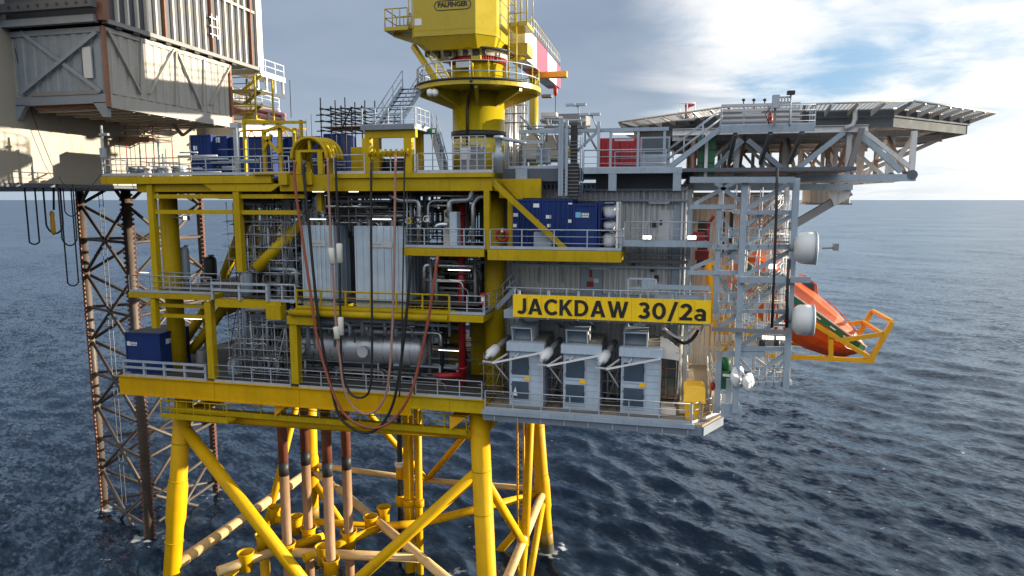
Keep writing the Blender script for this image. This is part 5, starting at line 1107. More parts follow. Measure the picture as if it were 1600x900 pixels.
for (p, q) in (((1121, 325), (1156, 384)), ((1121, 428), (1156, 388)), ((1121, 428), (1156, 484)), ((1156, 560), (1190, 598)), ((1190, 598), (1232, 560))): tb(p, q, .13, .13, 'diagonal', off=.85)
for (p, q) in (((1165, 300), (1222, 345)), ((1165, 350), (1222, 400)), ((1165, 425), (1222, 470)), ((1165, 500), (1222, 545)), ((1122, 300), (1163, 345)), ((1122, 360), (1163, 410)), ((1163, 430), (1122, 480))): tb(p, q, .12, .12, 'rear_diagonal', TY1, GRYP, off=.35)
tv(1122, 285, 500, .18, TY1, TRUSS); tv(1195, 388, 604, .14, TY1+.4, TRUSS)
for py in (386, 486, 600):
    a = aY(1122 if py < 500 else 1150, py, TY0+.1); b = aY(1233, py, TY0+.1)
    for k in (.5, 1.0): part(tw, 'handrail', MB().tube((a.x, a.y, a.z+k), (b.x, a.y, a.z+k), .025, n=6), GRY)
    for k in range(8): x = a.x+(b.x-a.x)*k/7; part(tw, 'baluster', MB().tube((x, a.y, a.z), (x, a.y, a.z+1), .022, n=5), GRY)
part(tw, 'flood_bank', MB().box(aY(1190, 527, 38).x, aY(1224, 527, 38).x, 38, 38.2, aY(1190, 531, 38).z, aY(1190, 523, 38).z), STL)
for i in range(7): x = aY(1191+i*4.8+(3 if i > 3 else 0), 527, 38).x; part(tw, 'lit_lens', MB().box(x, x+.12, 37.98, 37.998, aY(1190, 529.5, 38).z, aY(1190, 524.5, 38).z), LAMP)
for px in (1191, 1214): a = aY(px, 537, 38); part(tw, 'dark_lamp', MB().lathe([(.06, 0), (.16, .08), (.16, .4), (.06, .48)], a-V((0, 0, .25)), n=12), DARK)
a = aY(1205, 417, 38.4); part(tw, 'lit_lens', MB().box(a.x-.1, a.x+.28, 38.4, 38.5, a.z-.1, a.z+.14), LAMP)
for py0, py1 in ((438, 418), (546, 530), (333, 312)):
    a = aY(1160, py0, TY1-.4); b = aY(1233, py0, TY1-.4)
    for k in (.5, 1.0): part(tw, 'handrail', MB().tube((a.x, a.y, a.z+k), (b.x, a.y, a.z+k), .03, n=6), GRY)
    for k in range(6): x = a.x+(b.x-a.x)*k/5; part(tw, 'baluster', MB().tube((x, a.y, a.z), (x, a.y, a.z+1), .025, n=5), GRY)
part(tw, 'pipe', MB().path([aY(1214, 262, 37.0), aY(1213, 330, 37.0), aY(1209, 440, 37.0), aY(1206, 512, 37.0)], .07, 8), BLK, 'black pipe'); part(tw, 'pipe', MB().path([aY(1233, 405, 36.95), aY(1231, 450, 36.95), aY(1229, 512, 36.95)], .09, 8), DARK)
part(tw, 'cable_tray', MB().box(aY(1112, 513, TY0-.4).x, aY(1232, 513, TY0-.4).x, TY0-.5, TY0-.3, aY(1160, 517, TY0).z, aY(1160, 511, TY0).z), STL)
fl = 0
for k, (p0, p1, w_) in enumerate((((1168, 386), (1222, 334), 'top'), ((1168, 490), (1222, 440), 'middle'), ((1122, 448), (1160, 490), 'lowest'))):
    a = aY(*p0, 39.4); b = aY(*p1, 39.4)
    if a.z > b.z: a, b = b, a
    stair('grey stair flight inside the lattice tower, ' + w_ + ' of the three', a, b, .9, (0, 1, 0), TRUSS, DARK, group='stair flights of the lattice tower', n=9, rm=GRY)
for k, (px, py, w_, s) in enumerate(((1263, 388, 'upper', .92), (1259, 500, 'lower', .88))):
    p = aY(px, py, 37.3); t = thing('drum_antenna', w_ + ' of two big white drum antennas mounted on the lattice tower', 'antenna', tuple(p), 'drum antennas on the tower')
    ax = V((1, -.12, 0)).normalized(); c = p-ax*.62
    part(t, 'shroud', MB().lathe([(.2, -.08), (.62*s, -.02), (.86*s, .22), (.90*s, .5), (.90*s, .92)], c, ax, 36), MWAVE); part(t, 'radome_face', MB().lathe([(.93*s, .91), (.93*s, 1.0), (.8*s, 1.04), (.05, 1.1)], c, ax, 36), RADF)
    part(t, 'mount_pipe', MB().tube(c+V((-.22, 0, -1.0)), c+V((-.22, 0, .9)), .08, n=10), WHITE); part(t, 'mount_arm', MB().bar(c+V((-.95, .1, .3)), c+V((-.2, 0, .3)), .1, .1), STL); part(t, 'mount_arm', MB().bar(c+V((-.95, .1, -.35)), c+V((-.2, 0, -.35)), .1, .1), STL); part(t, 'hub', MB().tube(c+ax*(-.3), c, .22, n=14), STL)
    if k == 0: part(t, 'stay_arm', MB().tube(c+ax*1.3+V((0, .2, 0)), c+ax*1.95+V((0, .2, .05)), .05, n=8), STL); part(t, 'stay_clamp', MB().box(c.x+1.8, c.x+2.05, c.y-.1, c.y+.2, c.z-.1, c.z+.25), STL)
for k, (px, py, r_, w_) in enumerate(((1149, 588, .62, 'half hidden by the tower post'), (1166, 597, .52, 'standing clear at the tower foot'))):
    p = aY(px, py, 37.2+.3*(1-k)); t = thing('dish_antenna', 'small white dish antenna ' + w_, 'antenna', tuple(p), 'white dish antennas at the tower foot')
    ax = V((.75, -.6, .1)).normalized(); part(t, 'dish', MB().lathe([(.1, -.2), (r_*.5, -.12), (r_*.95, .1), (r_, .16), (r_*.9, .2), (r_*.5, .26), (.05, .3)], p, ax, 30), MWAVE); part(t, 'mount', MB().bar(p-ax*.2, p-ax*.75, .12, .12), WHITE)
gm_ = thing('green_drum', 'green drum winch behind the slim grey post at the deck corner', 'winch', tuple(aY(1133, 585, 38.5)))
a = aY(1133, 568, 38.5); part(gm_, 'drum', MB().tube(a+V((-.25, 0, 0)), a+V((.25, 0, 0)), .35, n=18), GRN); part(gm_, 'frame', MB().box(a.x-.32, a.x+.32, 38.3, 38.9, a.z-1.4, a.z-.36), GRN)
for px, py0, py1, lab in ((1124, 550, 645, 'slim grey steel post at the corner of the grey deck, before the tower'), (1139, 592, 652, 'short grey post standing outside the corner guardrail')):
    a = aY(px, py0, 38.2); b = aY(px, py1, 38.2); t = solo('steel_post', lab, 'post', MB().box(a.x-.14, a.x+.14, 38.1, 38.4, b.z, a.z), GRY)
c_ = thing('tower_foot_platform', 'grey bracket platform at the foot of the lattice tower', 'platform', tuple(aY(1145, 632, 38)))
a = aY(1126, 628, 37.8); b = aY(1158, 650, 37.8); part(c_, 'floor', MB().box(a.x, b.x, 37.6, 41, b.z+.25, b.z+.4), GRYP); part(c_, 'apron', MB().box(a.x, b.x, 37.5, 37.59, b.z, a.z), GRYP)

# ================================================================ HELIDECK
hcx, hcy, HZ = 8.0, 54.5, aY(1415, 156, 42.6).z
HZ -= .25
def octo(ap, c=(hcx, hcy)):
    h = ap*math.tan(math.pi/8); return [(c[0]-h, c[1]-ap), (c[0]+h, c[1]-ap), (c[0]+ap, c[1]-h), (c[0]+ap, c[1]+h), (c[0]+h, c[1]+ap), (c[0]-h, c[1]+ap), (c[0]-ap, c[1]+h), (c[0]-ap, c[1]-h)]
hd = thing('helideck', 'eight-sided grey helideck with safety net frames above a steel truss', 'helideck', (hcx, hcy, 32))
AP = 10.5
part(hd, 'deck_slab', MB().prism([(x, y, HZ-.3) for x, y in octo(AP-.1)], (0, 0, .3)), ALU)
oc = octo(AP); oo = octo(AP+1.25)
for i in range(8):
    a = V((*oc[i], 0)); b = V((*oc[(i+1) % 8], 0)); o0 = V((*oo[i], 0)); o1 = V((*oo[(i+1) % 8], 0)); nrm = V(((a+b)/2-V((hcx, hcy, 0)))).normalized()
    for j, (z0, z1, k) in enumerate(((-.05, -.5, 0), (-.52, -1.05, .12))):
        ins = nrm*(-k); part(hd, 'edge_beam', MB().prism([a+ins+V((0, 0, HZ+z0)), b+ins+V((0, 0, HZ+z0)), b+ins+V((0, 0, HZ+z1)), a+ins+V((0, 0, HZ+z1))], nrm*(-.12)), DECKG)
    n_arm = 7
    nz0, nz1 = HZ-.12, HZ+.2
    for k in range(n_arm+1):
        t_ = k/n_arm; p = a+(b-a)*t_; q = o0+(o1-o0)*t_
        if k < n_arm or i % 2 == 0: part(hd, 'net_arm', MB().prism([p+V((-.05, -.05, nz0-.3)), p+V((-.05, -.05, nz0)), q+V((-.05, -.05, nz1)), q+V((-.05, -.05, nz1-.1))], V((b-a)).normalized()*.11), NETM if k % 2 else TRUSS)
    part(hd, 'net_rim', MB().tube(o0+V((0, 0, nz1)), o1+V((0, 0, nz1)), .06, n=8), NETM)
    m = MB()
    for k in range(1, 12): t_ = k/12; p = a+(o0-a)*t_; q = b+(o1-b)*t_; z = nz0+(nz1-nz0)*t_+.03; m.bar(p+V((0, 0, z)), q+V((0, 0, z)), .055, .012)
    for k in range(1, 40): t_ = k/40; p = a+(b-a)*t_; q = o0+(o1-o0)*t_; m.bar(p+V((0, 0, nz0+.045)), q+V((0, 0, nz1+.045)), .045, .012)
    part(hd, 'safety_net', m, NETM)
for k in range(21): x = hcx-9.5+k*.95; h = min(AP-.4, AP*math.sqrt(2)-abs(x-hcx)-.5); part(hd, 'joist', MB().box(x-.07, x+.07, hcy-h, hcy+h, HZ-.62, HZ-.305), TRUSS)
# main trusses
ht = thing('helideck_truss', 'deep grey and brown steel truss carrying the helideck on the block', 'truss', (6, 50, 32))
zt, zbm = HZ-1.15, 32.25
xL, xR = aY(1075, 278, 43.6).x, aY(1430, 276, 43.6).x
planes = [43.6, 47.5, 52, 57, 61]
for j, Y in enumerate(planes):
    x0, x1 = xL, xR-(0 if j < 2 else .6)
    xt1 = min(hcx+9.6, hcx+AP*1.41-abs(Y-hcy)-1)
    part(ht, 'bottom_chord', MB().box(x0, x1, Y-.15, Y+.15, zbm-.2, zbm+.2), GRYP if j == 0 else TRUSS)
    part(ht, 'top_chord', MB().ibeam((x0-1, Y, zt), (xt1, Y, zt), .3, .4), TRUSS)
    if j == 0:
        for p, q in (((1168, 219), (1228, 268)), ((1318, 207), (1240, 268)), ((1346, 212), (1408, 268)), ((1112, 268), (1160, 219))):
            part(ht, 'diagonal', MB().bar(aY(*p, Y), aY(*q, Y), .3, .28, up=(0, 1, 0)), GRYP)
        for px in (1152, 1327): a = aY(px, 240, Y); part(ht, 'vertical', MB().box(a.x-.14, a.x+.14, Y+.15, Y+.4, zbm+.2, zt-.2), TRUSS)
        part(ht, 'diagonal', MB().bar(aY(1347, 200, Y-.3), aY(1326, 268, Y-.1), .3, .26, up=(0, 1, 0)), STL)
    else:
        nb = (4, 5, 4, 5)[j-1]; dxn = (x1-.4-x0)/nb
        for k in range(nb):
            xa_ = x0+dxn*k; xb_2 = xa_+dxn; mm = TRUSS if j in (1, 3) else TRUSSB; f = (k+j) % 2
            part(ht, 'diagonal', MB().bar((xa_+.15, Y, zbm+.2 if f else zt-.2), (xb_2-.15, Y, zt-.2 if f else zbm+.2), .2, .2, up=(0, 1, 0)), mm)
            part(ht, 'vertical', MB().box(xb_2-.11, xb_2+.11, Y-.12, Y+.12, zbm+.21, zt-.21), TRUSS)
    part(ht, 'end_brace', MB().bar((x1-.2, Y, zbm+.5), (xt1-.3, Y, zt-.1), .24, .24, up=(0, 1, 0)), TRUSS)
    part(ht, 'vertical', MB().box(x1-.35, x1-.08, Y-.14, Y+.14, zbm+.21, zt-.21), TRUSS)
    part(ht, 'chord_end', MB().tube((x1-.2, Y-.17, zbm+.15), (x1-.2, Y+.17, zbm+.15), .28, n=18), DECKG)
for x in np.linspace(xL+.3, xR-.5, 5):
    for j in range(4):
        ya, yb = planes[j], planes[j+1]; flip = (j+int(x)) % 2
        part(ht, 'cross_diagonal', MB().bar((x, ya+.2, zbm+.25 if flip else zt-.25), (x, yb-.2, zt-.25 if flip else zbm+.25), .18, .18), TRUSSB if j % 2 == 0 else TRUSS)
        if x in (xL+.3,) or j % 2: part(ht, 'cross_vertical', MB().box(x-.12, x+.12, (ya+yb)/2-.1, (ya+yb)/2+.1, zbm+.1, zt-.2), TRUSSB)
    part(ht, 'cross_beam', MB().box(x-.14, x+.14, planes[0]+.16, planes[-1]-.16, zbm-.18, zbm+.1), TRUSS)
a = aY(1238, 290, 43); b = aY(1330, 290, 43)
part(ht, 'support_beam', MB().box(xL-.5, b.x, 42.6, 43.1, a.z-.28, zbm-.35), GRYP); part(ht, 'raking_strut', MB().bar(aY(1328, 300, 43.3), aY(1165, 395, 43.3), .42, .55, up=(0, 1, 0)), STL)
part(ht, 'gusset_plate', MB().prism([aY(1296, 302, 42.9), aY(1330, 297, 42.9), aY(1326, 310, 42.9), aY(1304, 322, 42.9)], (0, .2, 0)), TRUSS)
part(ht, 'support_beam', MB().box(xL-1, xL+.3, 41.6, 60, zbm-.9, zbm-.36), STL)
hbx = thing('hanging_store', 'brown corrugated box hanging under the helideck beam, with the sea behind', 'box', tuple(aY(1297, 320, 47)))
a = aY(1268, 290, 47); b = aY(1328, 320, 47); part(hbx, 'body', MB().box(a.x, b.x, 47.05, 50, b.z+.1, a.z), LQB); part(hbx, 'front_panel', MB().corrugated((a.x, 47.04, b.z+.1), (1, 0, 0), b.x-a.x, (0, 0, a.z-b.z-.1), (0, -1, 0), pitch=.3, dep=.06), LQB); part(hbx, 'bottom_frame', MB().box(a.x-.1, b.x+.1, 46.9, 50.1, b.z, b.z+.097), STL)
for px in (1272, 1300, 1322): x = aY(px, 290, 47.5).x; part(hbx, 'hanger', MB().box(x-.08, x+.08, 47.4, 47.6, a.z, 32.1), STL)
dp = thing('drain_pipe', 'grey foam drain pipe curling under the helideck rim', 'pipe', tuple(aY(1336, 195, 43.4)))
part(dp, 'pipe', MB().path([aY(1336, 172, 43.4), aY(1336, 185, 43.4), aY(1333, 195, 43.4), aY(1320, 201, 43.4)], .13, 10), TRUSS)
for px in (1444, 1432, 1462): part(dp, 'pipe', MB().path([aY(px, 182, 48), aY(px, 198, 48), aY(px-4, 205, 48), aY(px-30, 208, 48)], .12, 10), TRUSS)
# helideck access walkway and stair
wy = 39.6; wz_ = aY(1200, 198, wy).z
hw = thing('helideck_walkway', 'pale grey railed walkway along the near side of the helideck', 'walkway', tuple(aY(1200, 203, wy)))
a = aY(1126, 198, wy); b = aY(1273, 198, wy)
part(hw, 'floor', MB().box(a.x, b.x, wy, wy+1.6, wz_-.1, wz_), GRY); part(hw, 'edge_beam', MB().box(a.x, b.x, wy-.1, wy-.01, wz_-.28, wz_+.1), GRYP)
for px in (1150, 1205, 1255): x = aY(px, 198, wy).x; part(hw, 'bracket', MB().bar((x, wy+.1, wz_-.3), (x, wy+4, wz_-1.7), .2, .26), STL)
rail('grey guardrail on the helideck walkway, with the control box on it', (a.x, wy, wz_), (b.x, wy, wz_), step=1.25, mids=3, group='guardrails at the helideck')
rail('grey guardrail closing the outer end of the helideck walkway', (b.x, wy+.1, wz_), (b.x, wy+1.5, wz_), step=.7, mids=3, group='guardrails at the helideck')
a0 = aY(1040, 262, wy); a0.z = ZW
stair('long grey stair climbing from the roof walkway to the helideck walkway', (a0.x, wy, ZW), (a.x+.05, wy, wz_), 1.2, (0, 1, 0), GRYP, STL, rm=GRY, n=18)
part(hw, 'deck_side_plate', MB().box(a.x, b.x-.4, wy+1.62, wy+1.75, wz_, HZ-.3), STL)
for i in range(5): z = wz_+.2+i*.28; part(hw, 'side_slat', MB().box(a.x+.1, b.x-.5, wy+1.55, wy+1.615, z, z+.12), ALU)
tb_ = thing('strip_light', 'lit strip light on the helideck walkway guardrail', 'lamp', tuple(aY(1175, 175, wy-.1))); p = aY(1159, 176, wy-.12); q = aY(1190, 175, wy-.12); part(tb_, 'fitting', MB().box(p.x, q.x, wy-.14, wy-.06, p.z, p.z+.06), GRY); part(tb_, 'tube', MB().box(p.x+.03, q.x-.03, wy-.13, wy-.07, p.z-.05, p.z-.002), WHITE)
cb = thing('control_box', 'grey control box on a post at the helideck walkway', 'cabinet', tuple(aY(1213, 195, wy-.3))); p = aY(1207, 149, wy-.3); q = aY(1217, 169, wy-.3); part(cb, 'box', MB().box(p.x, q.x, wy-.5, wy-.15, q.z, p.z), GRY); part(cb, 'post', MB().box((p.x+q.x)/2-.05, (p.x+q.x)/2+.05, wy-.3, wy-.2, wz_, q.z), STL); part(cb, 'cable', MB().path([(p.x-.05, wy-.3, q.z+.1), (p.x-.3, wy-.3, q.z-.3), (p.x-.1, wy-.3, wz_+.1)], .03, 6), BLK)
cm = thing('camera_mast', 'slim mast with a camera and a truss arm at the helideck walkway', 'mast', tuple(aY(1236, 195, wy-.1))); p = aY(1236, 148, wy-.1); part(cm, 'mast', MB().tube((p.x, p.y, wz_), p, .045, n=8), GRY); part(cm, 'camera', MB().box(p.x-.2, p.x+.18, p.y-.15, p.y+.15, p.z, p.z+.2), DARK)
q = aY(1217, 150, wy-.1)
for dz in (0, -.3): part(cm, 'arm_rail', MB().tube((q.x, q.y, p.z-.1+dz), (p.x, p.y, p.z-.1+dz), .03, n=6), GRY)
for k in range(4): x = q.x+(p.x-q.x)*(k+.5)/4; part(cm, 'arm_ring', MB().path([(x+.11*math.cos(t), q.y, p.z-.25+.11*math.sin(t)) for t in np.linspace(0, 6.28, 11)[:-1]], .025, 5, True), GRY)
rx = aY(1203, 186, wy+.3); solo('red_extinguisher', 'red fire extinguisher on the helideck walkway beside the control box', 'extinguisher', MB().lathe([(.14, 0), (.16, .05), (.16, .6), (.06, .75), (.05, .85)], (rx.x, rx.y, wz_), n=14), REDP)
for px, w_ in ((1162, 'nearest to the stair'), (1178, 'in the middle of three'), (1195, 'nearest to the control box')):
    p = aY(px, 158, wy+2.3); t = thing('perimeter_lamp', 'small dark perimeter lamp on the helideck edge, ' + w_, 'lamp', tuple(p), 'perimeter lamps on the helideck edge'); part(t, 'lamp', MB().lathe([(.05, 0), (.1, .03), (.1, .1), (.05, .14)], p, n=12), DARK); part(t, 'stem', MB().tube(p-V((0, 0, .25)), p, .04, n=6), DARK)
fm = thing('foam_monitor', 'red foam monitor on a railed stand beside the sloping net of the helideck', 'fire monitor', tuple(aY(1078, 185, 47)))
a = aY(1060, 180, 46); b = aY(1086, 189, 46); part(fm, 'platform', MB().box(a.x, b.x, 45.5, 46.6, b.z, b.z+.1), WHITE)
for x in (a.x+.05, (a.x+b.x)/2, b.x-.05): part(fm, 'post', MB().tube((x, 45.55, b.z), (x, 45.55, b.z+1.1), .04, n=6), WHITE)
for k in (.5, 1.05): part(fm, 'handrail', MB().tube((a.x, 45.55, b.z+k), (b.x, 45.55, b.z+k), .04, n=6), WHITE)
part(fm, 'monitor', MB().tube((a.x+.4, 46, b.z+.9), (b.x, 45.9, b.z+1.05), .12, .09, n=12), REDP); part(fm, 'stand', MB().tube(((a.x+b.x)/2, 46, b.z+.1), ((a.x+b.x)/2, 46, b.z+1.1), .12, n=10), REDP)

# ================================================================ LIFEBOAT AND DAVIT
LY = 47.0
ps = aY(1158, 406, LY); pb = aY(1351, 544, LY); ex = (pb-ps).normalized(); ez = V((0, 1, 0)).cross(ex)*-1
if ez.z < 0: ez = -ez
ey = V((0, 1, 0)); LL_ = (pb-ps).length
lb = thing('lifeboat', 'orange enclosed free-fall lifeboat with a green stripe, tilted bow down', 'lifeboat', tuple((ps+pb)/2-V((0, 0, 2))))
def lpnt(s, y, z): return ps+ex*(s*LL_)+ey*y+ez*z
stn = [(0, 1.2, -1.5, -1.0, .05, .75), (.06, 1.4, -1.75, -1.1, .05, .95), (.25, 1.55, -1.95, -1.15, .05, 1.05), (.5, 1.55, -1.95, -1.1, .05, .95), (.7, 1.4, -1.8, -.95, .05, .75), (.84, 1.05, -1.45, -.7, .06, .5), (.94, .6, -.95, -.4, .06, .28), (1.0, .14, -.3, -.1, .05, .1)]
stn = [(a_, b_*1.1, k_*1.25, c__*1.2, d_, e_*1.12) for a_, b_, k_, c__, d_, e_ in stn]
rings = []
for s, b, kz, cz_, sh, rf in stn:
    rings.append([lpnt(s, 0, kz), lpnt(s, -.72*b, (kz+cz_)/2+.05), lpnt(s, -b, cz_), lpnt(s, -b*1.02, sh), lpnt(s, -b*.8, sh+(rf-sh)*.62), lpnt(s, -b*.38, rf), lpnt(s, b*.38, rf), lpnt(s, b*.8, sh+(rf-sh)*.62), lpnt(s, b*1.02, sh), lpnt(s, b, cz_), lpnt(s, .72*b, (kz+cz_)/2+.05)])
m = MB(); k = 11
m.add([p for r_ in rings for p in r_], [(i*k+j, i*k+(j+1) % k, (i+1)*k+(j+1) % k, (i+1)*k+j) for i in range(len(rings)-1) for j in range(k)] + [tuple(range(k))[::-1], tuple((len(rings)-1)*k+j for j in range(k))])
part(lb, 'hull', m, ORNG)
def strip(n, z0, z1, m_, off, s0=0.0, s1=1.0, side=-1):
    mm = MB(); pts = []
    for s, b, *_ in stn:
        if s < s0-.001 or s > s1+.001: continue
        y = side*(b*1.02+off); pts.append((lpnt(s, y, z0), lpnt(s, y, z1), lpnt(s, y-side*.1, z1), lpnt(s, y-side*.1, z0)))
    mm.add([p for q in pts for p in q], [(4*i+j, 4*i+(j+1) % 4, 4*i+4+(j+1) % 4, 4*i+4+j) for i in range(len(pts)-1) for j in range(4)] + [(3, 2, 1, 0), tuple(4*len(pts)-4+j for j in range(4))]); return part(lb, n, mm, m_)
gsx = strip('green_stripe', -.30, .06, GRN, .03); strip('rubbing_strake', .11, .2, WHITE, .04)
for s in (.33, .45, .57, .69, .8):
    b = np.interp(s, [q[0] for q in stn], [q[1] for q in stn]); b2 = np.interp(s+.045, [q[0] for q in stn], [q[1] for q in stn]); part(gsx, 'reflective_mark', MB().prism([lpnt(s, -(b*1.02+.045), -.16), lpnt(s+.045, -(b2*1.02+.045), -.16), lpnt(s+.045, -(b2*1.02+.045), -.08), lpnt(s, -(b*1.02+.045), -.08)], (0, .012, 0)), LOGO)
ck = MB(); c0 = [lpnt(.36, y, .8) for y in (-.75, .75)]+[lpnt(.56, y, .7) for y in (.75, -.75)]; c1_ = [lpnt(.38, y, 1.55) for y in (-.55, .55)]+[lpnt(.48, y, 1.5) for y in (.55, -.55)]
ck.add(c0+c1_, [(0, 3, 2, 1), (4, 5, 6, 7), (0, 1, 5, 4), (1, 2, 6, 5), (2, 3, 7, 6), (3, 0, 4, 7)]); wh = part(lb, 'wheelhouse', ck, ORNG)
part(wh, 'window', MB().prism([lpnt(.555, -.62, .76), lpnt(.555, .62, .76), lpnt(.487, .5, 1.44), lpnt(.487, -.5, 1.44)], ex*.03+ez*.02), WHITE, 'windscreen painted white as sun glare'); part(wh, 'window', MB().prism([lpnt(.40, -.74, .92), lpnt(.50, -.72, .92), lpnt(.465, -.62, 1.4), lpnt(.405, -.62, 1.4)], (0, -.03, 0)), GLASS)  # white paint stands in for sun glare on the windscreen glass
part(lb, 'grab_rail', MB().path([lpnt(s, -.75, np.interp(s, [q[0] for q in stn], [q[5] for q in stn])+.12) for s in np.linspace(.58, .9, 7)], .03, 6), ORNG)
ht_ = part(lb, 'hatch', MB().prism([lpnt(.13, -1.38, .35), lpnt(.24, -1.45, .35), lpnt(.24, -1.22, .72), lpnt(.13, -1.12, .66)], (0, -.05, .03)), ORNG); part(ht_, 'handle', MB().bar(lpnt(.18, -1.42, .45), lpnt(.18, -1.36, .6), .04, .04), WHITE)
for s_ in (.12, .28, .62, .76): b = float(np.interp(s_, [q[0] for q in stn], [q[1] for q in stn])); part(lb, 'hull_seam', MB().prism([lpnt(s_, -b*1.005, -.95), lpnt(s_+.006, -b*1.005, -.95), lpnt(s_+.006, -b*1.03, -.45), lpnt(s_, -b*1.03, -.45)], (0, -.02, 0)), REDP)
part(lb, 'grab_line', MB().path([lpnt(s_, -(float(np.interp(s_, [q[0] for q in stn], [q[1] for q in stn]))*1.02+.07), -.5-.12*(i % 2)) for i, s_ in enumerate(np.linspace(.1, .92, 19))], .025, 5), WHITE)
dv = thing('lifeboat_davit', 'yellow launching frame cradling the orange lifeboat out over the sea', 'davit', tuple(aY(1290, 562, 45)))
def dvm(p, q, Yp, Yq=None, w=.24): part(dv, 'frame_member', MB().bar(aY(*p, Yp), aY(*q, Yq or Yp), w, w, up=(0, 1, 0)), ORANGY)
YN, YF_ = 44.9, 49.2
for Y, ox_ in ((YN, 0), (YF_, 0)):
    A = [aY(px, py, YN) for px, py in ((1195, 555), (1365, 564), (1240, 487), (1362, 561), (1298, 530), (1298, 560), (1394, 503), (1361, 562), (1315, 532), (1378, 522))]
    A = [V((p.x+ox_, Y, p.z)) for p in A]
    for i in range(0, 10, 2): part(dv, 'frame_member', MB().bar(A[i]+V((0, .003*i, 0)), A[i+1]+V((0, .003*i, 0)), .26, .26, up=(0, 1, 0)), ORANGY)
    part(dv, 'frame_member', MB().bar(V((A[0].x-3, Y, A[0].z+1.2)), V((A[2].x-5.2, Y, A[2].z+3.2)), .24, .24, up=(0, 1, 0)), ORANGY); part(dv, 'frame_member', MB().bar(A[2]+V((.1, .01, -.05)), V((A[2].x-5.2, Y+.01, A[2].z+3.1)), .26, .26, up=(0, 1, 0)), ORANGY)
for i in (0, 1, 4, 6, 9): a = V((A[i].x, YN+.14, A[i].z)); part(dv, 'cross_member', MB().bar(a+V((.02, 0, .02)), V((a.x+.02, YF_-.14, a.z+.02)), .2, .2), ORANGY)
part(dv, 'cradle_rail', MB().bar(A[2]+V((-3, -1.6, 1.2)), A[3]+V((-1.5, -1.6, .5)), .2, .2, up=(0, 1, 0)), ORANGY)
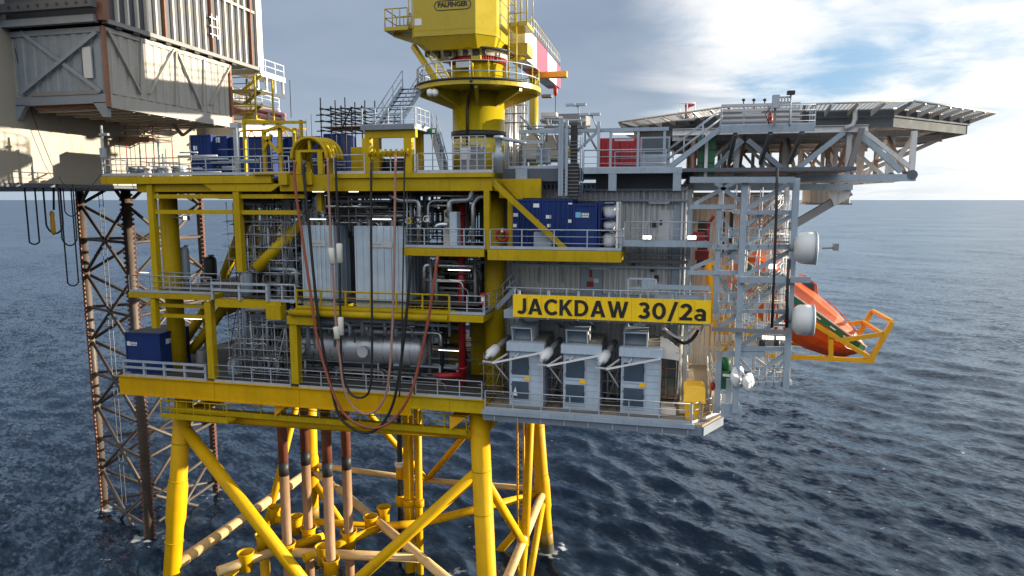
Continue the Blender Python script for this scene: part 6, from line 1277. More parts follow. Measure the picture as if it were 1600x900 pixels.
# ================================================================ CABINETS ON THE GREY MODULE
def cooler(label, bx0_, bx1_, k):
    # bx0_, bx1_ : front edges in metres
    t = thing('tall_cabinet', label, 'cabinet', ((bx0_+bx1_)/2, 39.5, ZG), 'tall pale cabinets on the grey module')
    y0 = G+.75; y1 = y0+4.3; zt_ = ZG+3.42; w = bx1_-bx0_; pw = w*.56
    part(t, 'body', MB().box(bx0_, bx1_, y0, y1, ZG+.18, zt_), CAB); part(t, 'plinth', MB().box(bx0_-.06, bx1_+.06, y0-.05, y1+.05, ZG, ZG+.178), STL)
    for i, (z0, z1) in enumerate(((.5, 1.6), (2.0, 3.05))):
        d = part(t, 'door', MB().box(bx0_+.12, bx0_+pw+.1, y0-.06, y0-.003, ZG+z0-.12, ZG+z1+.12), CAB); lv = MB()
        for j in range(9): x = bx0_+.2+(pw-.18)*j/8; lv.box(x-.035, x+.035, y0-.085, y0-.062, ZG+z0, ZG+z1)
        lv.box(bx0_+.16, bx0_+pw+.06, y0-.066, y0-.061, ZG+z0, ZG+z1); part(d, 'louvre_grille', lv, MESHD)
        part(d, 'handle', MB().box(bx0_+pw+.03, bx0_+pw+.07, y0-.12, y0-.062, ZG+z0+.35+.1*k, ZG+z0+.6+.1*k), DARK)
        for hz_ in (.15, .85): part(d, 'hinge', MB().tube((bx0_+.13, y0-.075, ZG+z0+hz_), (bx0_+.13, y0-.075, ZG+z0+hz_+.12), .025, n=8), STL)
    a = bx0_+pw+.02; part(t, 'warning_label', MB().box(a-.22, a+.12, y0-.1, y0-.09, ZG+1.7, ZG+1.92), TOTE)
    for i in range(8): z = ZG+.5+i*.37; part(t, 'panel_seam', MB().box(bx0_+pw+.18, bx1_-.02, y0-.012, y0-.002, z, z+.03), GRYP)
    part(t, 'corner_trim', MB().box(bx1_-.05, bx1_+.012, y0-.03, y0+.02, ZG+.18, zt_), LQW); part(t, 'corner_trim', MB().box(bx0_+pw+.12, bx0_+pw+.16, y0-.04, y0-.003, ZG+.18, zt_), LQW)
    part(t, 'cap', MB().box(bx0_-.12, bx1_+.1, y0-.22, y0+.3, zt_+.002, zt_+.5), CAB)
    for f in (.0, .33, .66, .98): x = bx0_-.1+(w+.18)*f; part(t, 'cap_seam', MB().box(x, x+.03, y0-.232, y0-.222, zt_+.02, zt_+.48), LQW)
    part(t, 'roof', MB().prism([(bx0_+.02, y0+.302, zt_+.003), (bx0_+.02, y0+.302, zt_+.49), (bx0_+.02, y1, zt_+.49), (bx0_+.02, y1, zt_+.003)], (w-.02, 0, 0)), TAN if k == 9 else MODW)
    sx = bx0_+.1; sw_ = w*.58
    hood = part(t, 'intake_hood', MB().prism([(sx, y0+.3, zt_+.503), (sx, y0+.02, zt_+1.28), (sx, y0+1.9, zt_+1.28), (sx, y0+2.3, zt_+.503)], (.05, 0, 0)), CAB)
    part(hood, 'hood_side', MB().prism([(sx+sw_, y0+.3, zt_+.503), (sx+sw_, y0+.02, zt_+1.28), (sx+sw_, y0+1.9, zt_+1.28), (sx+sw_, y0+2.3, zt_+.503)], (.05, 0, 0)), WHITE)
    part(hood, 'hood_roof', MB().box(sx-.02, sx+sw_+.07, y0-.02, y0+2.0, zt_+1.282, zt_+1.33), CAB); part(hood, 'hood_back', MB().prism([(sx+.052, y0+.8, zt_+.503), (sx+.052, y0+1.3, zt_+1.278), (sx+.052, y0+1.35, zt_+1.278), (sx+.052, y0+.85, zt_+.503)], (sw_-.054, 0, 0)), GRYP)
    part(t, 'roof_pipe', MB().box(sx+.4, sx+1.1, y0+2.7, y0+3.6, zt_+.62, zt_+1.62), CAB)
    # awning frame
    za = zt_-.02
    part(t, 'awning_bar', MB().bar((bx0_-.75, y0-1.05, za-.55), (bx1_-.02, y0-.3, za+.02), .07, .1), WHITE)
    part(t, 'awning_bar', MB().bar((bx0_-.75, y0-1.0, za-.55), (bx0_-.1, y0-.02, za-.2), .06, .08), LQW); part(t, 'awning_bar', MB().bar((bx0_+.45, y0-.75, za-.28), (bx0_+.6, y0-.02, za-.1), .06, .08), LQW); part(t, 'awning_bar', MB().bar((bx0_-.7, y0-.95, za-.56), (bx0_-.15, y0+.4, za-1.9), .06, .08), LQW); part(t, 'awning_bar', MB().bar((bx0_-1.35, y0-.95, za-.5), (bx0_-.7, y0-1.0, za-.53), .07, .09), LQW)
    # exhaust silencer
    p = V((bx0_-1.12, y0-1.0, za-.25)); q = V((bx0_-.62, y0+1.4, za+.25)); ax = (q-p).normalized(); Ls = (q-p).length
    ex_ = part(t, 'exhaust_silencer', MB().lathe([(.11, 0), (.11, .32), (.2, .36), (.29, .5), (.29, 1.25), (.24, 1.32)], p, ax, 22), MWAVE); part(ex_, 'exhaust_pipe', MB().tube(p+ax*1.3, q+ax*.6, .17, n=16), STL)
    return t
cw = aY(848, 600, G+.75).x-aY(796, 600, G+.75).x
for k, (px, w_) in enumerate(((796, 'nearest to the yellow deck'), (880, 'in the middle of the three'), (970, 'nearest to the yellow bin'))):
    x = aY(px, 600, G+.75).x; t = cooler('tall pale louvred cabinet with roof hood, ' + w_, x, x+cw*(1.0+.05*k), k)
    if k == 0: a = aY(803, 612, G+.6); part(t, 'pennant', MB().prism([(a.x-.08, G+.62, a.z-.2), (a.x+.2, G+.62, a.z-.25), (a.x+.08, G+.62, a.z+.3)], (0, .015, 0)), LOGO)
def scaffold(label, x0, x1, y0, y1, z0, z1, nx, ny, lifts, seed=0, boards=True, m=SCAF, r=.03, over=.5, red=False, board_z=None):
    rn = random.Random(seed); t = thing('scaffold', label, 'scaffold', ((x0+x1)/2, (y0+y1)/2, z0))
    xs = np.linspace(x0, x1, nx); ys_ = np.linspace(y0, y1, ny)
    for i, x in enumerate(xs):
        for y in ys_: part(t, 'standard', MB().tube((x, y, z0), (x, y, z1+rn.random()*over), r, n=6), REDP if red and (i % 2) else m)
    for z in lifts:
        for y in ys_: part(t, 'ledger', MB().tube((x0-rn.random()*.4, y-.05, z), (x1+rn.random()*.4, y-.05, z), r, n=6), WHITE if red else m)
        for x in xs[::max(1, nx//3)]: part(t, 'transom', MB().tube((x+.06, y0-.2, z+.06), (x+.06, y1+.2, z+.06), r, n=6), m)
    for k in range(max(1, nx//2)):
        i = rn.randrange(nx-1); z = lifts[0]; part(t, 'diagonal', MB().tube((xs[i], y0-.08, z), (xs[i+1], y0-.08, lifts[-1]), r, n=6), m)
    if boards:
        z = board_z or lifts[len(lifts)//2]
        for k in range(4): y = y0+(y1-y0)*k/4; part(t, 'board', MB().box(x0-.1, x1+.1, y+.01, y+(y1-y0)/4-.01, z+.08, z+.13), WOOD)
    return t
for k, (px, w_) in enumerate(((775, 'before the first tall cabinet'), (866, 'between the first and second tall cabinets'), (952, 'between the second and third tall cabinets'))):
    x = aY(px, 600, 39).x; scaffold('brown scaffold poles standing ' + w_, x-.65, x+.5, 38.6, 40.4, ZG, ZG+2.6, 3, 2, (ZG+.5, ZG+1.0, ZG+1.7, ZG+2.3), k, False)
ws = thing('sheeted_scaffold', 'white sheeted scaffold frame glowing in the sun beside the third tall cabinet', 'scaffold', tuple(aY(1043, 640, 39)))
x0 = aY(1030, 600, 38.3).x; x1 = aY(1056, 600, 38.3).x
for x in (x0+.1, x1):
    for y in (38.2, 40.5, 42.8): part(ws, 'standard', MB().tube((x, y, ZG), (x, y, ZG+4.1), .035, n=6), SCAF)
for z in (.5, 1.0, 1.6, 2.7, 3.6):
    for y in (38.2, 40.5): part(ws, 'ledger', MB().tube((x0, y, ZG+z), (x1+.2, y, ZG+z), .03, n=6), RUSTM)
    part(ws, 'transom', MB().tube((x1, 38, ZG+z+.05), (x1, 43, ZG+z+.05), .03, n=6), SCAF)
part(ws, 'sheet', MB().prism([(x0, 38.1, ZG+3.3), (x0, 38.1, ZG+4.5), (x0+.4, 38.1, ZG+4.4), (x1+.1, 38.1, ZG+3.9), (x1+.15, 38.1, ZG+3.2), (x1-.2, 38.1, ZG+3.25)], (0, .05, 0)), SOFTW)
part(ws, 'sheet', MB().prism([(x1+.1, 38.1, ZG+1.3), (x1+.14, 38.1, ZG+3.9), (x1+.14, 42.8, ZG+4.2), (x1+.1, 42.8, ZG+.6)], (.04, 0, 0)), SOFTW); part(ws, 'sheet', MB().box(x0+.1, x1+.05, 38.05, 38.09, ZG+.1, ZG+.55), SOFTW); part(ws, 'back_sheet', MB().box(x0+.1, x1, 42.9, 42.95, ZG+.6, ZG+2.0), WOOD)
bn = thing('grit_bin', 'bright yellow plastic bin standing at the corner of the grey deck', 'bin', tuple(aY(1085, 648, 38)))
a = aY(1070, 612, 37.7); b = aY(1100, 648, 37.7); x0, x1 = a.x, b.x
part(bn, 'body', MB().prism([(x0+.08, 37.78, ZG), (x1-.08, 37.78, ZG), (x1, 37.7, ZG+1.05), (x0, 37.7, ZG+1.05)], (0, 1.2, 0)), TOTE)
part(bn, 'lid', MB().prism([(x0-.04, 37.65, ZG+1.06), (x1+.04, 37.65, ZG+1.06), (x1+.04, 37.9, ZG+1.75), (x1-.1, 38.0, ZG+1.86), (x0+.1, 38.0, ZG+1.86), (x0-.04, 37.9, ZG+1.75)], (0, 1.2, 0)), TOTE)
part(bn, 'lid_rim', MB().box(x0-.07, x1+.07, 37.6, 38.95, ZG+1.0, ZG+1.055), TOTE)
rv = thing('red_white_barrier', 'red and white life ring stand at the deck corner guardrail', 'stand', tuple(aY(1112, 645, 38.6)))
a = aY(1112, 645, 38.6); part(rv, 'post', MB().tube((a.x, 38.6, ZG), (a.x, 38.6, ZG+1.6), .05, n=8), WHITE); part(rv, 'head', MB().lathe([(.04, 0), (.16, .1), (.12, .4), (.04, .5)], (a.x, 38.6, ZG+1.5), n=12), REDP); part(rv, 'sheet', MB().prism([(a.x-.15, 38.55, ZG+.4), (a.x+.35, 38.55, ZG+.3), (a.x+.1, 38.55, ZG+1.6)], (0, .04, 0)), SOFTW)
cr_ = thing('cable_reel_tray', 'black cable loop hanging in a curved pale tray under the name board', 'cable tray', tuple(aY(1065, 525, 39)))
a = aY(1035, 512, 39); b = aY(1085, 512, 39); pts = [V((a.x+(b.x-a.x)*k/10, 39, a.z-.75*math.sin(math.pi*k/10)*(.4+.6*k/10))) for k in range(11)]
part(cr_, 'tray', MB().path(pts, .08, 8), WHITE); part(cr_, 'cable', MB().path([p+V((.25, .25, -.1-.25*math.sin(math.pi*i/10))) for i, p in enumerate(pts)], .10, 10), BLK)
for px, py, Y in ((1090, 560, 48), (1110, 520, 47), (1105, 575, 45)):
    pass
gp = thing('gangway_stair', 'tan stair and handrails leading off the far side of the grey deck', 'stairs', tuple(aY(1100, 560, 46)))
for px in (1076, 1108):
    p = aY(px, 590, 41); q = aY(px-2, 545, 49); p.z = ZG; q.z = ZG
    for k in (.6, 1.1): part(gp, 'handrail', MB().tube(p+V((0, 0, k)), q+V((0, 0, k)), .035, n=6), SOFTW)
    for f in np.linspace(0, 1, 6): a_ = p+(q-p)*f; part(gp, 'post', MB().tube(a_, a_+V((0, 0, 1.1)), .03, n=6), GRY)
# yellow gear on the far side behind the tower
yg = thing('yellow_winch_frame', 'yellow winch frame seen behind the grey lattice tower, next to the lifeboat', 'winch', tuple(aY(1130, 520, 45)))
a = aY(1108, 505, 45); b = aY(1128, 535, 45); part(yg, 'frame', MB().box(a.x, a.x+.12, 45, 45.2, b.z-.3, a.z-.1), ORANGY); part(yg, 'beam', MB().box(a.x+.31, b.x+2.2, 45, 45.35, b.z+.5, b.z+.8), ORANGY); part(yg, 'drum', MB().tube((a.x+.6, 45.2, b.z+1.2), (a.x+1.5, 45.2, b.z+1.2), .38, n=18), ORANGY); part(yg, 'beam', MB().box(a.x+.31, b.x+2.6, 45, 45.35, b.z-.3, b.z-.05), ORANGY)
part(yg, 'post', MB().box(b.x+1.4, b.x+1.65, 45.05, 45.3, b.z-.049, b.z+.499), ORANGY); part(yg, 'brace', MB().bar((a.x+.4, 45.5, b.z-1.3), (b.x+2.3, 45.5, b.z+1.6), .15, .2), ORANGY)

# ================================================================ CONTAINERS
def logo_block(par, p, u, n, w, h, seed=0, two=True):
    # small illegible company mark: pale square emblem plus two rows of tiny bars
    u = V(u); n = V(n); z = V((0, 0, 1)); m = MB(); p = V(p)+n*.012
    part(par, 'emblem', MB().prism([p, p+u*h, p+u*h+z*h, p+z*h], n*.004), LOGOB if two else LOGO)
    rn = random.Random(seed); x = h*1.15; mm = MB()
    while x < w:
        c = h*(.16+.14*rn.random()); mm.prism([p+u*x+z*h*.38, p+u*(x+c)+z*h*.38, p+u*(x+c)+z*h*(.8+.15*rn.random()), p+u*x+z*h*.85], n*.004); x += c+h*.08
    mm.prism([p+u*h*1.15+z*h*.05, p+u*w+z*h*.05, p+u*w+z*h*.25, p+u*h*1.15+z*h*.25], n*.004); part(par, 'lettering', mm, LOGO)
def container(label, x0, x1, y0, y1, z0, z1, m=BLUE, group=None, ribs=True, tags=(), name='shipping_container', plain_front=False):
    t = thing(name, label, 'container', ((x0+x1)/2, (y0+y1)/2, z0), group)
    part(t, 'body', MB().box(x0+.05, x1-.05, y0+.05, y1-.05, z0+.1, z1-.03), m)
    if ribs and not plain_front: part(t, 'front_panel', MB().corrugated((x0+.13, y0+.045, z0+.2), (1, 0, 0), x1-x0-.26, (0, 0, z1-z0-.35), (0, -1, 0), pitch=.3, dep=.035), m)
    for x in (x0, x1-.1):
        for y in (y0, y1-.1): part(t, 'corner_post', MB().box(x, x+.1, y, y+.1, z0, z1), m)
    for y in (y0, y1-.08):
        part(t, 'rail', MB().box(x0+.102, x1-.102, y, y+.08, z0, z0+.15), m); part(t, 'rail', MB().box(x0+.102, x1-.102, y, y+.08, z1-.12, z1), m)
    part(t, 'rail', MB().box(x1-.08, x1, y0+.102, y1-.102, z0, z0+.15), m); part(t, 'rail', MB().box(x1-.08, x1, y0+.102, y1-.102, z1-.12, z1), m)
    if x1-x0 < 2.2 and not plain_front:
        for f in (.28, .42, .58, .72): part(t, 'lock_rod', MB().tube((x0+(x1-x0)*f, y0-.03, z0+.2), (x0+(x1-x0)*f, y0-.03, z1-.2), .022, n=6), m)
        for f in (.35, .65): part(t, 'lock_handle', MB().box(x0+(x1-x0)*f-.1, x0+(x1-x0)*f+.1, y0-.06, y0-.035, z0+1.0, z0+1.06), STL)
    for px, py, w, h in tags: a = aY(px, py, y0); part(t, 'label_plate', MB().box(a.x, a.x+w, y0-.02, y0+.004, a.z-h, a.z), LOGO)
    return t
CY0 = 38.2
def cxx(px): return aY(px, 350, CY0).x
zc0 = ZB; zc1 = aY(830, 311, CY0).z
CG = 'blue containers on the balcony'
container('blue corrugated container behind the diagonal strut, leftmost on the balcony', cxx(801), cxx(845), CY0, 40.5, zc0, zc1, group=CG, tags=((802, 333, .28, .2), (802, 350, .2, .18), (833, 318, .35, .22), (836, 343, .2, .2)))
container('blue corrugated container with two small plates, beside the one behind the strut', cxx(846), cxx(894), CY0, 40.5, zc0, zc1, group=CG, tags=((853, 336, .3, .2), (855, 350, .2, .18), (888, 343, .18, .18), (888, 317, .22, .08)))
t = container('blue container with a flat front and a pale company mark', cxx(895), cxx(933), CY0-.1, 40.5, zc0, zc1-.25, group=CG, plain_front=True)
a = aY(899, 340, CY0-.1); logo_block(t, (a.x, CY0-.055, a.z), (1, 0, 0), (0, -1, 0), aY(920, 340, CY0).x-a.x, .3, 3)
part(t, 'panel_seam', MB().box(cxx(921), cxx(921)+.04, CY0-.07, CY0-.052, zc0+.2, zc1-.4), DARK)
oc_ = thing('gas_rack', 'open blue frame rack holding white bags at the sunny end of the balcony', 'rack', (cxx(950), CY0+1, zc0), CG)
x0, x1 = cxx(934.5), cxx(966)
for x in (x0, x1-.12):
    for y in (CY0, 40.2): part(oc_, 'post', MB().box(x, x+.12, y, y+.12, zc0, zc1-.15), BLUE if x == x0 else WHITE)
for z in (zc0, zc0+1.0, zc0+1.65, zc1-.3): part(oc_, 'shelf', MB().box(x0+.122, x1-.122, CY0+.02, 40.2, z, z+.08), BLUE)
part(oc_, 'back_panel', MB().box(x0+.13, x1-.13, 40.1, 40.18, zc0+.1, zc1-.4), BLUE)
def bag(x, y, z, w, h, d, m=SOFTW, seed=0):
    rn = random.Random(seed); mb = MB(); n = 12; rows = 6; vs = []
    for j in range(rows+1):
        tt = j/rows; s = 1-.25*abs(2*tt-1)**3
        for i in range(n):
            an = 2*math.pi*i/n; c, e = math.cos(an), math.sin(an); q = (abs(c)**4+abs(e)**4)**-.25; vs.append((x+w/2*q*c*s*(1+.07*rn.uniform(-1, 1)), y+d/2*q*e*s, z+h*tt))
    mb.add(vs, [(j*n+i, j*n+(i+1) % n, (j+1)*n+(i+1) % n, (j+1)*n+i) for j in range(rows) for i in range(n)] + [tuple(range(n))[::-1], tuple(rows*n+i for i in range(n))], True); return mb
for k, (z, h, w_) in enumerate(((zc0+.08, .85, 'lowest'), (zc0+1.08, .5, 'middle'), (zc0+1.73, .85, 'topmost'))):
    solo('white_bag', 'bulging white bag in the open blue rack, ' + w_ + ' of the three', 'bag', bag((x0+x1)/2, CY0+.75, z, x1-x0-.4, h, 1.0, LOGO, k), LOGO, 'white bags in the open rack')
gb = aY(835, 375, CY0-.3); solo('grey_box', 'plain grey chest on the balcony between guardrail and blue container', 'box', MB().box(gb.x, gb.x+1.0, CY0-.5, CY0-.05, ZB, ZB+.95), GRYP)
lr = thing('life_ring', 'red life ring hung on the balcony guardrail beside the yellow post', 'life ring', tuple(aY(785, 370, F)))
a = aY(785, 368, 37.9); part(lr, 'ring', MB().path([(a.x+.3*math.cos(t), 37.9, a.z+.3*math.sin(t)) for t in np.linspace(0, 6.283, 25)[:-1]], .09, 10, True), RED); part(lr, 'band', MB().box(a.x-.06, a.x+.06, 37.78, 38.0, a.z+.19, a.z+.41), LOGO)
# blue box on the lowest deck
bz1 = aY(196, 519, 38.6).z; x0 = aY(196, 540, 38.6).x; x1 = aY(250, 540, 38.6).x; yb1 = aX(297, 540, x1).y
t = container('big plain blue box container on the platform end of the lowest deck', x0, x1, 38.6, yb1, ZL, bz1, ribs=False)
part(t, 'roof_sheet', MB().box(x0+.1, x1-.1, 38.72, yb1-.12, bz1-.028, bz1+.004), NAVY)
logo_block(t, (aY(198, 542, 38.6).x, 38.645, aY(198, 540, 38.6).z), (1, 0, 0), (0, -1, 0), .8, .3, 5, False); a = aX(251, 540, x1-.05); logo_block(t, (x1-.048, 39.2, a.z), (0, 1, 0), (1, 0, 0), 1.3, .35, 6, False)
part(t, 'door_gap', MB().box(x1-.048, x1-.03, 38.6+(yb1-38.6)*.5, 38.66+(yb1-38.6)*.5, ZL+.2, bz1-.15), BLK)
# blue containers on the upper deck
def tcon(label, px0, px1, py0, Y, D, m=BLUE, **k):
    a = aY(px0, py0, Y); b = aY(px1, py0, Y); return container(label, a.x, b.x, Y, Y+D, ZU-.2, a.z, m, 'blue containers on the upper deck', **k)
tcon('blue container under the braced module, with white plates on its front', 296, 329, 211, 43, 3, tags=((302, 228, .3, .3), (304, 241, .25, .15)))
tcon('blue container with a white drum against it, beside the braced module corner', 330, 354, 213, 43.6, 3, tags=((334, 215, .5, .35),))
tcon('long dark blue container behind the yellow frame', 358, 425, 214, 44, 2.6)
tcon('blue container partly hidden behind the yellow hose arch', 428, 500, 214, 46, 2.6)
tcon('blue container with a bright panel, seen under the dark scaffold', 505, 533, 209, 47, 2.4)

# ================================================================ PROCESS EQUIPMENT
# silver vessel
vy = 41.8; vx0, vx1 = aY(405, 540, vy).x, aY(662, 545, vy).x; vz = (aY(530, 512, vy-1).z+aY(530, 574, vy-1).z)/2; vr = 1.25
vs_ = thing('pressure_vessel', 'long silver clad horizontal vessel behind the hose loops on the lowest deck', 'vessel', ((vx0+vx1)/2, vy, ZL))
L_ = vx1-vx0
part(vs_, 'shell', MB().lathe([(.1, -.55), (.6, -.45), (1.0, -.25), (vr, .1), (vr, L_-.1), (1.0, L_+.25), (.1, L_+.5)], (vx0, vy, vz), (1, 0, 0), 48), SILV)
for k in range(13): x = vx0+.5+k*(L_-1)/12; part(vs_, 'band', MB().tube((x-.02, vy, vz), (x+.02, vy, vz), vr+.012, n=48), PIPE)
for px in (473, 570): x = aY(px, 540, vy-1.2).x; nz_ = part(vs_, 'nozzle', MB().tube((x, vy-1.1, vz-.05), (x, vy-1.55, vz-.05), .3, n=20), SILV); part(nz_, 'flange', MB().tube((x, vy-1.551, vz-.05), (x, vy-1.62, vz-.05), .38, n=20), LOGO)
for x in (vx0+1.5, vx1-1.5): part(vs_, 'saddle', MB().box(x-.3, x+.3, vy-.9, vy+.9, ZL, vz-.95), CAB)
part(vs_, 'head_ring', MB().path([(vx0-.5, vy+.75*math.cos(t), vz+.75*math.sin(t)) for t in np.linspace(0, 6.283, 25)[:-1]], .05, 8, True), PIPE)
for x in (vx0+2.0, vx0+5, vx0+7.5): part(vs_, 'top_pipe', MB().path([(x, vy, vz+1.1), (x, vy, vz+1.7), (x+.4, vy, vz+1.95), (x+1.4, vy, vz+1.95)], .12, 10), PIPE)
part(vs_, 'level_pipe', MB().tube((vx0+.4, vy-1.3, vz+.25), (vx0+2.3, vy-1.3, vz+.25), .03, n=6), DARK); part(vs_, 'level_pipe', MB().tube((vx0+1.0, vy-1.3, vz-.3), (vx0+1.2, vy-1.1, vz+.7), .03, n=6), DARK)
# white enclosures
def enclosure(label, px0, px1, pside, py0, Yf):
    x0 = aY(px0, 400, Yf).x; x1 = aY(px1, 400, Yf).x; y1 = min(aX(pside, 400, x1).y, 47); z1 = aY(px0, py0, Yf).z; z0 = ZM2-.2
    t = thing('white_enclosure', label, 'enclosure', ((x0+x1)/2, (Yf+y1)/2, z0), 'white enclosures on the mid deck')
    part(t, 'body', MB().box(x0, x1, Yf, y1, z0, z1), CAB)
    n = 7
    for k in range(n+1): x = x0+.03+(x1-x0-.1)*k/n; part(t, 'rib', MB().box(x-.03, x+.06, Yf-.05, Yf-.002, z0+.05, z1-.02), CAB)
    m = max(3, int((y1-Yf)/.55))
    for k in range(m): y = Yf+.2+(y1-Yf-.3)*k/m; part(t, 'side_rib', MB().box(x1+.002, x1+.06, y, y+.2, z0+.1, z1-.1), GRYP)
    part(t, 'name_plate', MB().box(x0+(x1-x0)*.28, x0+(x1-x0)*.75, Yf-.075, Yf-.052, z1-1.3, z1-.95), LQW)
    mm = MB(); xx = x0+(x1-x0)*.31
    for k in range(9): mm.box(xx+k*.085, xx+.06+k*.085, Yf-.08, Yf-.0755, z1-1.17, z1-1.06)
    part(t, 'plate_lettering', mm, GRYP)
    for k in range(5): x = x0+.2+(x1-x0-.4)*k/4; part(t, 'roof_fitting', MB().box(x-.08, x+.08, Yf+.2, Yf+.5, z1+.002, z1+.22+.15*(k % 2)), STL)
    for k in (.75, 1.1): part(t, 'roof_rail', MB().tube((x0, Yf+.3, z1+k), (x1, Yf+.3, z1+k), .025, n=6), STL)
    for k in range(4): x = x0+(x1-x0)*k/3; part(t, 'roof_post', MB().tube((x, Yf+.3, z1), (x, Yf+.3, z1+1.1), .025, n=6), STL)
    return t, x0, x1, z1
enclosure('pale ribbed enclosure on the mid deck with a dark vent passage beside it', 472, 523, 553, 352, 39.0)
enclosure('pale ribbed enclosure on the mid deck next to the silver pipe balcony', 555, 634, 672, 353, 39.0)
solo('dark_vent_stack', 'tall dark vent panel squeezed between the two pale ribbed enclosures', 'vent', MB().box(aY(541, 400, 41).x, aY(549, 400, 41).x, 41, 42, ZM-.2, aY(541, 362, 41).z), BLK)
# strip lights under decks
k = 0
for px0, px1, py, Y, lab in ((482, 509, 342, 38.6, 'lit strip light above the first pale enclosure'), (581, 611, 342, 38.6, 'lit strip light above the second pale enclosure'), (488, 507, 299, 38.9, 'lit strip light under the upper deck edge beside the red hose'), (545, 560, 299, 38.9, 'lit strip light under the upper deck edge, middle one'), (288, 315, 497, 39, 'lit strip light above the big blue box'), (700, 735, 421, 39, 'lit strip light under the silver pipe balcony'), (219, 232, 425, 38.9, 'lit strip light at the platform end of the mid deck'), (685, 720, 546, 40, 'lit strip light beside the silver vessel end')):
    a = aY(px0, py, Y); b = aY(px1, py, Y); t = thing('strip_light', lab, 'lamp', tuple(a), 'strip lights of the platform'); part(t, 'fitting', MB().box(a.x, b.x, Y-.08, Y+.1, a.z, a.z+.07), GRY); part(t, 'tube', MB().box(a.x+.03, b.x-.03, Y-.07, Y+.08, a.z-.04, a.z-.002), LAMP)
# silver pipes on the balcony
sp = thing('silver_pipework', 'bright silver pipes and valves rising on the balcony above the red hose', 'pipework', tuple(aY(690, 388, 38.5)))
def pth(pts, r, Y=38.6, m=PIPE, par=None, n='pipe'): return part(par or sp, n, MB().path(smooth([aY(px, py, Y) for px, py in pts]), r, 12), m)
def smooth(P, k=4):
    out = [P[0]]
    for i in range(1, len(P)-1):
        a, b, c = P[i-1], P[i], P[i+1]; d1 = min(.28, (b-a).length*.4); d2 = min(.28, (c-b).length*.4); p = b+(a-b).normalized()*d1; q = b+(c-b).normalized()*d2
        out += [p*(1-t)**2+b*2*t*(1-t)+q*t*t for t in np.linspace(0, 1, k+1)]
    return out+[P[-1]]
pth(((610, 304), (624, 313), (655, 313), (655, 384)), .14); pth(((669, 384), (669, 319), (676, 313), (735, 313)), .09, 38.9); pth(((702, 340), (702, 313), (735, 312), (737, 296), (755, 293)), .17); pth(((739, 384), (739, 318), (748, 307), (757, 307)), .13, 38.9)
pth(((642, 384), (642, 300)), .09, 39.2, GRYP); pth(((668, 321), (704, 321), (704, 335)), .08, 39.1); pth(((680, 356), (686, 351), (700, 351)), .16, 38.3); pth(((636, 300), (636, 388)), .04, 38.2, GRY); pth(((660, 306), (735, 306)), .07, 39.4); pth(((705, 298), (705, 388)), .05, 39.6, GRY)
for px, py in ((655, 342), (669, 342), (655, 352), (641, 345)): a = aY(px, py, 38.6); part(sp, 'valve', MB().lathe([(.12, -.22), (.24, -.2), (.24, -.14), (.13, -.1), (.2, 0), (.13, .1), (.24, .14), (.24, .2), (.12, .22)], a, n=16), PIPE if px != 641 else YEL); part(sp, 'valve_wheel', MB().path([a+V((.17*math.cos(t), -.35, .17*math.sin(t))) for t in np.linspace(0, 6.283, 15)[:-1]], .025, 6, True), BLUE if px == 655 else WHITE)
a = aY(702, 331, 38.2); b = aY(714, 356, 38.2); lc = thing('pale_cabinet', 'pale blue-grey instrument cabinet among the silver pipes', 'cabinet', tuple(b)); part(lc, 'body', MB().box(a.x, b.x, 38.2, 38.9, ZB, a.z), CAB); part(lc, 'door', MB().box(a.x+.05, b.x-.05, 38.17, 38.198, ZB+.9, a.z-.08), CAB)
a = aY(691, 328, 38.6); b = aY(699, 352, 38.6); lc = thing('tan_cabinet', 'tan instrument box behind the pale cabinet among the silver pipes', 'cabinet', tuple(b)); part(lc, 'body', MB().box(a.x, b.x, 38.95, 39.4, ZB, a.z), LQB); part(lc, 'dial', MB().box(a.x+.06, a.x+.22, 38.92, 38.948, a.z-.4, a.z-.15), DARK)
# red firewater riser
rr_ = thing('firewater_riser', 'dark red vertical firewater pipe passing three deck levels', 'pipe', tuple(aY(721, 600, 40)))
a = aY(721, 400, 40); part(rr_, 'pipe', MB().tube((a.x, 40, ZL), (a.x, 40, ZU-1.1), .23, n=22), RED)
for z in (ZL+1.2, ZM-.6, ZM+2.6, ZB+1.8, ZU-1.6): part(rr_, 'flange', MB().tube((a.x, 40, z), (a.x, 40, z+.14), .33, n=22), RED)
part(rr_, 'branch', MB().path([(a.x, 40, ZL+.8), (a.x-.9, 39.6, ZL+.8), (a.x-1.6, 39.4, ZL+.8)], .2, 12), RED)
fb_ = thing('fire_box', 'bright red fire box fixed on the mid platform guardrail', 'box', tuple(aY(753, 475, 37.3))); a = aY(750, 459, 37.3); b = aY(757, 477, 37.3); part(fb_, 'body', MB().box(a.x, b.x, 37.42, 37.7, b.z, a.z), RED); part(fb_, 'panel', MB().box(a.x+.04, b.x-.04, 37.405, 37.418, b.z+.2, a.z-.2), LOGO)
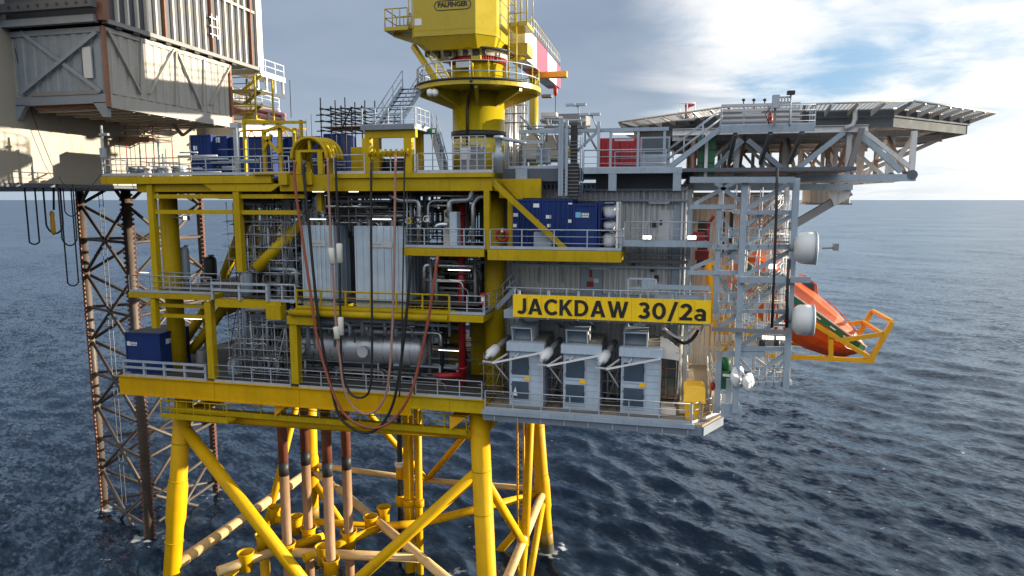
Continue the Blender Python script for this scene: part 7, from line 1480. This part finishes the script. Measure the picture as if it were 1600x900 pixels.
# pipe racks under the decks: many pipes, parts of their rack
def rack(label, x0, x1, y0, y1, z0, z1, n, seed, mats=(PIPE, GRYP, STL, GRY)):
    rn = random.Random(seed); t = thing('pipe_rack', label, 'pipe rack', ((x0+x1)/2, y0, z0))
    for k in range(n):
        z = z0+(z1-z0)*rn.random(); y = y0+(y1-y0)*rn.random(); a = x0+(x1-x0)*rn.random()*.5; b = x1-(x1-x0)*rn.random()*.45; r = .04+.11*rn.random()**2; m = mats[k % len(mats)]
        if rn.random() < .6:
            pts = [V((a, y, z)), V((b, y, z))]
            if rn.random() < .6: pts.append(V((b, y, max(z0-.6, z-1-1.5*rn.random()))))
            if rn.random() < .4: pts.insert(0, V((a, y, z-1-rn.random())))
            part(t, 'pipe', MB().path(smooth(pts, 3) if len(pts) > 2 else pts, r, 10), m)
        else:
            x = x0+(x1-x0)*rn.random(); part(t, 'pipe', MB().tube((x, y, z0-.5*rn.random()), (x, y, z1+.2), r, n=10), m)
    for x in np.linspace(x0, x1, max(2, int((x1-x0)/2.5))):
        part(t, 'rack_post', MB().box(x-.06, x+.06, y1+.05, y1+.17, z0-.5, z1+.3), STL)
    for z in (z0+.1, z1-.1): part(t, 'rack_beam', MB().box(x0, x1, y1+.18, y1+.3, z-.08, z+.08), GRYP)
    return t
def vessel_v(label, px, py0, py1, Y, r, m, name='process_drum'):
    a = aY(px, py0, Y); b = aY(px, py1, Y); t = thing(name, label, 'drum', tuple(b)); L_ = a.z-b.z
    part(t, 'shell', MB().lathe([(r*.3, .0), (r*.8, .1), (r, .3), (r, L_-.3), (r*.8, L_-.1), (r*.2, L_)], b, n=24), m); part(t, 'flange', MB().tube(a-V((0, 0, .02)), a+V((0, 0, .1)), r*.45, n=16), STL); part(t, 'skirt', MB().tube((b.x, Y, b.z-.5), (b.x, Y, b.z+.25), r*.7, n=18), STL); return t
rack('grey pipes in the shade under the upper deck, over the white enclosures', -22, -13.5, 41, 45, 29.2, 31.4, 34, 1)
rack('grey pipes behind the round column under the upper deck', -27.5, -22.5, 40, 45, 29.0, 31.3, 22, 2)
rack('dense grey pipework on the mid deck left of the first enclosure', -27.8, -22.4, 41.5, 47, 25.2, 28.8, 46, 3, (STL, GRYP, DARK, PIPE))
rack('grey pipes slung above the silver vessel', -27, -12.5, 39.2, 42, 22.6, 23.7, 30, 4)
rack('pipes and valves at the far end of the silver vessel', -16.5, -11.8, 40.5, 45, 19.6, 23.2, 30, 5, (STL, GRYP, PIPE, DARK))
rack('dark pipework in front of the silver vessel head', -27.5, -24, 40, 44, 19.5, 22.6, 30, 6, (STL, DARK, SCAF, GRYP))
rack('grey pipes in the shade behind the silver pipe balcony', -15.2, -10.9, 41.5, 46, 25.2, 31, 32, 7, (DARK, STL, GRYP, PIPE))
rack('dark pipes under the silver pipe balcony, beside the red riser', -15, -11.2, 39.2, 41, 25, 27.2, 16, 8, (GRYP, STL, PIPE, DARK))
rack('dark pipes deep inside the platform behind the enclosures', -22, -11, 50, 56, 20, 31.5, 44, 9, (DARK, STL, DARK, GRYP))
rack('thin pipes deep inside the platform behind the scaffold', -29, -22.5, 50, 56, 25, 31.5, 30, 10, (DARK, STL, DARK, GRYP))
rack('small pipes behind the big blue box', -30, -25.5, 45, 52, 19.6, 24, 22, 11, (DARK, STL, SCAF, GRYP))
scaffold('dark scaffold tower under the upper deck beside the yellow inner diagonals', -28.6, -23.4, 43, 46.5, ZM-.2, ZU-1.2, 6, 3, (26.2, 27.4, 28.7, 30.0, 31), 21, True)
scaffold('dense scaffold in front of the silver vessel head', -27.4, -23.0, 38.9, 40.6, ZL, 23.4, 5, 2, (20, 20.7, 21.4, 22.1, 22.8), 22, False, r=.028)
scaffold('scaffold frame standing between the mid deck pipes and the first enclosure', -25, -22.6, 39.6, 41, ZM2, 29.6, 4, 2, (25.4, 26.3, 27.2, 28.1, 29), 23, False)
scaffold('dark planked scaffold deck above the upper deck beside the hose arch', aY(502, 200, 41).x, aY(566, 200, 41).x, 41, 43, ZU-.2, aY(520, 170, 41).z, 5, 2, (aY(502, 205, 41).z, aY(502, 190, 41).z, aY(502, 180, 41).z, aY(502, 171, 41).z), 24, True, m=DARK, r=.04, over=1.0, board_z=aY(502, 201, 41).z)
bs = scaffold('red and white scaffold basket under the braced module', aY(174, 200, 45).x, aY(238, 200, 45).x, 45, 47, ZU-.2, aY(174, 183, 45).z, 4, 2, (aY(174, 221, 45).z, aY(174, 213, 45).z, aY(174, 204, 45).z, aY(174, 196, 45).z), 25, True, m=SCAF, r=.035, over=.8, red=True, board_z=aY(174, 220, 45).z)
a = aY(174, 214, 44.8); b = aY(232, 222, 44.8); part(bs, 'toe_board', MB().box(a.x, b.x, 44.86, 44.91, b.z, a.z), WOOD)
vessel_v('grey valve stack behind the mid deck guardrail, right of the round column', 291, 385, 440, 41, .3, GRYP, 'valve_stack'); vessel_v('dark drum on the mid deck left of the round column scaffold', 330, 400, 440, 44, .45, DARK)
vessel_v('grey pump casing on the mid deck behind the crash barrier', 387, 425, 462, 39.2, .42, GRYP, 'pump_casing'); vessel_v('dark pump casing beside the grey one behind the crash barrier', 404, 428, 462, 39.6, .4, DARK, 'pump_casing')
vessel_v('grey filter drum on the lowest deck before the vessel', 370, 560, 590, 40, .55, GRYP, 'filter_drum'); vessel_v('teal-topped drum beside the big blue box', 316, 545, 582, 41, .35, STL, 'filter_drum')
fl_ = thing('floodlight', 'lit floodlight cluster on the big round column of the mid deck', 'lamp', tuple(aY(288, 343, 40))); a = aY(288, 341, 39.6)
part(fl_, 'housing', MB().box(a.x-.2, a.x+.2, 39.6, 39.9, a.z-.15, a.z+.15), GRY); part(fl_, 'lens', MB().box(a.x-.05, a.x+.18, 39.585, 39.598, a.z-.1, a.z+.12), LAMP); part(fl_, 'arm', MB().bar((a.x-.1, 39.75, a.z), (aY(270, 343, 40).x, 40, a.z+.05), .1, .1), STL)

# ================================================================ UPPER DECK GEAR
ar = thing('hose_arch', 'yellow hooped hose saddle arch on the upper deck edge, hoses draped over it', 'hose saddle', tuple(aY(490, 275, F)))
xa_, xb_2 = aY(459, 240, F).x, aY(513, 240, F).x; rr0 = (xb_2-xa_)/2; xc_ = (xa_+xb_2)/2; zs_ = aY(485, 246, F).z
for k in range(5):
    Y = F-.25+k*.30
    pts = [(xc_+.09*k+rr0*math.cos(t), Y, zs_+rr0*math.sin(t)) for t in np.linspace(math.pi+.12, -.12, 26)]
    part(ar, 'hoop', MB().path(pts, .1, 10), YEL); part(ar, 'hoop_flange', MB().path([(p[0], p[1]+.13, p[2]) for p in pts], .07, 8), YEL)
m = MB()
for Y in (F-.1, F+1.1):
    part(ar, 'tie_beam', MB().box(xa_+.15, xb_2, Y-.09, Y+.09, zs_+.3, zs_+.44), YEL)
    for px in (469, 503): x = aY(px, 260, F).x; part(ar, 'post', MB().box(x-.16, x+.16, Y-.12, Y+.12, ZU, zs_+.299), YEL)
    part(ar, 'king_post', MB().box(xc_-.08, xc_+.08, Y-.08, Y+.08, zs_+.441, zs_+rr0-.1), YEL)
part(ar, 'saddle_plate', MB().prism([(xc_+.9*rr0*math.cos(t), F-.15, zs_+.9*rr0*math.sin(t)) for t in np.linspace(math.pi, 0, 18)]+[(xc_+.86*rr0*math.cos(t), F-.15, zs_+.86*rr0*math.sin(t)) for t in np.linspace(0, math.pi, 18)], (0, 1.2, 0)), YEL)
def hose(label, pts, r, m, Y=36.75, wraps=()):
    P = [aY(px, py, Y) for px, py in pts]; Q = []
    for i in range(len(P)-1):                       # smooth curve through the points
        a = P[max(i-1, 0)]; b = P[i]; c = P[i+1]; d = P[min(i+2, len(P)-1)]
        for k in range(5):
            t = k/5; Q.append(.5*((2*b)+(c-a)*t+(2*a-5*b+4*c-d)*t*t+(3*b-a-3*c+d)*t**3))
    Q.append(P[-1]); t = thing('hanging_hose', label, 'hose', tuple(P[-1]), 'hose loops hanging from the upper deck'); h = part(t, 'hose', MB().path(Q, r, 10), m)
    for p, q in wraps: part(t, 'wrapping', MB().lathe([(r*1.2, 0), (r*2.6, .05), (r*2.4, (aY(*p, Y)-aY(*q, Y)).length/2), (r*2.7, (aY(*p, Y)-aY(*q, Y)).length-.05), (r*1.2, (aY(*p, Y)-aY(*q, Y)).length)], aY(*q, Y), aY(*p, Y)-aY(*q, Y), 12), WRAP)
hose('red hose loop, the widest, from the hose arch round to the balcony', ((462, 252), (460, 274), (466, 330), (473, 375), (484, 450), (496, 530), (517, 604), (537, 645), (563, 664), (592, 668), (618, 652), (641, 616), (655, 567), (670, 495), (684, 399)), .085, HOSR, 36.8)
hose('black hose loop hanging lowest of all, inside the red one', ((474, 255), (475, 277), (483, 355), (491, 440), (500, 515), (514, 590), (528, 645), (545, 666), (566, 676), (585, 673), (600, 659), (615, 628), (626, 570), (633, 510), (638, 460), (642, 399)), .085, BLK, 37.0)
hose('pale pink hose loop with two white wrappings', ((512, 246), (513, 290), (515, 330), (518, 390), (522, 460), (526, 520), (531, 560), (536, 600), (545, 626), (557, 640), (572, 647), (589, 640), (603, 616), (610, 565), (614, 489), (616, 404), (618, 240)), .07, HOSP, 36.7, (((517, 387), (520, 413)), ((525, 510), (527, 530))))
hose('black hose loop hanging shortest, with two white wrappings', ((524, 246), (526, 300), (529, 350), (531, 420), (532, 500), (534, 570), (540, 600), (551, 618), (566, 621), (577, 610), (581, 570), (581, 470), (580, 380), (580, 255)), .07, BLK, 36.85, (((530, 380), (531, 411)), ((532, 495), (533, 524))))
hose('thin black hose hanging straight from the crane access frame', ((634, 238), (632, 262), (631, 347), (629, 462), (627, 560), (624, 620)), .045, BLK, 36.6)
# yellow pipe frame and clutter on the upper deck
yf = thing('yellow_pipe_frame', 'yellow braced portal frame on the upper deck left of the hose arch', 'frame', tuple(aY(440, 272, 38.5)))
Yp = 38.4
for px, py0 in ((412, 205), (437, 196), (460, 200)): a = aY(px, py0, Yp); part(yf, 'post', MB().box(a.x-.1, a.x+.1, Yp-.1, Yp+.1, ZU-.2, a.z), YEL)
for p, q in (((381, 191), (470, 191)), ((412, 206), (437, 197)), ((437, 197), (460, 206)), ((412, 212), (437, 240)), ((424, 210), (412, 235)), ((412, 270), (462, 270))): part(yf, 'beam', MB().bar(aY(*p, Yp-.22), aY(*q, Yp-.22), .18, .16), YEL)
for px in (381, 470): a = aY(px, 191, Yp+3); part(yf, 'post', MB().box(a.x-.08, a.x+.08, Yp+2.9, Yp+3.1, ZU-.2, a.z+.15), YEL)
part(yf, 'beam', MB().bar(aY(381, 189, Yp+3), aY(478, 191, Yp+3), .14, .14), YEL)
part(yf, 'floor', MB().box(aY(411, 280, Yp).x, aY(463, 280, Yp).x, F-.3, F+.5, ZU+.012, ZU+.12), YEL)
rn = random.Random(31)
cl = thing('deck_pipework', 'jumble of thin pipes and standpipes on the upper deck behind the guardrail', 'pipework', tuple(aY(330, 270, 40)))
for i in range(48):
    px = 250+rn.random()*240; Y = 39+rn.random()*3; a = aY(px, 270, Y); h = .5+rn.random()*2.6
    if rn.random() < .55: part(cl, 'pipe', MB().tube((a.x, Y, ZU-.2), (a.x, Y, ZU+h), .03+.04*rn.random(), n=8), [STL, GRYP, DARK, GRY][i % 4])
    else: L1 = 1+rn.random()*3; part(cl, 'pipe', MB().tube((a.x, Y, ZU+h*.6), (a.x+L1, Y, ZU+h*.6), .03+.05*rn.random(), n=8), [STL, GRYP, DARK, GRY][i % 4])
vp = thing('deck_valve_skid', 'grey valve skid with sunlit flanges at the platform end of the upper deck', 'skid', tuple(aY(250, 270, 40)))
for i in range(7):
    a = aY(208+i*11, 258, 39.5+(i % 2)*.8); part(vp, 'valve_body', MB().lathe([(.15, 0), (.3, .05), (.3, .15), (.18, .2), (.26, .45), (.18, .7), (.3, .75), (.3, .85), (.1, .9)], (a.x, a.y, ZU-.2), n=16), [STL, GRYP, LQB][i % 3])
part(vp, 'header_pipe', MB().tube(aY(200, 264, 40.8), aY(290, 264, 40.8), .22, n=14), GRYP); part(vp, 'base', MB().box(aY(200, 270, 39).x, aY(292, 270, 39).x, 39, 41.4, ZU-.2, ZU-.05), STL)
lp1 = thing('light_column', 'grey steel light column on the upper deck with a sunlit top box', 'column', tuple(aY(368, 272, 38)))
a = aY(368, 200, 38.2); part(lp1, 'post', MB().box(a.x-.13, a.x+.13, 38.1, 38.35, ZU, a.z), GRYP); part(lp1, 'top_box', MB().box(a.x-.3, a.x+.25, 38.05, 38.5, a.z, a.z+.3), GRY); part(lp1, 'conduit', MB().tube((a.x+.2, 38.05, ZU), (a.x+.2, 38.05, a.z), .05, n=8), WHITE)
lp2 = thing('corner_mast', 'grey corner mast at the end of the upper deck guardrail', 'mast', tuple(aY(161, 270, 37.9))); a = aY(158, 196, 37.8); part(lp2, 'post', MB().tube((a.x, 37.8, ZU), (a.x, 37.8, a.z), .08, n=10), GRY); part(lp2, 'arm', MB().box(a.x-.15, a.x+.5, 37.7, 37.9, a.z-.65, a.z-.5), GRY); part(lp2, 'box', MB().box(a.x-.1, a.x+.3, 37.6, 37.75, ZU+1.2, ZU+1.8), GRYP)
yb = thing('yellow_skid_box', 'yellow steel skid box behind the crane access frame', 'skid', tuple(aY(556, 265, 40))); a = aY(548, 230, 40.5); b = aY(570, 268, 40.5); part(yb, 'body', MB().box(a.x, b.x, 40.5, 42, ZU-.2, a.z), YEL); part(yb, 'chute', MB().prism([(b.x+.02, 40.7, a.z-.1), (b.x+1.0, 40.7, a.z-.7), (b.x+1.0, 40.7, a.z-1.0), (b.x+.02, 40.7, a.z-.5)], (0, .8, 0)), YEL)
dr = thing('dark_pump_skid', 'dark pump skid in the shade under the crane access frame', 'pump', tuple(aY(605, 265, 41))); a = aY(590, 247, 41.2); b = aY(640, 262, 41.2); part(dr, 'motor', MB().tube((a.x, 41.5, ZU+.7), (a.x+1.2, 41.5, ZU+.7), .4, n=18), DARK); part(dr, 'gearbox', MB().box(a.x+1.25, a.x+1.9, 41.1, 41.9, ZU-.05, ZU+1.1), DARK); part(dr, 'base', MB().box(a.x-.2, b.x, 41, 42, ZU-.2, ZU-.052), STL)
cg = thing('white_cage', 'white mesh cage on the upper deck in front of the crane pedestal', 'cage', tuple(aY(733, 268, 39))); a = aY(707, 213, 39); b = aY(758, 240, 39)
for x in np.linspace(a.x, b.x, 5): part(cg, 'post', MB().box(x-.035, x+.035, 38.97, 39.03, ZU-.2, a.z), GRY)
for z in np.linspace(b.z, a.z, 6): part(cg, 'bar', MB().box(a.x+.04, b.x-.04, 38.98, 39.02, z-.018, z+.018), GRY)
part(cg, 'equipment', MB().box(a.x+.3, b.x-.4, 39.5, 40.6, ZU-.2, b.z+.55), STL); part(cg, 'panel', MB().box(a.x+.35, a.x+.95, 39.47, 39.498, b.z-.3, b.z+.4), WHITE)
hv = thing('pale_flange_tower', 'pale grey standpipe with a wide hood at the crane end of the upper deck', 'standpipe', tuple(aY(779, 270, 38.4))); a = aY(779, 212, 38.4); part(hv, 'pipe', MB().lathe([(.25, 0), (.25, (a.z-ZU)*.35), (.42, (a.z-ZU)*.45), (.18, (a.z-ZU)*.6), (.18, a.z-ZU-.2), (.28, a.z-ZU-.15), (.28, a.z-ZU)], (a.x, 38.4, ZU), n=18), GRY); part(hv, 'arm', MB().tube((a.x+.2, 38.4, a.z-.15), (a.x+1.5, 38.9, a.z-.4), .12, n=10), GRY)
whip = [('tall whip aerial behind the yellow pipe frame', 486, 178), ('shorter whip aerial behind the yellow pipe frame', 478, 186), ('whip aerial rising over the dark scaffold', 523, 158)]
for lab, px, py in whip: a = aY(px, py, 47); solo('whip_aerial', lab, 'aerial', MB().tube((a.x, 47, ZU-.2), a, .035, .015, n=6), DARK)

# more scaffolding and trays in the open left half of the platform
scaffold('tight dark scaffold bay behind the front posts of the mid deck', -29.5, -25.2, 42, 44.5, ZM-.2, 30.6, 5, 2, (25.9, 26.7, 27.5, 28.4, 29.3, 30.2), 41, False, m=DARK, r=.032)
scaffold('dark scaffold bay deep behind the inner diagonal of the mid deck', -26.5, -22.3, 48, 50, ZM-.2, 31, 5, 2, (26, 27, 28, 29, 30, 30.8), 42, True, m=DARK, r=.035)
scaffold('scaffold bay under the mid deck beside the big blue box', -30, -27.6, 41.5, 43, ZL, 24.2, 4, 2, (20.2, 21, 21.9, 22.8, 23.6), 43, False)
rack('dark cable trays and pipes hung under the upper deck beams', -29.5, -22.5, 39.5, 44, 30.4, 31.5, 26, 44, (DARK, STL, GRYP, DARK))
rack('dark pipes and valves standing behind the crash barrier', -27.5, -22.5, 39.2, 41.2, 25.0, 26.6, 26, 45, (DARK, STL, GRYP, SCAF))
rack('small bore pipes above the white enclosures', -22.5, -15, 39.3, 40.8, 29.4, 31.0, 26, 46, (STL, DARK, GRYP, PIPE))
rack('pipes beneath the silver vessel', -26, -13, 39.5, 41.5, 19.4, 20.3, 22, 47, (DARK, STL, GRYP, SCAF))
rack('pale cable trays under the mid deck walkway', -27.2, -13, 38.4, 39.2, 23.2, 23.9, 14, 48, (GRYP, STL, GRY, PIPE))
unit2 = [('grey junction cabinet on the mid deck beside the dark pumps', 432, 418, 448, 462, 39.6), ('dark panel standing in the scaffold on the mid deck', 452, 380, 468, 420, 43)]
for lab, a0, b0, a1, b1, Y in unit2:
    unit('control_cabinet', lab, 'cabinet', a0, b0, a1, b1, Y, .6, GRYP if Y < 41 else DARK)

rack('bright galvanised pipes and trays at the front of the mid deck scaffold', -27.8, -22.6, 38.9, 40.6, 26.2, 30.8, 34, 51, (GRY, PIPE, GRYP, STL))
rack('bright galvanised pipes between the big blue box and the silver vessel', -28.2, -24.5, 38.8, 41, 20, 24.0, 26, 52, (GRY, PIPE, STL, GRYP))
rack('silver pipes bundled over the head of the silver vessel', -26, -18, 39, 41.2, 22.9, 24.0, 18, 53, (PIPE, GRY, PIPE, GRYP))

scaffold('pale grey scaffold filling the inside of the lattice tower below the helideck', aY(1126, 400, 40.2).x, aY(1226, 400, 40.2).x, 39.7, 40.7, aY(1160, 590, 40.2).z, aY(1160, 300, 40.2).z, 6, 2, tuple(aY(1160, py, 40.2).z for py in (575, 540, 505, 470, 435, 400, 365, 330)), 61, False, m=TRUSS, r=.03)
scaffold('pale scaffold bay behind the crash barrier, in front of the mid deck pipes', -27.6, -22.8, 38.6, 39.8, ZM2+.3, 30.4, 6, 2, (25.6, 26.4, 27.2, 28.0, 28.8, 29.6), 62, False, m=GRY, r=.026)
scaffold('pale scaffold bay between two yellow posts of the lowest deck', -27.8, -23.6, 38.4, 39.4, ZL, 23.6, 6, 2, (20.0, 20.7, 21.4, 22.1, 22.9), 63, False, m=GRY, r=.026)
